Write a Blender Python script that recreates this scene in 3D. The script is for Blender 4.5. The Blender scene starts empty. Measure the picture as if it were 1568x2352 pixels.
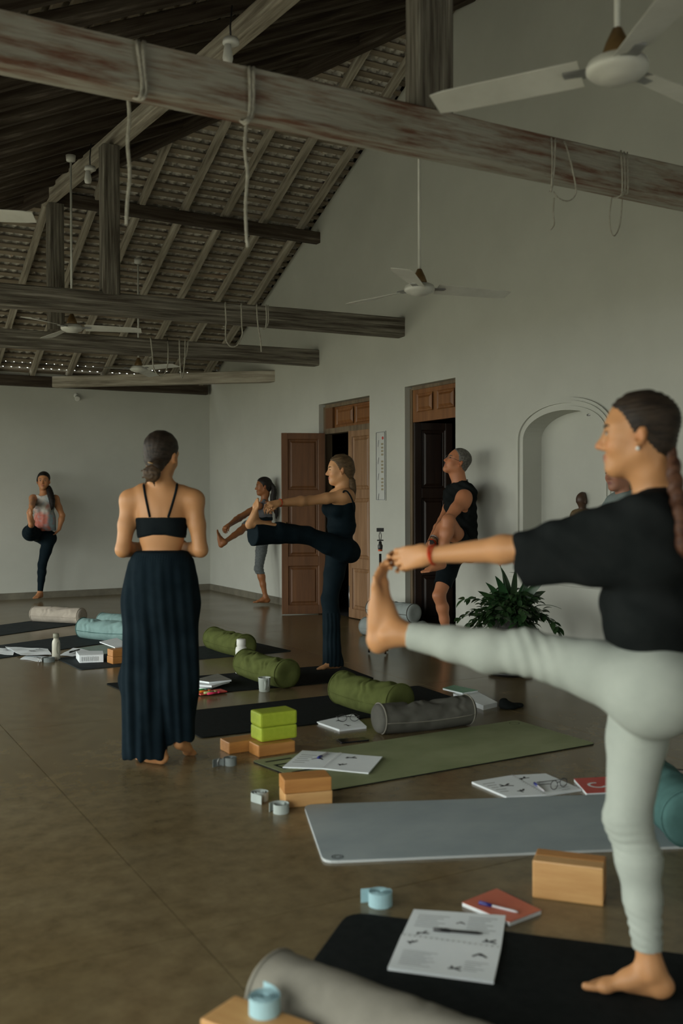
import bpy, bmesh, math, random
import numpy as np
from mathutils import Vector, Matrix

random.seed(7)
rng = np.random.default_rng(7)
sc = bpy.context.scene
C = sc.collection

# ------------------------------------------------------------ camera
FPX = 2263.0
YAW, PITCH, ROLL = 0.5073, -0.0128, 0.0031
CAM = np.array([0.0, 0.0, 1.32])
Fv = np.array([math.sin(YAW) * math.cos(PITCH), math.cos(YAW) * math.cos(PITCH), math.sin(PITCH)])
R0 = np.array([math.cos(YAW), -math.sin(YAW), 0.0])
U0 = np.cross(R0, Fv)
Rv = R0 * math.cos(ROLL) - U0 * math.sin(ROLL)
Uv = R0 * math.sin(ROLL) + U0 * math.cos(ROLL)


def ray(x, y):
    return Fv + Rv * (x - 784) / FPX + Uv * (1176 - y) / FPX


def P(x, y, d):
    """world point seen at photo pixel (x, y) at distance d along the view axis"""
    return CAM + ray(x, y) * d


def I(x, y, axis, v):
    D = ray(x, y)
    return CAM + D * ((v - CAM[axis]) / D[axis])


def G(x, y, z=0.0):
    return I(x, y, 2, z)


camd = bpy.data.cameras.new('camera')
cam = bpy.data.objects.new('camera', camd)
C.objects.link(cam)
M = Matrix.Identity(4)
for i, v in enumerate((Rv, Uv, -Fv)):
    for j in range(3):
        M[j][i] = v[j]
M.translation = Vector(CAM)
cam.matrix_world = M
camd.sensor_fit = 'VERTICAL'
camd.sensor_height = 36.0
camd.lens = 36.0 * FPX / 2352.0
camd.clip_start = 0.05
camd.dof.use_dof = True
camd.dof.focus_distance = 9.0
camd.dof.aperture_fstop = 2.5
sc.camera = cam

# ------------------------------------------------------------ world and exposure
world = bpy.data.worlds.new('world')
sc.world = world
world.use_nodes = True
bg = world.node_tree.nodes['Background']
bg.inputs['Color'].default_value = (0.96, 1.0, 0.94, 1)
bg.inputs['Strength'].default_value = 6.8
sc.view_settings.view_transform = 'Standard'
sc.view_settings.look = 'None'
sc.view_settings.gamma = 1.0
sc.view_settings.use_curve_mapping = False
sc.view_settings.exposure = 0.0
sc.cycles.use_denoising = True
sc.cycles.max_bounces = 8
sc.cycles.diffuse_bounces = 5
sc.cycles.glossy_bounces = 3
sc.cycles.sample_clamp_indirect = 4.0
sc.cycles.caustics_reflective = False
sc.cycles.caustics_refractive = False

WX, WY = 5.34, 13.58          # right wall plane, far wall plane
LX, BY = -1.6, -3.2           # open side, wall behind the camera


def roof_far(y):
    return 9.14 - 0.45 * y


def roof_left(x):
    return 3.52 + 0.455 * x


def hip_y(x):
    return (9.14 - roof_left(x)) / 0.45


# daylight comes through the open bays on the left side and two windows behind
BAYS = [(-0.9, 2.6), (3.4, 5.9), (6.6, 9.2), (9.8, 12.9)]
for (y0, y1) in BAYS:
    ld = bpy.data.lights.new('daylight_opening', 'AREA')
    ld.shape = 'RECTANGLE'
    ld.size = y1 - y0
    ld.size_y = 2.1
    ld.cycles.is_portal = True
    lo = bpy.data.objects.new('daylight_opening', ld)
    lo.location = (LX - 0.12, (y0 + y1) / 2, 1.25)
    lo.rotation_euler = (math.radians(90), 0, math.radians(-90))
    C.objects.link(lo)


# ------------------------------------------------------------ node helpers
def srgb(r, g, b):
    f = lambda c: (c / 255 / 12.92) if c / 255 <= 0.04045 else ((c / 255 + 0.055) / 1.055) ** 2.4
    return (f(r), f(g), f(b), 1.0)


MATS = {}


def base_mat(name, col=(0.5, 0.5, 0.5, 1), rough=0.6, spec=0.5, metal=0.0):
    m = bpy.data.materials.new(name)
    m.use_nodes = True
    b = m.node_tree.nodes['Principled BSDF']
    b.inputs['Base Color'].default_value = col
    b.inputs['Roughness'].default_value = rough
    b.inputs['Specular IOR Level'].default_value = spec
    b.inputs['Metallic'].default_value = metal
    MATS[name] = m
    return m, m.node_tree, b


def noise_mat(name, c1, c2, scale=(5, 5, 5), rough=0.6, detail=4, bump=0.0, bump_scale=None, c3=None,
              lo=0.35, hi=0.65, spec=0.5, metal=0.0, coord='Object', sheen=0.0, rough2=None, dist=0.005,
              wave=None):
    """a two or three tone procedural material with optional relief"""
    m, nt, b = base_mat(name, c1, rough, spec, metal)
    N, L = nt.nodes, nt.links
    tc = N.new('ShaderNodeTexCoord')
    mp = N.new('ShaderNodeMapping')
    mp.inputs['Scale'].default_value = scale
    L.new(tc.outputs[coord], mp.inputs['Vector'])
    no = N.new('ShaderNodeTexNoise')
    no.inputs['Scale'].default_value = 1.0
    no.inputs['Detail'].default_value = detail
    no.inputs['Roughness'].default_value = 0.6
    L.new(mp.outputs[0], no.inputs['Vector'])
    cr = N.new('ShaderNodeValToRGB')
    cr.color_ramp.elements[0].position = lo
    cr.color_ramp.elements[0].color = c1
    cr.color_ramp.elements[1].position = hi
    cr.color_ramp.elements[1].color = c2
    if c3 is not None:
        e = cr.color_ramp.elements.new(min(0.98, hi + 0.1))
        e.color = c3
    L.new(no.outputs['Fac'], cr.inputs['Fac'])
    L.new(cr.outputs['Color'], b.inputs['Base Color'])
    if rough2 is not None:
        mr = N.new('ShaderNodeMapRange')
        mr.inputs['From Min'].default_value = 0.3
        mr.inputs['From Max'].default_value = 0.7
        mr.inputs['To Min'].default_value = rough
        mr.inputs['To Max'].default_value = rough2
        L.new(no.outputs['Fac'], mr.inputs['Value'])
        L.new(mr.outputs[0], b.inputs['Roughness'])
    if bump > 0:
        bn = N.new('ShaderNodeTexNoise')
        bn.inputs['Scale'].default_value = 1.0
        bn.inputs['Detail'].default_value = 5
        mp2 = N.new('ShaderNodeMapping')
        mp2.inputs['Scale'].default_value = bump_scale or scale
        L.new(tc.outputs[coord], mp2.inputs['Vector'])
        L.new(mp2.outputs[0], bn.inputs['Vector'])
        bu = N.new('ShaderNodeBump')
        bu.inputs['Strength'].default_value = bump
        bu.inputs['Distance'].default_value = dist
        L.new(bn.outputs['Fac'], bu.inputs['Height'])
        L.new(bu.outputs[0], b.inputs['Normal'])
    if sheen:
        b.inputs['Sheen Weight'].default_value = sheen
    return m


def vcol_mat(name, rough=0.5, spec=0.4, bump=0.0, bscale=120, sss=0.0, dist=0.002, sheen=0.0):
    """colour comes from the mesh's own painted pattern ('col'), e.g. skin tone and lips, tie-dye"""
    m, nt, b = base_mat(name, (0.5, 0.5, 0.5, 1), rough, spec)
    N, L = nt.nodes, nt.links
    a = N.new('ShaderNodeAttribute')
    a.attribute_name = 'col'
    L.new(a.outputs['Color'], b.inputs['Base Color'])
    if bump:
        tc = N.new('ShaderNodeTexCoord')
        bn = N.new('ShaderNodeTexNoise')
        bn.inputs['Scale'].default_value = bscale
        bn.inputs['Detail'].default_value = 3
        L.new(tc.outputs['Object'], bn.inputs['Vector'])
        bu = N.new('ShaderNodeBump')
        bu.inputs['Strength'].default_value = bump
        bu.inputs['Distance'].default_value = dist
        L.new(bn.outputs['Fac'], bu.inputs['Height'])
        L.new(bu.outputs[0], b.inputs['Normal'])
    if sss:
        b.inputs['Subsurface Weight'].default_value = sss
        b.inputs['Subsurface Radius'].default_value = (0.02, 0.008, 0.004)
        b.inputs['Subsurface Scale'].default_value = 1.0
    if sheen:
        b.inputs['Sheen Weight'].default_value = sheen
    return m


# ------------------------------------------------------------ materials
wall_m = noise_mat('plaster', (0.475, 0.48, 0.43, 1), (0.525, 0.53, 0.475, 1), (1.2, 1.2, 1.2), 0.75, 5, 0.25,
                   (22, 22, 22), dist=0.004, spec=0.2)
floor_m = noise_mat('polished_concrete', (0.118, 0.088, 0.043, 1), (0.165, 0.138, 0.084, 1), (1.3, 1.3, 1.3), 0.21,
                    3, 0.0, lo=0.2, hi=0.8, rough2=0.27, spec=0.5)


def floor_speckle(m):
    """finer cloudy staining on top of the slab tone, warm and cool patches"""
    nt = m.node_tree
    N, L = nt.nodes, nt.links
    b = N['Principled BSDF']
    src = b.inputs['Base Color'].links[0].from_socket
    tc = N.new('ShaderNodeTexCoord')
    mx = N.new('ShaderNodeMix')
    mx.data_type = 'RGBA'
    mx.blend_type = 'MULTIPLY'
    mx.inputs['Factor'].default_value = 1.0
    n1 = N.new('ShaderNodeTexNoise')
    n1.inputs['Scale'].default_value = 11
    n1.inputs['Detail'].default_value = 8
    n1.inputs['Roughness'].default_value = 0.65
    L.new(tc.outputs['Object'], n1.inputs['Vector'])
    r1 = N.new('ShaderNodeValToRGB')
    r1.color_ramp.elements[0].position = 0.3
    r1.color_ramp.elements[0].color = (0.72, 0.66, 0.58, 1)
    r1.color_ramp.elements[1].position = 0.7
    r1.color_ramp.elements[1].color = (1.25, 1.2, 1.1, 1)
    L.new(n1.outputs['Fac'], r1.inputs['Fac'])
    L.new(src, mx.inputs[6])
    L.new(r1.outputs['Color'], mx.inputs[7])
    L.new(mx.outputs[2], b.inputs['Base Color'])


floor_speckle(floor_m)
joint_m = noise_mat('floor_joint', (0.02, 0.017, 0.012, 1), (0.03, 0.025, 0.02, 1), (5, 5, 5), 0.8)
skirt_m = noise_mat('cement_skirting', (0.11, 0.10, 0.075, 1), (0.19, 0.175, 0.13, 1), (4, 4, 4), 0.55, 5)
wood_grey = noise_mat('weathered_wood', (0.075, 0.063, 0.048, 1), (0.225, 0.205, 0.168, 1), (1.6, 42, 42), 0.75, 8, 0.9,
                      (2.5, 110, 110), c3=(0.34, 0.32, 0.27, 1), lo=0.38, hi=0.58, dist=0.01, spec=0.25)
wood_red = noise_mat('limewashed_beam_wood', (0.17, 0.085, 0.055, 1), (0.28, 0.235, 0.19, 1), (3.2, 26, 26), 0.7, 7,
                     0.7, (3, 50, 50), c3=(0.36, 0.34, 0.29, 1), lo=0.36, hi=0.47, dist=0.01, spec=0.3)
wood_dark = noise_mat('old_dark_rafter_wood', (0.035, 0.024, 0.016, 1), (0.085, 0.067, 0.05, 1), (1.6, 26, 26), 0.75, 7,
                      0.6, (2.5, 60, 60), c3=(0.20, 0.17, 0.13, 1), lo=0.4, hi=0.62, dist=0.008, spec=0.25)
rafter_m = noise_mat('grey_rafter_wood', (0.17, 0.145, 0.11, 1), (0.40, 0.36, 0.29, 1), (1.6, 26, 26), 0.7, 7,
                     0.5, (2.5, 60, 60), c3=(0.50, 0.47, 0.40, 1), lo=0.35, hi=0.6, dist=0.006, spec=0.3)
batten_m = noise_mat('tile_batten_wood', (0.19, 0.155, 0.115, 1), (0.32, 0.27, 0.205, 1), (1.2, 9, 9), 0.8, 6,
                     0.4, (3, 50, 50), c3=(0.38, 0.25, 0.16, 1), lo=0.35, hi=0.62, dist=0.006, spec=0.2)
tile_m = noise_mat('old_clay_tile', (0.36, 0.33, 0.28, 1), (0.66, 0.63, 0.56, 1), (9, 9, 9), 0.8, 4,
                   0.3, (60, 60, 60), c3=(0.4, 0.26, 0.17, 1), spec=0.2)
deck_m = noise_mat('light_block_deck', (0.03, 0.022, 0.016, 1), (0.05, 0.04, 0.03, 1), (5, 5, 5), 0.9)  # for the added sheet that keeps sky light out above the tiles
door_m = noise_mat('orange_brown_door_wood', (0.15, 0.055, 0.014, 1), (0.26, 0.11, 0.034, 1), (16, 16, 1.4), 0.42, 6,
                   0.15, (50, 50, 4), lo=0.3, hi=0.7)
door_pale = noise_mat('faded_door_wood', (0.17, 0.085, 0.035, 1), (0.30, 0.17, 0.085, 1), (16, 16, 1.4), 0.5, 6,
                      0.15, (50, 50, 4), lo=0.3, hi=0.7)
door_dark = noise_mat('dark_red_door_wood', (0.095, 0.038, 0.012, 1), (0.165, 0.070, 0.024, 1), (14, 14, 1.3), 0.55, 6,
                      0.15, (50, 50, 4), lo=0.3, hi=0.7)
frame_m = noise_mat('door_frame_wood', (0.10, 0.065, 0.035, 1), (0.19, 0.14, 0.085, 1), (16, 16, 1.4), 0.6, 6,
                    0.2, (50, 50, 4))
fan_m = noise_mat('white_fan_enamel', (0.55, 0.55, 0.50, 1), (0.62, 0.62, 0.57, 1), (6, 6, 6), 0.35)
brass_m = noise_mat('aged_brass', (0.18, 0.11, 0.045, 1), (0.28, 0.18, 0.08, 1), (8, 8, 8), 0.4, metal=0.5)
steel_m = noise_mat('grey_metal', (0.25, 0.25, 0.24, 1), (0.35, 0.35, 0.34, 1), (8, 8, 8), 0.35, metal=0.8)
black_m = noise_mat('black_plastic', (0.012, 0.012, 0.012, 1), (0.02, 0.02, 0.02, 1), (8, 8, 8), 0.4)
rope_m = noise_mat('cotton_rope', (0.30, 0.28, 0.23, 1), (0.46, 0.44, 0.38, 1), (120, 120, 40), 0.9)
white_m = noise_mat('white_paint', (0.62, 0.62, 0.58, 1), (0.70, 0.70, 0.66, 1), (4, 4, 4), 0.5)
room_shade_m = noise_mat('room_shade_black', (0.008, 0.007, 0.006, 1), (0.014, 0.012, 0.01, 1), (3, 3, 3), 0.8)  # near black stands in for the shade of an unlit room
garden_m = noise_mat('light_bounce_paving', (0.34, 0.33, 0.27, 1), (0.46, 0.44, 0.37, 1), (1.5, 1.5, 1.5), 0.9)  # paleness chosen to throw daylight up at the roof


# ------------------------------------------------------------ mesh helpers
def mesh_obj(name, verts, faces, mat, parent=None, smooth=False, loc=None, mats=None, midx=None, rot=None):
    me = bpy.data.meshes.new(name)
    me.from_pydata([tuple(map(float, v)) for v in verts], [], faces)
    me.update()
    if mats:
        for m in mats:
            me.materials.append(m)
        if midx is not None:
            me.polygons.foreach_set('material_index', midx)
    elif mat:
        me.materials.append(mat)
    if smooth:
        me.polygons.foreach_set('use_smooth', [True] * len(me.polygons))
    o = bpy.data.objects.new(name, me)
    C.objects.link(o)
    if loc is not None:
        o.location = Vector(loc)
    if rot is not None:
        o.rotation_euler = rot
    if parent is not None:
        o.parent = parent
    return o


def bm_obj(name, bm, mat, parent=None, smooth=False, loc=None, rot=None, mats=None):
    me = bpy.data.meshes.new(name)
    bm.normal_update()
    bm.to_mesh(me)
    bm.free()
    for m in (mats or [mat]):
        me.materials.append(m)
    if smooth:
        me.polygons.foreach_set('use_smooth', [True] * len(me.polygons))
    o = bpy.data.objects.new(name, me)
    C.objects.link(o)
    if loc is not None:
        o.location = Vector(loc)
    if rot is not None:
        o.rotation_euler = rot
    if parent is not None:
        o.parent = parent
    return o


def empty(name, label, cat, loc=(0, 0, 0), rotz=0.0, group=None, rot=None):
    o = bpy.data.objects.new(name, None)
    o.empty_display_size = 0.1
    C.objects.link(o)
    o.location = Vector(loc)
    o.rotation_euler = rot if rot is not None else (0, 0, rotz)
    if label:
        tag(o, label, cat, group)
    return o


def tag(o, label, cat, group=None):
    o['label'] = label
    o['category'] = cat
    if group:
        o['group'] = group
    return o


def struct(o, label=None):
    o['kind'] = 'structure'
    if label:
        o['label'] = label
    return o


def box_geo(x0, x1, y0, y1, z0, z1):
    v = [(x0, y0, z0), (x1, y0, z0), (x1, y1, z0), (x0, y1, z0), (x0, y0, z1), (x1, y0, z1), (x1, y1, z1), (x0, y1, z1)]
    f = [(0, 3, 2, 1), (4, 5, 6, 7), (0, 1, 5, 4), (1, 2, 6, 5), (2, 3, 7, 6), (3, 0, 4, 7)]
    return v, f


class Geo:
    def __init__(s):
        s.v, s.f = [], []

    def add(s, v, f):
        n = len(s.v)
        s.v += [tuple(p) for p in v]
        s.f += [tuple(i + n for i in q) for q in f]
        return s

    def box(s, *a):
        return s.add(*box_geo(*a))

    def obj(s, name, mat, parent=None, smooth=False, **k):
        return mesh_obj(name, s.v, s.f, mat, parent, smooth, **k)


def bev_box(bm, sx, sy, sz, center=(0, 0, 0), bevel=0.004, seg=2, rotz=0.0, mat4=None):
    r = bmesh.ops.create_cube(bm, size=1.0)
    vs = r['verts']
    bmesh.ops.scale(bm, vec=(sx, sy, sz), verts=vs)
    if bevel > 0:
        es = list({e for v in vs for e in v.link_edges})
        rb = bmesh.ops.bevel(bm, geom=es, offset=bevel, segments=seg, affect='EDGES', profile=0.6)
        vs = list({v for f in rb['faces'] for v in f.verts} | {v for v in vs if v.is_valid})
    m = Matrix.Translation(center) @ Matrix.Rotation(rotz, 4, 'Z')
    if mat4 is not None:
        m = mat4 @ m
    bmesh.ops.transform(bm, matrix=m, verts=vs)
    return vs


def bbox_obj(name, sx, sy, sz, mat, parent=None, center=(0, 0, 0), bevel=0.004, seg=2, loc=None, rot=None, smooth=False):
    bm = bmesh.new()
    bev_box(bm, sx, sy, sz, center, bevel, seg)
    return bm_obj(name, bm, mat, parent, smooth, loc, rot)


def timber(name, p0, p1, w, h, mat, parent=None, roll_up=(0, 0, 1), ext0=0.0, ext1=0.0, rough=0.003, nseg=None, taper=1.0):
    """a sawn timber from p0 to p1 (centre of its section), local X runs along it; edges slightly worn"""
    p0, p1 = Vector(p0), Vector(p1)
    d = p1 - p0
    L = d.length
    xh = d.normalized()
    up = Vector(roll_up)
    yh = up.cross(xh).normalized()
    zh = xh.cross(yh)
    n = nseg or max(2, int(L / 0.35))
    rs = random.Random(hash((round(p0.x, 3), round(p0.y, 3), round(p1.z, 3))) & 0xffff)
    v, f = [], []
    c = min(w, h) * 0.07
    prof = [(-1, -1, 1, 0), (1, -1, -1, 0), (1, -1, 0, 1), (1, 1, 0, -1), (1, 1, -1, 0), (-1, 1, 1, 0), (-1, 1, 0, -1), (-1, -1, 0, 1)]
    for i in range(n + 1):
        x = -ext0 + (L + ext0 + ext1) * i / n
        for (a, b, ca, cb) in prof:
            j = rough
            v.append((x, a * w / 2 + ca * c + rs.uniform(-j, j), b * h / 2 + cb * c + rs.uniform(-j, j)))
    for i in range(n):
        for k in range(8):
            a = i * 8 + k
            b = i * 8 + (k + 1) % 8
            f.append((a, b, b + 8, a + 8))
    f.append(tuple(range(7, -1, -1)))
    f.append(tuple(n * 8 + k for k in range(8)))
    o = mesh_obj(name, v, f, mat, parent)
    m = Matrix.Identity(4)
    for i, q in enumerate((xh, yh, zh)):
        for j in range(3):
            m[j][i] = q[j]
    m.translation = p0
    o.matrix_world = m if parent is None else parent.matrix_world.inverted() @ m
    return o


def frames(pts):
    pts = [Vector(p) for p in pts]
    out = []
    t0 = (pts[1] - pts[0]).normalized()
    a = Vector((0, 0, 1)) if abs(t0.z) < 0.9 else Vector((1, 0, 0))
    n = t0.cross(a).normalized()
    for i, p in enumerate(pts):
        t = (pts[min(i + 1, len(pts) - 1)] - pts[max(i - 1, 0)])
        t = t.normalized() if t.length > 1e-9 else t0
        n = (n - t * n.dot(t))
        n = n.normalized() if n.length > 1e-6 else t.orthogonal().normalized()
        out.append((p, t, n, t.cross(n)))
    return out


def tube_geo(pts, rad, k=8, cap=True):
    v, f = [], []
    fr = frames(pts)
    for i, (p, t, n, b) in enumerate(fr):
        r = rad[i] if hasattr(rad, '__len__') else rad
        for j in range(k):
            a = 2 * math.pi * j / k
            v.append(p + n * (r * math.cos(a)) + b * (r * math.sin(a)))
    for i in range(len(pts) - 1):
        for j in range(k):
            a, b = i * k + j, i * k + (j + 1) % k
            f.append((a, b, b + k, a + k))
    if cap:
        f.append(tuple(range(k - 1, -1, -1)))
        f.append(tuple((len(pts) - 1) * k + j for j in range(k)))
    return v, f


def tube_obj(name, pts, rad, mat, parent=None, k=8, **kw):
    v, f = tube_geo(pts, rad, k)
    return mesh_obj(name, v, f, mat, parent, True, **kw)


def lathe_geo(prof, k=24, center=(0, 0, 0)):
    v, f = [], []
    for (r, z) in prof:
        for j in range(k):
            a = 2 * math.pi * j / k
            v.append((center[0] + r * math.cos(a), center[1] + r * math.sin(a), center[2] + z))
    for i in range(len(prof) - 1):
        for j in range(k):
            a, b = i * k + j, i * k + (j + 1) % k
            f.append((a, b, b + k, a + k))
    if prof[0][0] > 1e-5:
        f.append(tuple(range(k - 1, -1, -1)))
    if prof[-1][0] > 1e-5:
        f.append(tuple((len(prof) - 1) * k + j for j in range(k)))
    return v, f


def lathe_obj(name, prof, mat, parent=None, k=24, center=(0, 0, 0), smooth=True, **kw):
    v, f = lathe_geo(prof, k, center)
    return mesh_obj(name, v, f, mat, parent, smooth, **kw)


def spline(pts, n=8):
    """Catmull-Rom through the points"""
    p = [np.array(q, float) for q in pts]
    p = [2 * p[0] - p[1]] + p + [2 * p[-1] - p[-2]]
    out = []
    for i in range(1, len(p) - 2):
        for j in range(n):
            t = j / n
            out.append(0.5 * ((2 * p[i]) + (-p[i - 1] + p[i + 1]) * t + (2 * p[i - 1] - 5 * p[i] + 4 * p[i + 1] - p[i + 2]) * t * t
                              + (-p[i - 1] + 3 * p[i] - 3 * p[i + 1] + p[i + 2]) * t ** 3))
    out.append(p[-2])
    return out


def copy_thing(o, loc=None, rotz=None, label=None):
    r = o.copy()
    C.objects.link(r)
    for ch in o.children:
        c = ch.copy()
        C.objects.link(c)
        c.parent = r
        for g in ch.children:
            d = g.copy()
            C.objects.link(d)
            d.parent = c
    if loc is not None:
        r.location = Vector(loc)
    if rotz is not None:
        r.rotation_euler = (0, 0, rotz)
    if label:
        r['label'] = label
    return r

# ============================================================ THE ROOM
# floor: dark base with large cast slabs on it
fl = Geo().box(LX - 0.3, WX + 0.3, BY - 0.3, WY + 0.3, -0.10, -0.006).obj('floor', joint_m)
struct(fl, 'polished brown concrete floor cast in large slabs')
xs = [LX - 0.2, 1.05, 3.9, WX + 0.1]
ys = [BY - 0.2, -0.2, 2.825, 5.85, 8.9, 11.9, WY + 0.1]
for i in range(len(xs) - 1):
    for j in range(len(ys) - 1):
        g = 0.002
        Geo().box(xs[i] + g, xs[i + 1] - g, ys[j] + g, ys[j + 1] - g, -0.006, 0.0).obj('slab', floor_m, fl)

# unseen ground outside the open side, pale to bounce light up to the roof
gd = Geo().box(-40, LX - 0.35, -25, 40, -0.35, -0.25).obj('terrace', garden_m)
struct(gd, 'unseen terrace outside the open side, made pale to bounce light up')

# right wall with two doorways and an arched niche
A0, A1, AH = 8.99, 10.14, 2.42
B0, B1, BH = 7.44, 8.30, 2.44
NC, NHW, NZ0, NSP, NTOP = 5.98, 0.465, 0.70, 1.80, 2.02     # niche centre, half width, sill, spring, top
WT = 0.17


def niche_curve(hw, spring, top, n=20, c=NC):
    pts = []
    for i in range(n + 1):
        a = math.pi * i / n
        pts.append((c - hw * math.cos(a) if False else c + hw * math.cos(math.pi - a), spring + (top - spring) * math.sin(a) ** 0.9))
    return pts


def wall_top(y):
    yh = hip_y(WX)
    return roof_left(WX) if y < yh else roof_far(y)


def right_wall():
    """front skin of the wall as a strip set along Y, with the holes left out, plus thickness"""
    g = Geo()
    cuts = sorted({BY, 2.0, NC - NHW, NC + NHW, B0, B1, A0, A1, hip_y(WX), WY} |
                  {y for y, z in niche_curve(NHW, NSP, NTOP)})

    def quad(y0, y1, a0, a1, b0, b1):     # at y0: z a0..b0 ; at y1: a1..b1
        g.add([(WX, y0, a0), (WX, y1, a1), (WX, y1, b1), (WX, y0, b0)], [(0, 3, 2, 1)])

    def arch(y):
        t = (y - NC) / NHW
        t = max(-1, min(1, t))
        return NSP + (NTOP - NSP) * (max(0.0, 1 - t * t) ** 0.5) ** 0.9
    for y0, y1 in zip(cuts[:-1], cuts[1:]):
        m = (y0 + y1) / 2
        if B0 < m < B1:
            quad(y0, y1, BH, BH, wall_top(y0), wall_top(y1))
        elif A0 < m < A1:
            quad(y0, y1, AH, AH, wall_top(y0), wall_top(y1))
        elif NC - NHW < m < NC + NHW:
            quad(y0, y1, 0, 0, NZ0, NZ0)
            quad(y0, y1, arch(y0), arch(y1), wall_top(y0), wall_top(y1))
        else:
            quad(y0, y1, 0, 0, wall_top(y0), wall_top(y1))
    # reveals of the doorways
    X2 = WX + WT
    for (y0, y1, h) in ((A0, A1, AH), (B0, B1, BH)):
        g.add([(WX, y0, 0), (X2, y0, 0), (X2, y0, h), (WX, y0, h)], [(0, 1, 2, 3)])
        g.add([(WX, y1, 0), (X2, y1, 0), (X2, y1, h), (WX, y1, h)], [(0, 3, 2, 1)])
        g.add([(WX, y0, h), (X2, y0, h), (X2, y1, h), (WX, y1, h)], [(0, 1, 2, 3)])
    # niche box
    ND = 0.31
    cv = niche_curve(NHW, NSP, NTOP)
    for (ya, za), (yb, zb) in zip(cv[:-1], cv[1:]):
        g.add([(WX, ya, za), (WX, yb, zb), (WX + ND, yb, zb), (WX + ND, ya, za)], [(0, 1, 2, 3)])
    for s in (-1, 1):
        y = NC + s * NHW
        g.add([(WX, y, NZ0), (WX + ND, y, NZ0), (WX + ND, y, NSP), (WX, y, NSP)], [(0, 1, 2, 3)])
    g.add([(WX, NC - NHW, NZ0), (WX + ND, NC - NHW, NZ0), (WX + ND, NC + NHW, NZ0), (WX, NC + NHW, NZ0)], [(0, 1, 2, 3)])
    back = [(WX + ND, NC - NHW, NZ0), (WX + ND, NC + NHW, NZ0)] + [(WX + ND, y, z) for y, z in reversed(cv)]
    g.add(back, [tuple(range(len(back)))])
    # outer skin
    g.add([(X2, BY, 0), (X2, B0, 0), (X2, B0, 6.3), (X2, BY, 6.3)], [(0, 1, 2, 3)])
    g.add([(X2, B0, BH), (X2, B1, BH), (X2, B1, 6.3), (X2, B0, 6.3)], [(0, 1, 2, 3)])
    g.add([(X2, B1, 0), (X2, A0, 0), (X2, A0, 6.3), (X2, B1, 6.3)], [(0, 1, 2, 3)])
    g.add([(X2, A0, AH), (X2, A1, AH), (X2, A1, 6.3), (X2, A0, 6.3)], [(0, 1, 2, 3)])
    g.add([(X2, A1, 0), (X2, WY, 0), (X2, WY, 6.3), (X2, A1, 6.3)], [(0, 1, 2, 3)])
    return g.obj('wall_right', wall_m)


struct(right_wall(), 'tall white plastered wall with two doorways and an arched niche')

# far wall
g = Geo()
zt = roof_far(WY) + 0.0
g.box(LX, WX + WT, WY, WY + 0.3, 0, zt)
wf = g.obj('wall_far', wall_m)
struct(wf, 'white far wall under the eave')
# wall behind the camera, with two window holes
g = Geo()
X0, X1 = LX, WX + WT
g.add([(X0, BY, 0), (X1, BY, 0), (X1, BY, 1.0), (X0, BY, 1.0)], [(0, 1, 2, 3)])
g.add([(X0, BY, 2.3), (X1, BY, 2.3), (X1, BY, roof_left(X1)), (X0, BY, roof_left(X0))], [(0, 1, 2, 3)])
for a, b in ((X0, 1.4), (2.4, X1)):
    g.add([(a, BY, 1.0), (b, BY, 1.0), (b, BY, 2.3), (a, BY, 2.3)], [(0, 1, 2, 3)])
struct(g.obj('wall_back', wall_m))
# open side: low piers between the bays and a lintel
g = Geo()
edges = [BY] + [v for b in BAYS for v in b] + [WY]
for a, b in zip(edges[0::2], edges[1::2]):
    g.box(LX - 0.25, LX, a, b, 0, 2.35)
g.box(LX - 0.25, LX, BY, WY, 2.35, roof_left(LX) + 0.02)
struct(g.obj('wall_left', wall_m))

# room behind the doorways, its lack of light painted as near-black surfaces
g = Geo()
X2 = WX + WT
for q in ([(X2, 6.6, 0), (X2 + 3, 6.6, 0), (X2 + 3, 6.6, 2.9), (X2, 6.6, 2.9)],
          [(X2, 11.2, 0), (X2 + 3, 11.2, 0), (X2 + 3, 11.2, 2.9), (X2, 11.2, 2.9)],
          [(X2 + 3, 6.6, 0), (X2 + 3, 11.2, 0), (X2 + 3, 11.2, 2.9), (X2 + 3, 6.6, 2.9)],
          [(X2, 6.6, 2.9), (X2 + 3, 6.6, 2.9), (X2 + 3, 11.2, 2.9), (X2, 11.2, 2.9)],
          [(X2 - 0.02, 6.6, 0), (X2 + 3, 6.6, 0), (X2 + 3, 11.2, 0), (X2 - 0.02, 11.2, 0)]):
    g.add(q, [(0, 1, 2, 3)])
struct(g.obj('wall_corridor', room_shade_m), 'corridor behind the doorways, painted near black for its unlit shade')

# skirtings
def skirt(name, x0, x1, y0, y1):
    o = Geo().box(x0, x1, y0, y1, 0, 0.088).obj(name, skirt_m)
    struct(o)
    return o


skirt('baseboard_far', LX, WX, WY - 0.015, WY)
skirt('baseboard_right', WX - 0.015, WX, A1, WY - 0.016)

# wall plate on the far wall
o = timber('wall_plate', (LX, WY - 0.05, 2.90), (WX - 0.06, WY - 0.05, 2.92), 0.10, 0.14, wood_dark)
tag(o, 'dark timber wall plate along the top of the far wall', 'timber beam')

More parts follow.
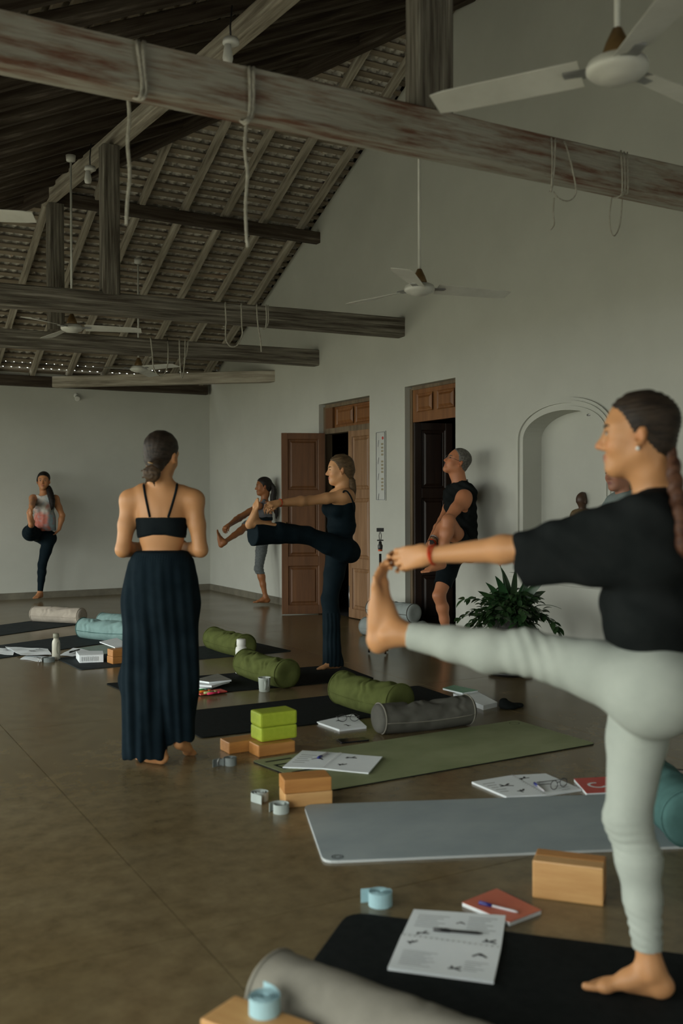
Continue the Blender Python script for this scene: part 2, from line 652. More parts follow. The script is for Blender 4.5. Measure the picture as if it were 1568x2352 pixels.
# ------------------------------------------------------------ roof
deck = Geo()  # dark sheet over the tile rows, added to block light
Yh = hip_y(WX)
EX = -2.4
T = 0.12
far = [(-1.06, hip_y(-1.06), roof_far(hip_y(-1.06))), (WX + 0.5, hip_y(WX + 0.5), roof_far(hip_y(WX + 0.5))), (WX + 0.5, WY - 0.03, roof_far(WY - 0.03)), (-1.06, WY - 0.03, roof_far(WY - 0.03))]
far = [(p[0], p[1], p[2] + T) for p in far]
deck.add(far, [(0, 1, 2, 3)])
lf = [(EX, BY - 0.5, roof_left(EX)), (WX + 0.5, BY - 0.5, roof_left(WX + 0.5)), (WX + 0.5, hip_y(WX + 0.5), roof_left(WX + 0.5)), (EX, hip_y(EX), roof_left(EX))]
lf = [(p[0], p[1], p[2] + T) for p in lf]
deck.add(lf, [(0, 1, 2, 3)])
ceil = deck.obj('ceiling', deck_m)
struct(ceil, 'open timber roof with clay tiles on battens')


def strip(name, a, b, w, t, nrm, up, mat, off=0.0):
    """a thin batten from a to b; w along the slope, t deep, lying above the slope line"""
    a, b = np.array(a), np.array(b)
    up, nrm = np.array(up), np.array(nrm)
    v = []
    for p in (a, b):
        for s, q in ((0, 0), (1, 0), (1, 1), (0, 1)):
            v.append(p + up * (w * s) + nrm * (off + t * q))
    f = [(0, 1, 2, 3), (7, 6, 5, 4), (0, 4, 5, 1), (1, 5, 6, 2), (2, 6, 7, 3), (3, 7, 4, 0)]
    return mesh_obj(name, v, f, mat, ceil)


def wavy(name, a, b, w, up, nrm, mat, off, amp=0.014, per=0.104, drop=0.012):
    a, b = np.array(a), np.array(b)
    L = np.linalg.norm(b - a)
    if L < 0.2:
        return
    n = int(L / per * 6)
    d = (b - a) / n
    up, nrm = np.array(up), np.array(nrm)
    v = []
    for i in range(n + 1):
        h = amp * math.sin(2 * math.pi * i * (L / n) / per)
        v.append(a + d * i + nrm * (off - drop + h))
        v.append(a + d * i + up * w + nrm * (off + drop + h))
    f = [(2 * i, 2 * i + 2, 2 * i + 3, 2 * i + 1) for i in range(n)]
    o = mesh_obj(name, v, f, mat, ceil, True)
    o['kind'] = 'stuff'
    return o


sp = 0.129
kf = math.hypot(1, 0.45)
upf = (0, -1 / kf, 0.45 / kf)
nf = (0, 0.45 / kf, 1 / kf)
y = WY + 0.35
k = 0
while y > Yh + 0.1:
    xl = max(EX, (12.489 - y) / 1.011)
    z = roof_far(y)
    strip('batten', (xl, y, z), (WX, y, z), 0.060, 0.016, nf, upf, batten_m, off=random.uniform(-.003, .003))
    lit = y > WY - 0.2
    wavy('tile_row', (xl, y + 0.03, z - 0.0135), (WX, y + 0.03, z - 0.0135), 0.10 if lit else 0.15, upf, nf, tile_m, 0.036, amp=0.018)
    y -= sp / kf
kl = math.hypot(1, 0.455)
upl = (1 / kl, 0, 0.455 / kl)
nl = (-0.455 / kl, 0, 1 / kl)
x = LX - 0.5
while x < WX - 0.02:
    z = roof_left(x)
    y1 = hip_y(x)
    strip('batten', (x, BY, z), (x, y1, z), 0.060, 0.016, nl, upl, batten_m)
    wavy('tile_row', (x, BY, z), (x, y1, z), 0.15, upl, nl, tile_m, 0.036, amp=0.018)
    x += sp / kl
# rafters of the far slope
rx = 5.17
RW, RD = 0.062, 0.085
while rx > -1.3:
    yt = max(hip_y(rx), Yh)
    a = Vector((rx, WY + 0.5, roof_far(WY + 0.5))) - Vector(nf) * (RD / 2 + 0.002)
    b = Vector((rx, yt, roof_far(yt))) - Vector(nf) * (RD / 2 + 0.002)
    timber('rafter', a, b, RW, RD, rafter_m, ceil, roll_up=nf, ext1=-0.02)
    rx -= 0.475
# rafters of the left slope
ry = 12.9
while ry > BY:
    xt = WX if ry < Yh else (12.489 - ry) / 1.011
    if xt > LX:
        a = Vector((LX - 0.5, ry, roof_left(LX - 0.5))) - Vector(nl) * (RD / 2 + 0.012)
        b = Vector((xt, ry, roof_left(xt))) - Vector(nl) * (RD / 2 + 0.012)
        timber('rafter', a, b, RW, RD + 0.02, wood_dark, ceil, roll_up=nl, ext1=-0.03)
    ry -= 0.42
# hip rafter, and the edge board against the tall wall
a = Vector((-0.9, hip_y(-0.9), roof_left(-0.9) - 0.09))
b = Vector((WX, Yh, roof_left(WX) - 0.09))
timber('hip_rafter', a, b, 0.07, 0.19, wood_dark, ceil)

# ------------------------------------------------------------ tie beams, posts, purlins
def beam_px(name, pl, pr, zl, zr, h, th, mat, label, ext0=0.0, ext1=0.0):
    """bottom front edge through two photo points at known heights"""
    a, b = G(pl[0], pl[1], zl), (I(pr[0], pr[1], 0, WX) if zr is None else G(pr[0], pr[1], zr))
    a, b = Vector(a), Vector(b)
    up = Vector((0, 0, 1))
    d = (b - a).normalized()
    back = up.cross(d).normalized()
    off = back * (th / 2) + up * (h / 2)
    o = timber(name, a + off, b + off, th, h, mat, None, ext0=ext0, ext1=ext1, rough=0.004)
    tag(o, label, 'beam')
    return o


beam_px('tie_beam', (0, 142), (1568, 465), 2.90, 2.90, 0.195, 0.12, wood_red,
        'big limewashed tie beam closest to the viewer, crossing the top of the picture', 2.6, 0.75)
beam_px('tie_beam', (0, 701), (930, 773), 2.90, None, 0.185, 0.13, wood_grey,
        'second tie beam, grey and cracked, its right end in the wall beside the middle ceiling fan', 3.1, 0.06)
beam_px('tie_beam', (0, 795), (733, 839), 2.88, None, 0.18, 0.13, wood_grey,
        'third tie beam, grey, its end in the wall above the open door leaf', 3.4, 0.06)
a, b = Vector(I(125, 878, 1, WY - 0.06)), Vector(I(625, 865, 0, WX))
o = timber('corner_brace', a, b, 0.12, 0.145, rafter_m, None, ext0=0.0, ext1=0.06)
tag(o, 'short pale grey timber running diagonally across the far right corner', 'beam')


def post(x0, x1, ypx, Yp, ztop, zbot, mat, label, th=0.14):
    a, b = I(x0, ypx, 1, Yp), I(x1, ypx, 1, Yp)
    w = b[0] - a[0]
    cx = (a[0] + b[0]) / 2
    o = timber('post', (cx, Yp + th / 2, zbot), (cx, Yp + th / 2, ztop), th, w, mat, None, roll_up=(1, 0, 0), rough=0.003)
    tag(o, label, 'post')
    return cx, w


post(961, 1043, 200, 3.74, 4.345, 3.095, wood_grey, 'wide grey timber post standing on the big limewashed beam', 0.12)
post(237, 276, 500, 8.30, 4.345, 3.075, wood_grey, 'dark weathered post standing on the second tie beam')
post(113, 148, 600, 10.20, 4.345, 3.06, wood_grey, 'dark weathered post standing on the third tie beam, under the purlin corner')
# long purlin carried by the posts, and the cross purlin of the far slope
pa, pb = G(100, 474, 4.35), G(655, 0, 4.35)
o = timber('purlin', Vector(pa) + Vector((0.03, 0, .07)), Vector(pb) + Vector((0.03, 0, .07)), 0.10, 0.14, rafter_m, None, ext1=3.0)
tag(o, 'pale grey purlin running lengthwise on top of the posts, two lamps under it', 'beam')
o = timber('purlin', (2.36, 10.30, 4.42), (WX, 10.14, 4.345), 0.10, 0.125, wood_dark, None, ext1=0.05)
tag(o, 'brown cross purlin under the tiled slope above the far wall', 'beam')

# ------------------------------------------------------------ doors
def panel_set(parent, u0, u1, z0, z1, X, mat, along='Y', s=1, depth=0.012):
    """a raised field with a recessed surround, on the face at X"""
    bm = bmesh.new()
    w, h = u1 - u0, z1 - z0
    c = ((u0 + u1) / 2, (z0 + z1) / 2)
    loops = [(w / 2, h / 2, 0.0), (w / 2 - 0.012, h / 2 - 0.012, -0.008), (w / 2 - 0.022, h / 2 - 0.022, -0.008),
             (w / 2 - 0.045, h / 2 - 0.045, 0.006)]
    rings = []
    for (a, b, d) in loops:
        r = []
        for sx, sz in ((-1, -1), (1, -1), (1, 1), (-1, 1)):
            if along == 'Y':
                r.append(bm.verts.new((X - s * (d + 0.009), c[0] + sx * a, c[1] + sz * b)))
            else:
                r.append(bm.verts.new((c[0] + sx * a, X - s * (d + 0.009), c[1] + sz * b)))
        rings.append(r)
    for r0, r1 in zip(rings[:-1], rings[1:]):
        for i in range(4):
            bm.faces.new((r0[i], r0[(i + 1) % 4], r1[(i + 1) % 4], r1[i]))
    bm.faces.new(rings[-1])
    bmesh.ops.recalc_face_normals(bm, faces=bm.faces)
    return bm_obj('panel', bm, mat, parent)


def leaf(name, parent, w, h, mat, panels, th=0.035, both=True):
    """door leaf in local coordinates: hinge at origin, width along +Y local, thickness along X"""
    root = bpy.data.objects.new(name, None)
    C.objects.link(root)
    root.parent = parent
    st = 0.075
    bm = bmesh.new()
    zs = [0.0] + [v for p in panels for v in p] + [h]
    bev_box(bm, th, st, h, (0, st / 2, h / 2), 0.003, 1)
    bev_box(bm, th, st, h, (0, w - st / 2, h / 2), 0.003, 1)
    for a, b in zip(zs[0::2], zs[1::2]):
        bev_box(bm, th * 0.98, w - 2 * st, b - a, (0, w / 2, (a + b) / 2), 0.002, 1)
    bm_obj('leaf_frame', bm, mat, root)
    for (a, b) in panels:
        for s in (1, -1):
            panel_set(root, st, w - st, a, b, -s * (-0.004), mat, 'Y', s)
    return root


pan3 = [(0.10, 0.55), (0.66, 1.32), (1.42, 2.0)]
# doorway A (left)
dA = bpy.data.objects.new('door_1', None)
C.objects.link(dA)
struct(dA, 'doorway with a dark leaf swung open into the hall and a pale leaf half shut')
fx = WX + 0.06
g = Geo().box(fx, fx + 0.09, A0, A0 + 0.045, 0, AH - 0.03).box(fx, fx + 0.09, A1 - 0.045, A1, 0, AH - 0.03)
g.box(fx, fx + 0.09, A0 + 0.045, A1 - 0.045, AH - 0.045, AH - 0.005).box(fx - 0.008, fx + 0.09, A0 + 0.045, A1 - 0.045, 2.075, 2.135)
g.obj('door_frame', frame_m, dA)
Geo().box(fx + 0.03, fx + 0.055, A0 + 0.045, A1 - 0.045, 2.135, AH - 0.045).obj('transom_board', door_m, dA)
Geo().box(fx - 0.0, fx + 0.03, A1 - 0.22, A1 - 0.045, 2.135, AH - 0.045).obj('transom_edge', door_dark, dA)
for (u0, u1) in ((A0 + 0.07, A0 + 0.42), (A0 + 0.48, A0 + 0.86)):
    panel_set(dA, u0, u1, 2.165, AH - 0.07, fx + 0.022, door_m)
l1 = leaf('door_leaf', dA, 0.50, 2.07, door_pale, pan3)
l1.location = (fx + 0.02, A0 + 0.05, 0.01)
l1.rotation_euler = (0, 0, math.radians(1.5))
l2 = leaf('door_leaf', dA, 0.50, 2.07, door_dark, pan3)
l2.location = (5.335, 9.99, 0.01)
l2.rotation_euler = (0, 0, math.radians(70))
l2['label'] = 'dark red-brown leaf swung open'
for z in (0.92, 1.04):
    lathe_obj('knob', [(0.0, 0), (0.012, 0.002), (0.013, 0.018), (0.016, 0.024), (0.0, 0.034)], brass_m, l2, 12,
              loc=(-0.022, 0.455, z), rot=(0, math.radians(-90), 0))
for z in (0.35, 1.0, 1.7):
    bbox_obj('hinge', 0.012, 0.02, 0.10, steel_m, dA, (fx - 0.005, A0 + 0.04, z), 0.002, 1)
tube_obj('door_bolt', [(fx - 0.01, A0 + 0.535, 0.12), (fx - 0.01, A0 + 0.535, 0.36)], 0.007, steel_m, dA)
# doorway B (right)
dB = bpy.data.objects.new('door_2', None)
C.objects.link(dB)
struct(dB, 'doorway with its leaves opened back into the dark room')
g = Geo().box(fx, fx + 0.09, B0, B0 + 0.035, 0, BH - 0.02).box(fx, fx + 0.09, B1 - 0.04, B1, 0, BH - 0.02)
g.box(fx, fx + 0.09, B0 + 0.035, B1 - 0.04, BH - 0.035, BH - 0.003)
g.obj('door_frame', frame_m, dB)
Geo().box(fx + 0.01, fx + 0.05, B0 + 0.035, B1 - 0.04, 2.085, BH - 0.035).obj('transom_board', door_m, dB)
for (u0, u1) in ((B0 + 0.10, B0 + 0.38), (B0 + 0.46, B0 + 0.73)):
    panel_set(dB, u0, u1, 2.18, BH - 0.08, fx + 0.004, door_m)
door_shade = noise_mat('shaded_door_wood', (0.010, 0.004, 0.002, 1), (0.022, 0.009, 0.004, 1), (14, 14, 1.3), 0.5, 6, 0.15, (50, 50, 4))  # door wood darkened to put the doorway's shade into its colour
l3 = leaf('door_leaf', dB, 0.40, 2.07, door_shade, pan3)
l3.location = (WX + WT - 0.1, B1 - 0.06, 0.01)
l3.rotation_euler = (0, 0, math.radians(-105))
l4 = leaf('door_leaf', dB, 0.40, 2.07, door_shade, pan3)
l4.location = (WX + WT - 0.1, B0 + 0.05, 0.01)
l4.rotation_euler = (0, 0, math.radians(-80))

# ------------------------------------------------------------ niche mouldings
def arch_band(w0, w1, d, name='trim_1'):
    """band following jambs and arch, between offsets w0..w1 outside the opening, d proud of the wall"""
    def path(off):
        hw = NHW + off
        pts = [(NC - hw, NZ0)]
        n = 28
        for i in range(n + 1):
            a = math.pi * i / n
            pts.append((NC - hw * math.cos(a), NSP + (NTOP - NSP + off * 0.95) * (math.sin(a) ** 0.9)))
        pts.append((NC + hw, NZ0))
        return pts
    a, b = path(w0), path(w1)
    v, f = [], []
    n = len(a)
    for (p, q) in zip(a, b):
        v += [(WX, p[0], p[1]), (WX - d, p[0], p[1]), (WX - d, q[0], q[1]), (WX, q[0], q[1])]
    for i in range(n - 1):
        for k in range(3):
            f.append((i * 4 + k, i * 4 + k + 1, i * 4 + 5 + k, i * 4 + 4 + k))
    return v, f


tr = bpy.data.objects.new('trim_1', None)
C.objects.link(tr)
struct(tr, 'stepped white moulding around the arched niche')
for (w0, w1, d) in ((0.0, 0.035, 0.028), (0.035, 0.058, 0.018), (0.058, 0.08, 0.034), (0.08, 0.105, 0.022)):
    v, f = arch_band(w0, w1, d)
    mesh_obj('moulding', v, f, wall_m, tr)
tr2 = bpy.data.objects.new('trim_2', None)
C.objects.link(tr2)
struct(tr2, 'white moulded ledge under the niche')
bbox_obj('ledge', 0.07, 1.22, 0.035, wall_m, tr2, (WX - 0.03, NC, NZ0 - 0.018), 0.006)
bbox_obj('ledge_moulding', 0.045, 1.16, 0.03, wall_m, tr2, (WX - 0.02, NC, NZ0 - 0.052), 0.006)

# recessed spot at the niche top
o = lathe_obj('niche_lamp', [(0.0, 0.0), (0.035, 0.0), (0.04, 0.012), (0.028, 0.02), (0.0, 0.02)], steel_m, None, 16, center=(0, 0, 0), loc=(WX + 0.2, NC - 0.1, 1.975))
tag(o, 'small round spotlight set in the top of the niche', 'lamp')
# wall socket
p = I(1290, 1474, 0, WX)
so = empty('wall_socket', 'white power socket low on the wall under the niche', 'socket', (WX, p[1], p[2]))
bbox_obj('socket_plate', 0.012, 0.12, 0.08, white_m, so, (-0.006, 0, 0), 0.003)
for s in (-1, 1):
    bbox_obj('socket_face', 0.004, 0.045, 0.05, white_m, so, (-0.013, s * 0.028, 0), 0.0015, 1)

# small lamp on the far wall
p = I(175, 909, 1, WY)
wl = empty('wall_lamp', 'small white spotlight on the far wall below the wall plate', 'lamp', (p[0], WY, p[2]))
lathe_obj('base', [(0, 0), (0.035, 0), (0.035, 0.02), (0.0, 0.022)], white_m, wl, 16, rot=(math.radians(90), 0, 0))
lathe_obj('head', [(0, 0.0), (0.03, 0.005), (0.038, 0.05), (0.03, 0.055), (0.0, 0.045)], white_m, wl, 16, loc=(0.0, -0.03, -0.02), rot=(math.radians(125), 0, 0))


# ------------------------------------------------------------ ceiling fans
def fan(x, y, d, angs, label, blade_len=0.50, rscale=1.0, cup=True, pitch=1):
    p = P(x, y, d)
    top = roof_left(p[0]) if p[1] < hip_y(p[0]) else roof_far(p[1])
    t = empty('ceiling_fan', label, 'fan', p)
    s = rscale
    lathe_obj('motor_housing', [(0.0, -0.042 * s), (0.02 * s, -0.042 * s), (0.055 * s, -0.038 * s), (0.062 * s, -0.03 * s), (0.083 * s, -0.026 * s), (0.098 * s, -0.012 * s),
                                (0.099 * s, 0.003 * s), (0.093 * s, 0.008 * s), (0.093 * s, 0.016 * s), (0.075 * s, 0.027 * s), (0.04 * s, 0.032 * s), (0.0, 0.032 * s)], fan_m, t, 32)
    if cup:
        lathe_obj('canopy', [(0.045 * s, 0.03), (0.048 * s, 0.045), (0.036 * s, 0.08), (0.015 * s, 0.125), (0.0, 0.128)], brass_m, t, 20)
    L = top - p[2] - 0.1
    lathe_obj('rod', [(0.010, 0.1), (0.010, L)], fan_m, t, 10)
    lathe_obj('hanger', [(0.0, L - 0.06), (0.04, L - 0.05), (0.045, L), (0.0, L)], fan_m, t, 14)
    for a in angs:
        b = bpy.data.objects.new('blade', None)
        n = 10
        v, f = [], []
        for i in range(n + 1):
            u = i / n
            r = (0.115 + u * blade_len) * s
            w = 0.058 + 0.012 * u
            if i == n:
                w *= 0.82
            z = -0.012 * u
            tw = 0.018 * (1 - 0.5 * u) * pitch
            v += [(r, -w, z + tw), (r, w, z - tw), (r, w, z - tw + 0.003), (r, -w, z + tw + 0.003)]
        for i in range(n):
            for k in range(4):
                q = i * 4
                f.append((q + k, q + (k + 1) % 4, q + 4 + (k + 1) % 4, q + 4 + k))
        f += [(3, 2, 1, 0), (n * 4, n * 4 + 1, n * 4 + 2, n * 4 + 3)]
        bo = mesh_obj('blade', v, f, fan_m, t, rot=(0, 0, a))
        arm = Geo()
        arm.box(0.07 * s, 0.17 * s, -0.028, 0.028, -0.004, 0.004)
        arm.obj('blade_iron', steel_m, bo)
    return t


def ang_to(x, y, d, x2, y2):
    """plan angle from the hub to another photo point at the same height"""
    p = P(x, y, d)
    q = G(x2, y2, p[2])
    return math.atan2(q[1] - p[1], q[0] - p[0])


th = 2 * math.pi / 3
for (x, y, d, phi, lab) in (
        (1417, 156, 3.15, 155, 'large white ceiling fan close to the viewer, over the big beam'),
        (963, 663, 6.35, 15, 'white ceiling fan on a long rod in the middle of the hall'),
        (165, 753, 8.9, 8, 'white ceiling fan hanging between the second and third tie beams'),
        (318, 847, 11.3, -36, 'small looking white ceiling fan, farthest of all, against the lowest beams'),
        (-210, 487, 4.95, 6, 'white ceiling fan at the left, only the tip of one blade in view')):
    a0 = math.radians(phi) - YAW
    fan(x, y, d, [a0, a0 + th, a0 - th], lab, 0.50, pitch=-1 if d < 4 else 1)

# lamps under the long purlin
def bulb(x, y, d, label):
    p = P(x, y, d)
    t = empty('hanging_lamp', label, 'lamp', p)
    lathe_obj('lamp_holder', [(0.0, 0.02), (0.045, 0.02), (0.05, 0.0), (0.05, -0.01), (0.03, -0.018), (0.0, -0.018)], white_m, t, 20)
    lathe_obj('bulb', [(0.0, -0.13), (0.026, -0.125), (0.032, -0.10), (0.026, -0.06), (0.02, -0.02), (0.0, -0.018)], white_m, t, 16, loc=(-0.02, 0, 0))
    tube_obj('cable', [(0, 0, 0.02), (0.0, 0.01, 0.10), (0.01, 0, 0.22)], 0.006, black_m, t)
    return t


bulb(530, 97, 5.9, 'white bulb hanging under the purlin, just above the big beam')
bulb(207, 388, 8.6, 'white bulb hanging under the purlin, left of the dark post')

# hook straps on the third beam etc.
# ------------------------------------------------------------ ropes over the beams
def rope(pts, label, r=0.008, cat='rope', group=None, n=6):
    v, f = tube_geo(spline(pts, n), r, 6)
    o = mesh_obj('rope', v, f, rope_m, None, True)
    tag(o, label, cat, group)
    return o


def rope_multi(lists, label, r=0.008, n=6):
    t = empty('rope', label, 'rope', lists[0][0])
    for pts in lists:
        v, f = tube_geo([p - lists[0][0] for p in spline(pts, n)], r, 6)
        mesh_obj('strand', v, f, rope_m, t, True)
    return t


b1f = lambda x, y: I(x, y, 1, 3.69)      # just in front of the big beam
b1b = lambda x, y: I(x, y, 1, 3.86)
rope_multi([[b1b(318, 95), b1f(314, 98), b1f(322, 150), b1f(327, 200), b1f(320, 226), b1b(305, 224)],
            [b1b(332, 97), b1f(328, 102), b1f(331, 160), b1f(336, 205), b1f(326, 228), b1b(298, 222)],
            [b1b(294, 224), b1b(297, 270), b1b(293, 330), b1b(298, 400), b1b(292, 470), b1b(290, 516)]],
           'long white rope hanging from the big beam at the left, above the dark post', 0.0075)
rope_multi([[b1b(575, 158), b1f(572, 158), b1f(574, 200), b1f(573, 262), b1f(560, 280), b1b(550, 276)],
            [b1b(584, 158), b1f(581, 160), b1f(582, 210), b1f(579, 264), b1f(564, 284), b1b(556, 278)],
            [b1b(566, 282), b1b(562, 340), b1b(568, 400), b1b(564, 470), b1b(566, 540), b1b(569, 568)]],
           'long white rope hanging from the middle of the big beam', 0.0075)
rope_multi([[b1b(1265, 322), b1f(1266, 320), b1f(1268, 370), b1f(1266, 434), b1b(1262, 440)],
            [b1b(1276, 324), b1f(1275, 322), b1f(1273, 380), b1f(1268, 430)],
            [b1b(1292, 326), b1f(1297, 328), b1f(1310, 370), b1f(1322, 430), b1f(1318, 452), b1f(1302, 462), b1f(1282, 455), b1f(1270, 440)],
            [b1b(1272, 455), b1b(1270, 490), b1b(1272, 515), b1b(1262, 530)]],
           'white cord looped three times over the right part of the big beam', 0.004)
rope_multi([[b1b(1424, 352), b1f(1426, 352), b1f(1429, 430), b1f(1424, 450), b1b(1405, 455)],
            [b1b(1432, 354), b1f(1433, 355), b1f(1435, 430), b1f(1432, 446), b1b(1418, 452)],
            [b1b(1440, 355), b1f(1440, 356), b1f(1442, 432), b1f(1438, 446), b1f(1430, 440)],
            [b1b(1404, 455), b1b(1399, 500), b1b(1404, 535), b1b(1413, 540), b1b(1424, 510), b1b(1429, 450)]],
           'white cord wound in a bundle over the rightmost part of the big beam', 0.004)
b2f = lambda x, y: I(x, y, 1, 8.13)
b2b = lambda x, y: I(x, y, 1, 8.33)
b3f = lambda x, y: I(x, y, 1, 10.12)
b3b = lambda x, y: I(x, y, 1, 10.36)
rope_multi([[b2b(519, 697), b2f(517, 698), b2f(519, 745), b2f(512, 750)],
            [b2b(555, 700), b2f(554, 700), b2f(555, 745), b2f(556, 770), b2f(545, 792), b2f(530, 796), b2f(519, 780), b2f(518, 745)]],
           'white cord loop hanging from the second tie beam, left of the two there', 0.006)
rope_multi([[b2b(590, 702), b2f(589, 702), b2f(592, 745), b2f(598, 780), b2f(600, 808)],
            [b2b(611, 704), b2f(611, 703), b2f(612, 735), b2f(609, 754), b2f(603, 755)],
            [b2b(616, 704), b2f(615, 704), b2f(616, 740), b2f(608, 756)]],
           'white cord with a short tail on the second tie beam, right of the two', 0.006)
rope_multi([[b3b(347, 777), b3f(346, 778), b3f(350, 815), b3f(353, 845), b3f(365, 863), b3f(378, 858), b3f(385, 835), b3f(386, 800), b3b(384, 777)],
            [b3f(350, 818), b3f(342, 822)]],
           'white cord loop hanging from the third tie beam, its left loop', 0.007)
rope_multi([[b3b(413, 781), b3f(412, 783), b3f(413, 830), b3f(418, 868), b3f(424, 830), b3f(425, 783), b3b(424, 782)],
            [b3b(432, 783), b3f(432, 784), b3f(428, 815), b3f(422, 824)]],
           'white cord loop hanging from the third tie beam, the narrow one on the right', 0.007)

# ============================================================ PEOPLE
# bodies are grown as one continuous surface from blended limbs (distance field -> surface net)
def _n(v):
    v = np.asarray(v, float)
    return v / (np.linalg.norm(v) + 1e-12)


class Field:
    def __init__(s, h=0.006):
        s.h = h
        s.ops = []

    def cone(s, a, b, ra, rb, k=0.02, tag='', mode='add', flat=None, clips=()):
        a, b = np.asarray(a, float), np.asarray(b, float)
        R = max(ra, rb)
        s.ops.append(dict(t='cone', a=a, b=b, ra=ra, rb=rb, k=k, tag=tag, mode=mode, flat=flat, clips=list(clips),
                          lo=np.minimum(a, b) - R, hi=np.maximum(a, b) + R))

    def ell(s, c, r, ax=None, k=0.02, tag='', mode='add', clips=()):
        """ellipsoid with radii r along the rows of ax"""
        c, r = np.asarray(c, float), np.asarray(r, float)
        ax = np.eye(3) if ax is None else np.array([_n(v) for v in ax])
        ext = np.sqrt(((ax * r[:, None]) ** 2).sum(0))
        s.ops.append(dict(t='ell', c=c, r=r, ax=ax, k=k, tag=tag, mode=mode, clips=list(clips), lo=c - ext, hi=c + ext))

    def chain(s, pts, rs, **kw):
        for i in range(len(pts) - 1):
            s.cone(pts[i], pts[i + 1], rs[i], rs[i + 1], **kw)

    def mesh(s, disp=None, smooth=1, clip_all=(), k_clip=0.0):
        h = s.h
        adds = [o for o in s.ops if o['mode'] == 'add']
        lo = np.min([o['lo'] for o in adds], 0) - 4 * h - 0.01
        hi = np.max([o['hi'] for o in adds], 0) + 4 * h + 0.01
        n = np.ceil((hi - lo) / h).astype(int) + 1
        V = np.full(tuple(n), 1.0, np.float32)
        axs = [lo[i] + h * np.arange(n[i]) for i in range(3)]
        for o in s.ops:
            m = o['k'] + 3 * h + 0.004
            i0 = np.maximum(0, np.floor((o['lo'] - m - lo) / h).astype(int))
            i1 = np.minimum(n, np.ceil((o['hi'] + m - lo) / h).astype(int) + 1)
            if (i1 <= i0).any():
                continue
            sl = tuple(slice(i0[i], i1[i]) for i in range(3))
            X = axs[0][sl[0]][:, None, None]
            Y = axs[1][sl[1]][None, :, None]
            Z = axs[2][sl[2]][None, None, :]
            if o['t'] == 'cone':
                a, b = o['a'], o['b']
                px, py, pz = X - a[0], Y - a[1], Z - a[2]
                v = b - a
                if o['flat'] is not None:
                    fd, ff = _n(o['flat'][0]), o['flat'][1]
                    q = (px * fd[0] + py * fd[1] + pz * fd[2]) * (ff - 1)
                    px, py, pz = px + q * fd[0], py + q * fd[1], pz + q * fd[2]
                    v = v + fd * (v @ fd) * (ff - 1)
                vv = v @ v + 1e-12
                t = np.clip((px * v[0] + py * v[1] + pz * v[2]) / vv, 0, 1)
                d = np.sqrt((px - t * v[0]) ** 2 + (py - t * v[1]) ** 2 + (pz - t * v[2]) ** 2) - (o['ra'] + (o['rb'] - o['ra']) * t)
            else:
                c, r, A = o['c'], o['r'], o['ax']
                px, py, pz = X - c[0], Y - c[1], Z - c[2]
                q = [(px * A[i][0] + py * A[i][1] + pz * A[i][2]) / r[i] for i in range(3)]
                l = np.sqrt(q[0] ** 2 + q[1] ** 2 + q[2] ** 2)
                g = np.sqrt((q[0] / r[0]) ** 2 + (q[1] / r[1]) ** 2 + (q[2] / r[2]) ** 2) + 1e-9
                d = np.where(l < 1e-3, -min(r), l * (l - 1) / g)
            for (cp, cn) in o['clips']:
                d = np.maximum(d, (X - cp[0]) * cn[0] + (Y - cp[1]) * cn[1] + (Z - cp[2]) * cn[2])
            W = V[sl]
            k = o['k']
            if o['mode'] == 'add':
                hh = np.maximum(k - np.abs(W - d), 0) / k
                V[sl] = np.minimum(W, d) - hh * hh * k * 0.25
            else:
                d = -d
                hh = np.maximum(k - np.abs(W - d), 0) / k
                V[sl] = np.maximum(W, d) + hh * hh * k * 0.25
        X = axs[0][:, None, None]
        Y = axs[1][None, :, None]
        Z = axs[2][None, None, :]
        for (cp, cn) in clip_all:
            V = np.maximum(V, ((X - cp[0]) * cn[0] + (Y - cp[1]) * cn[1] + (Z - cp[2]) * cn[2]).astype(np.float32))
        return surface_net(V, lo, h, disp, smooth)


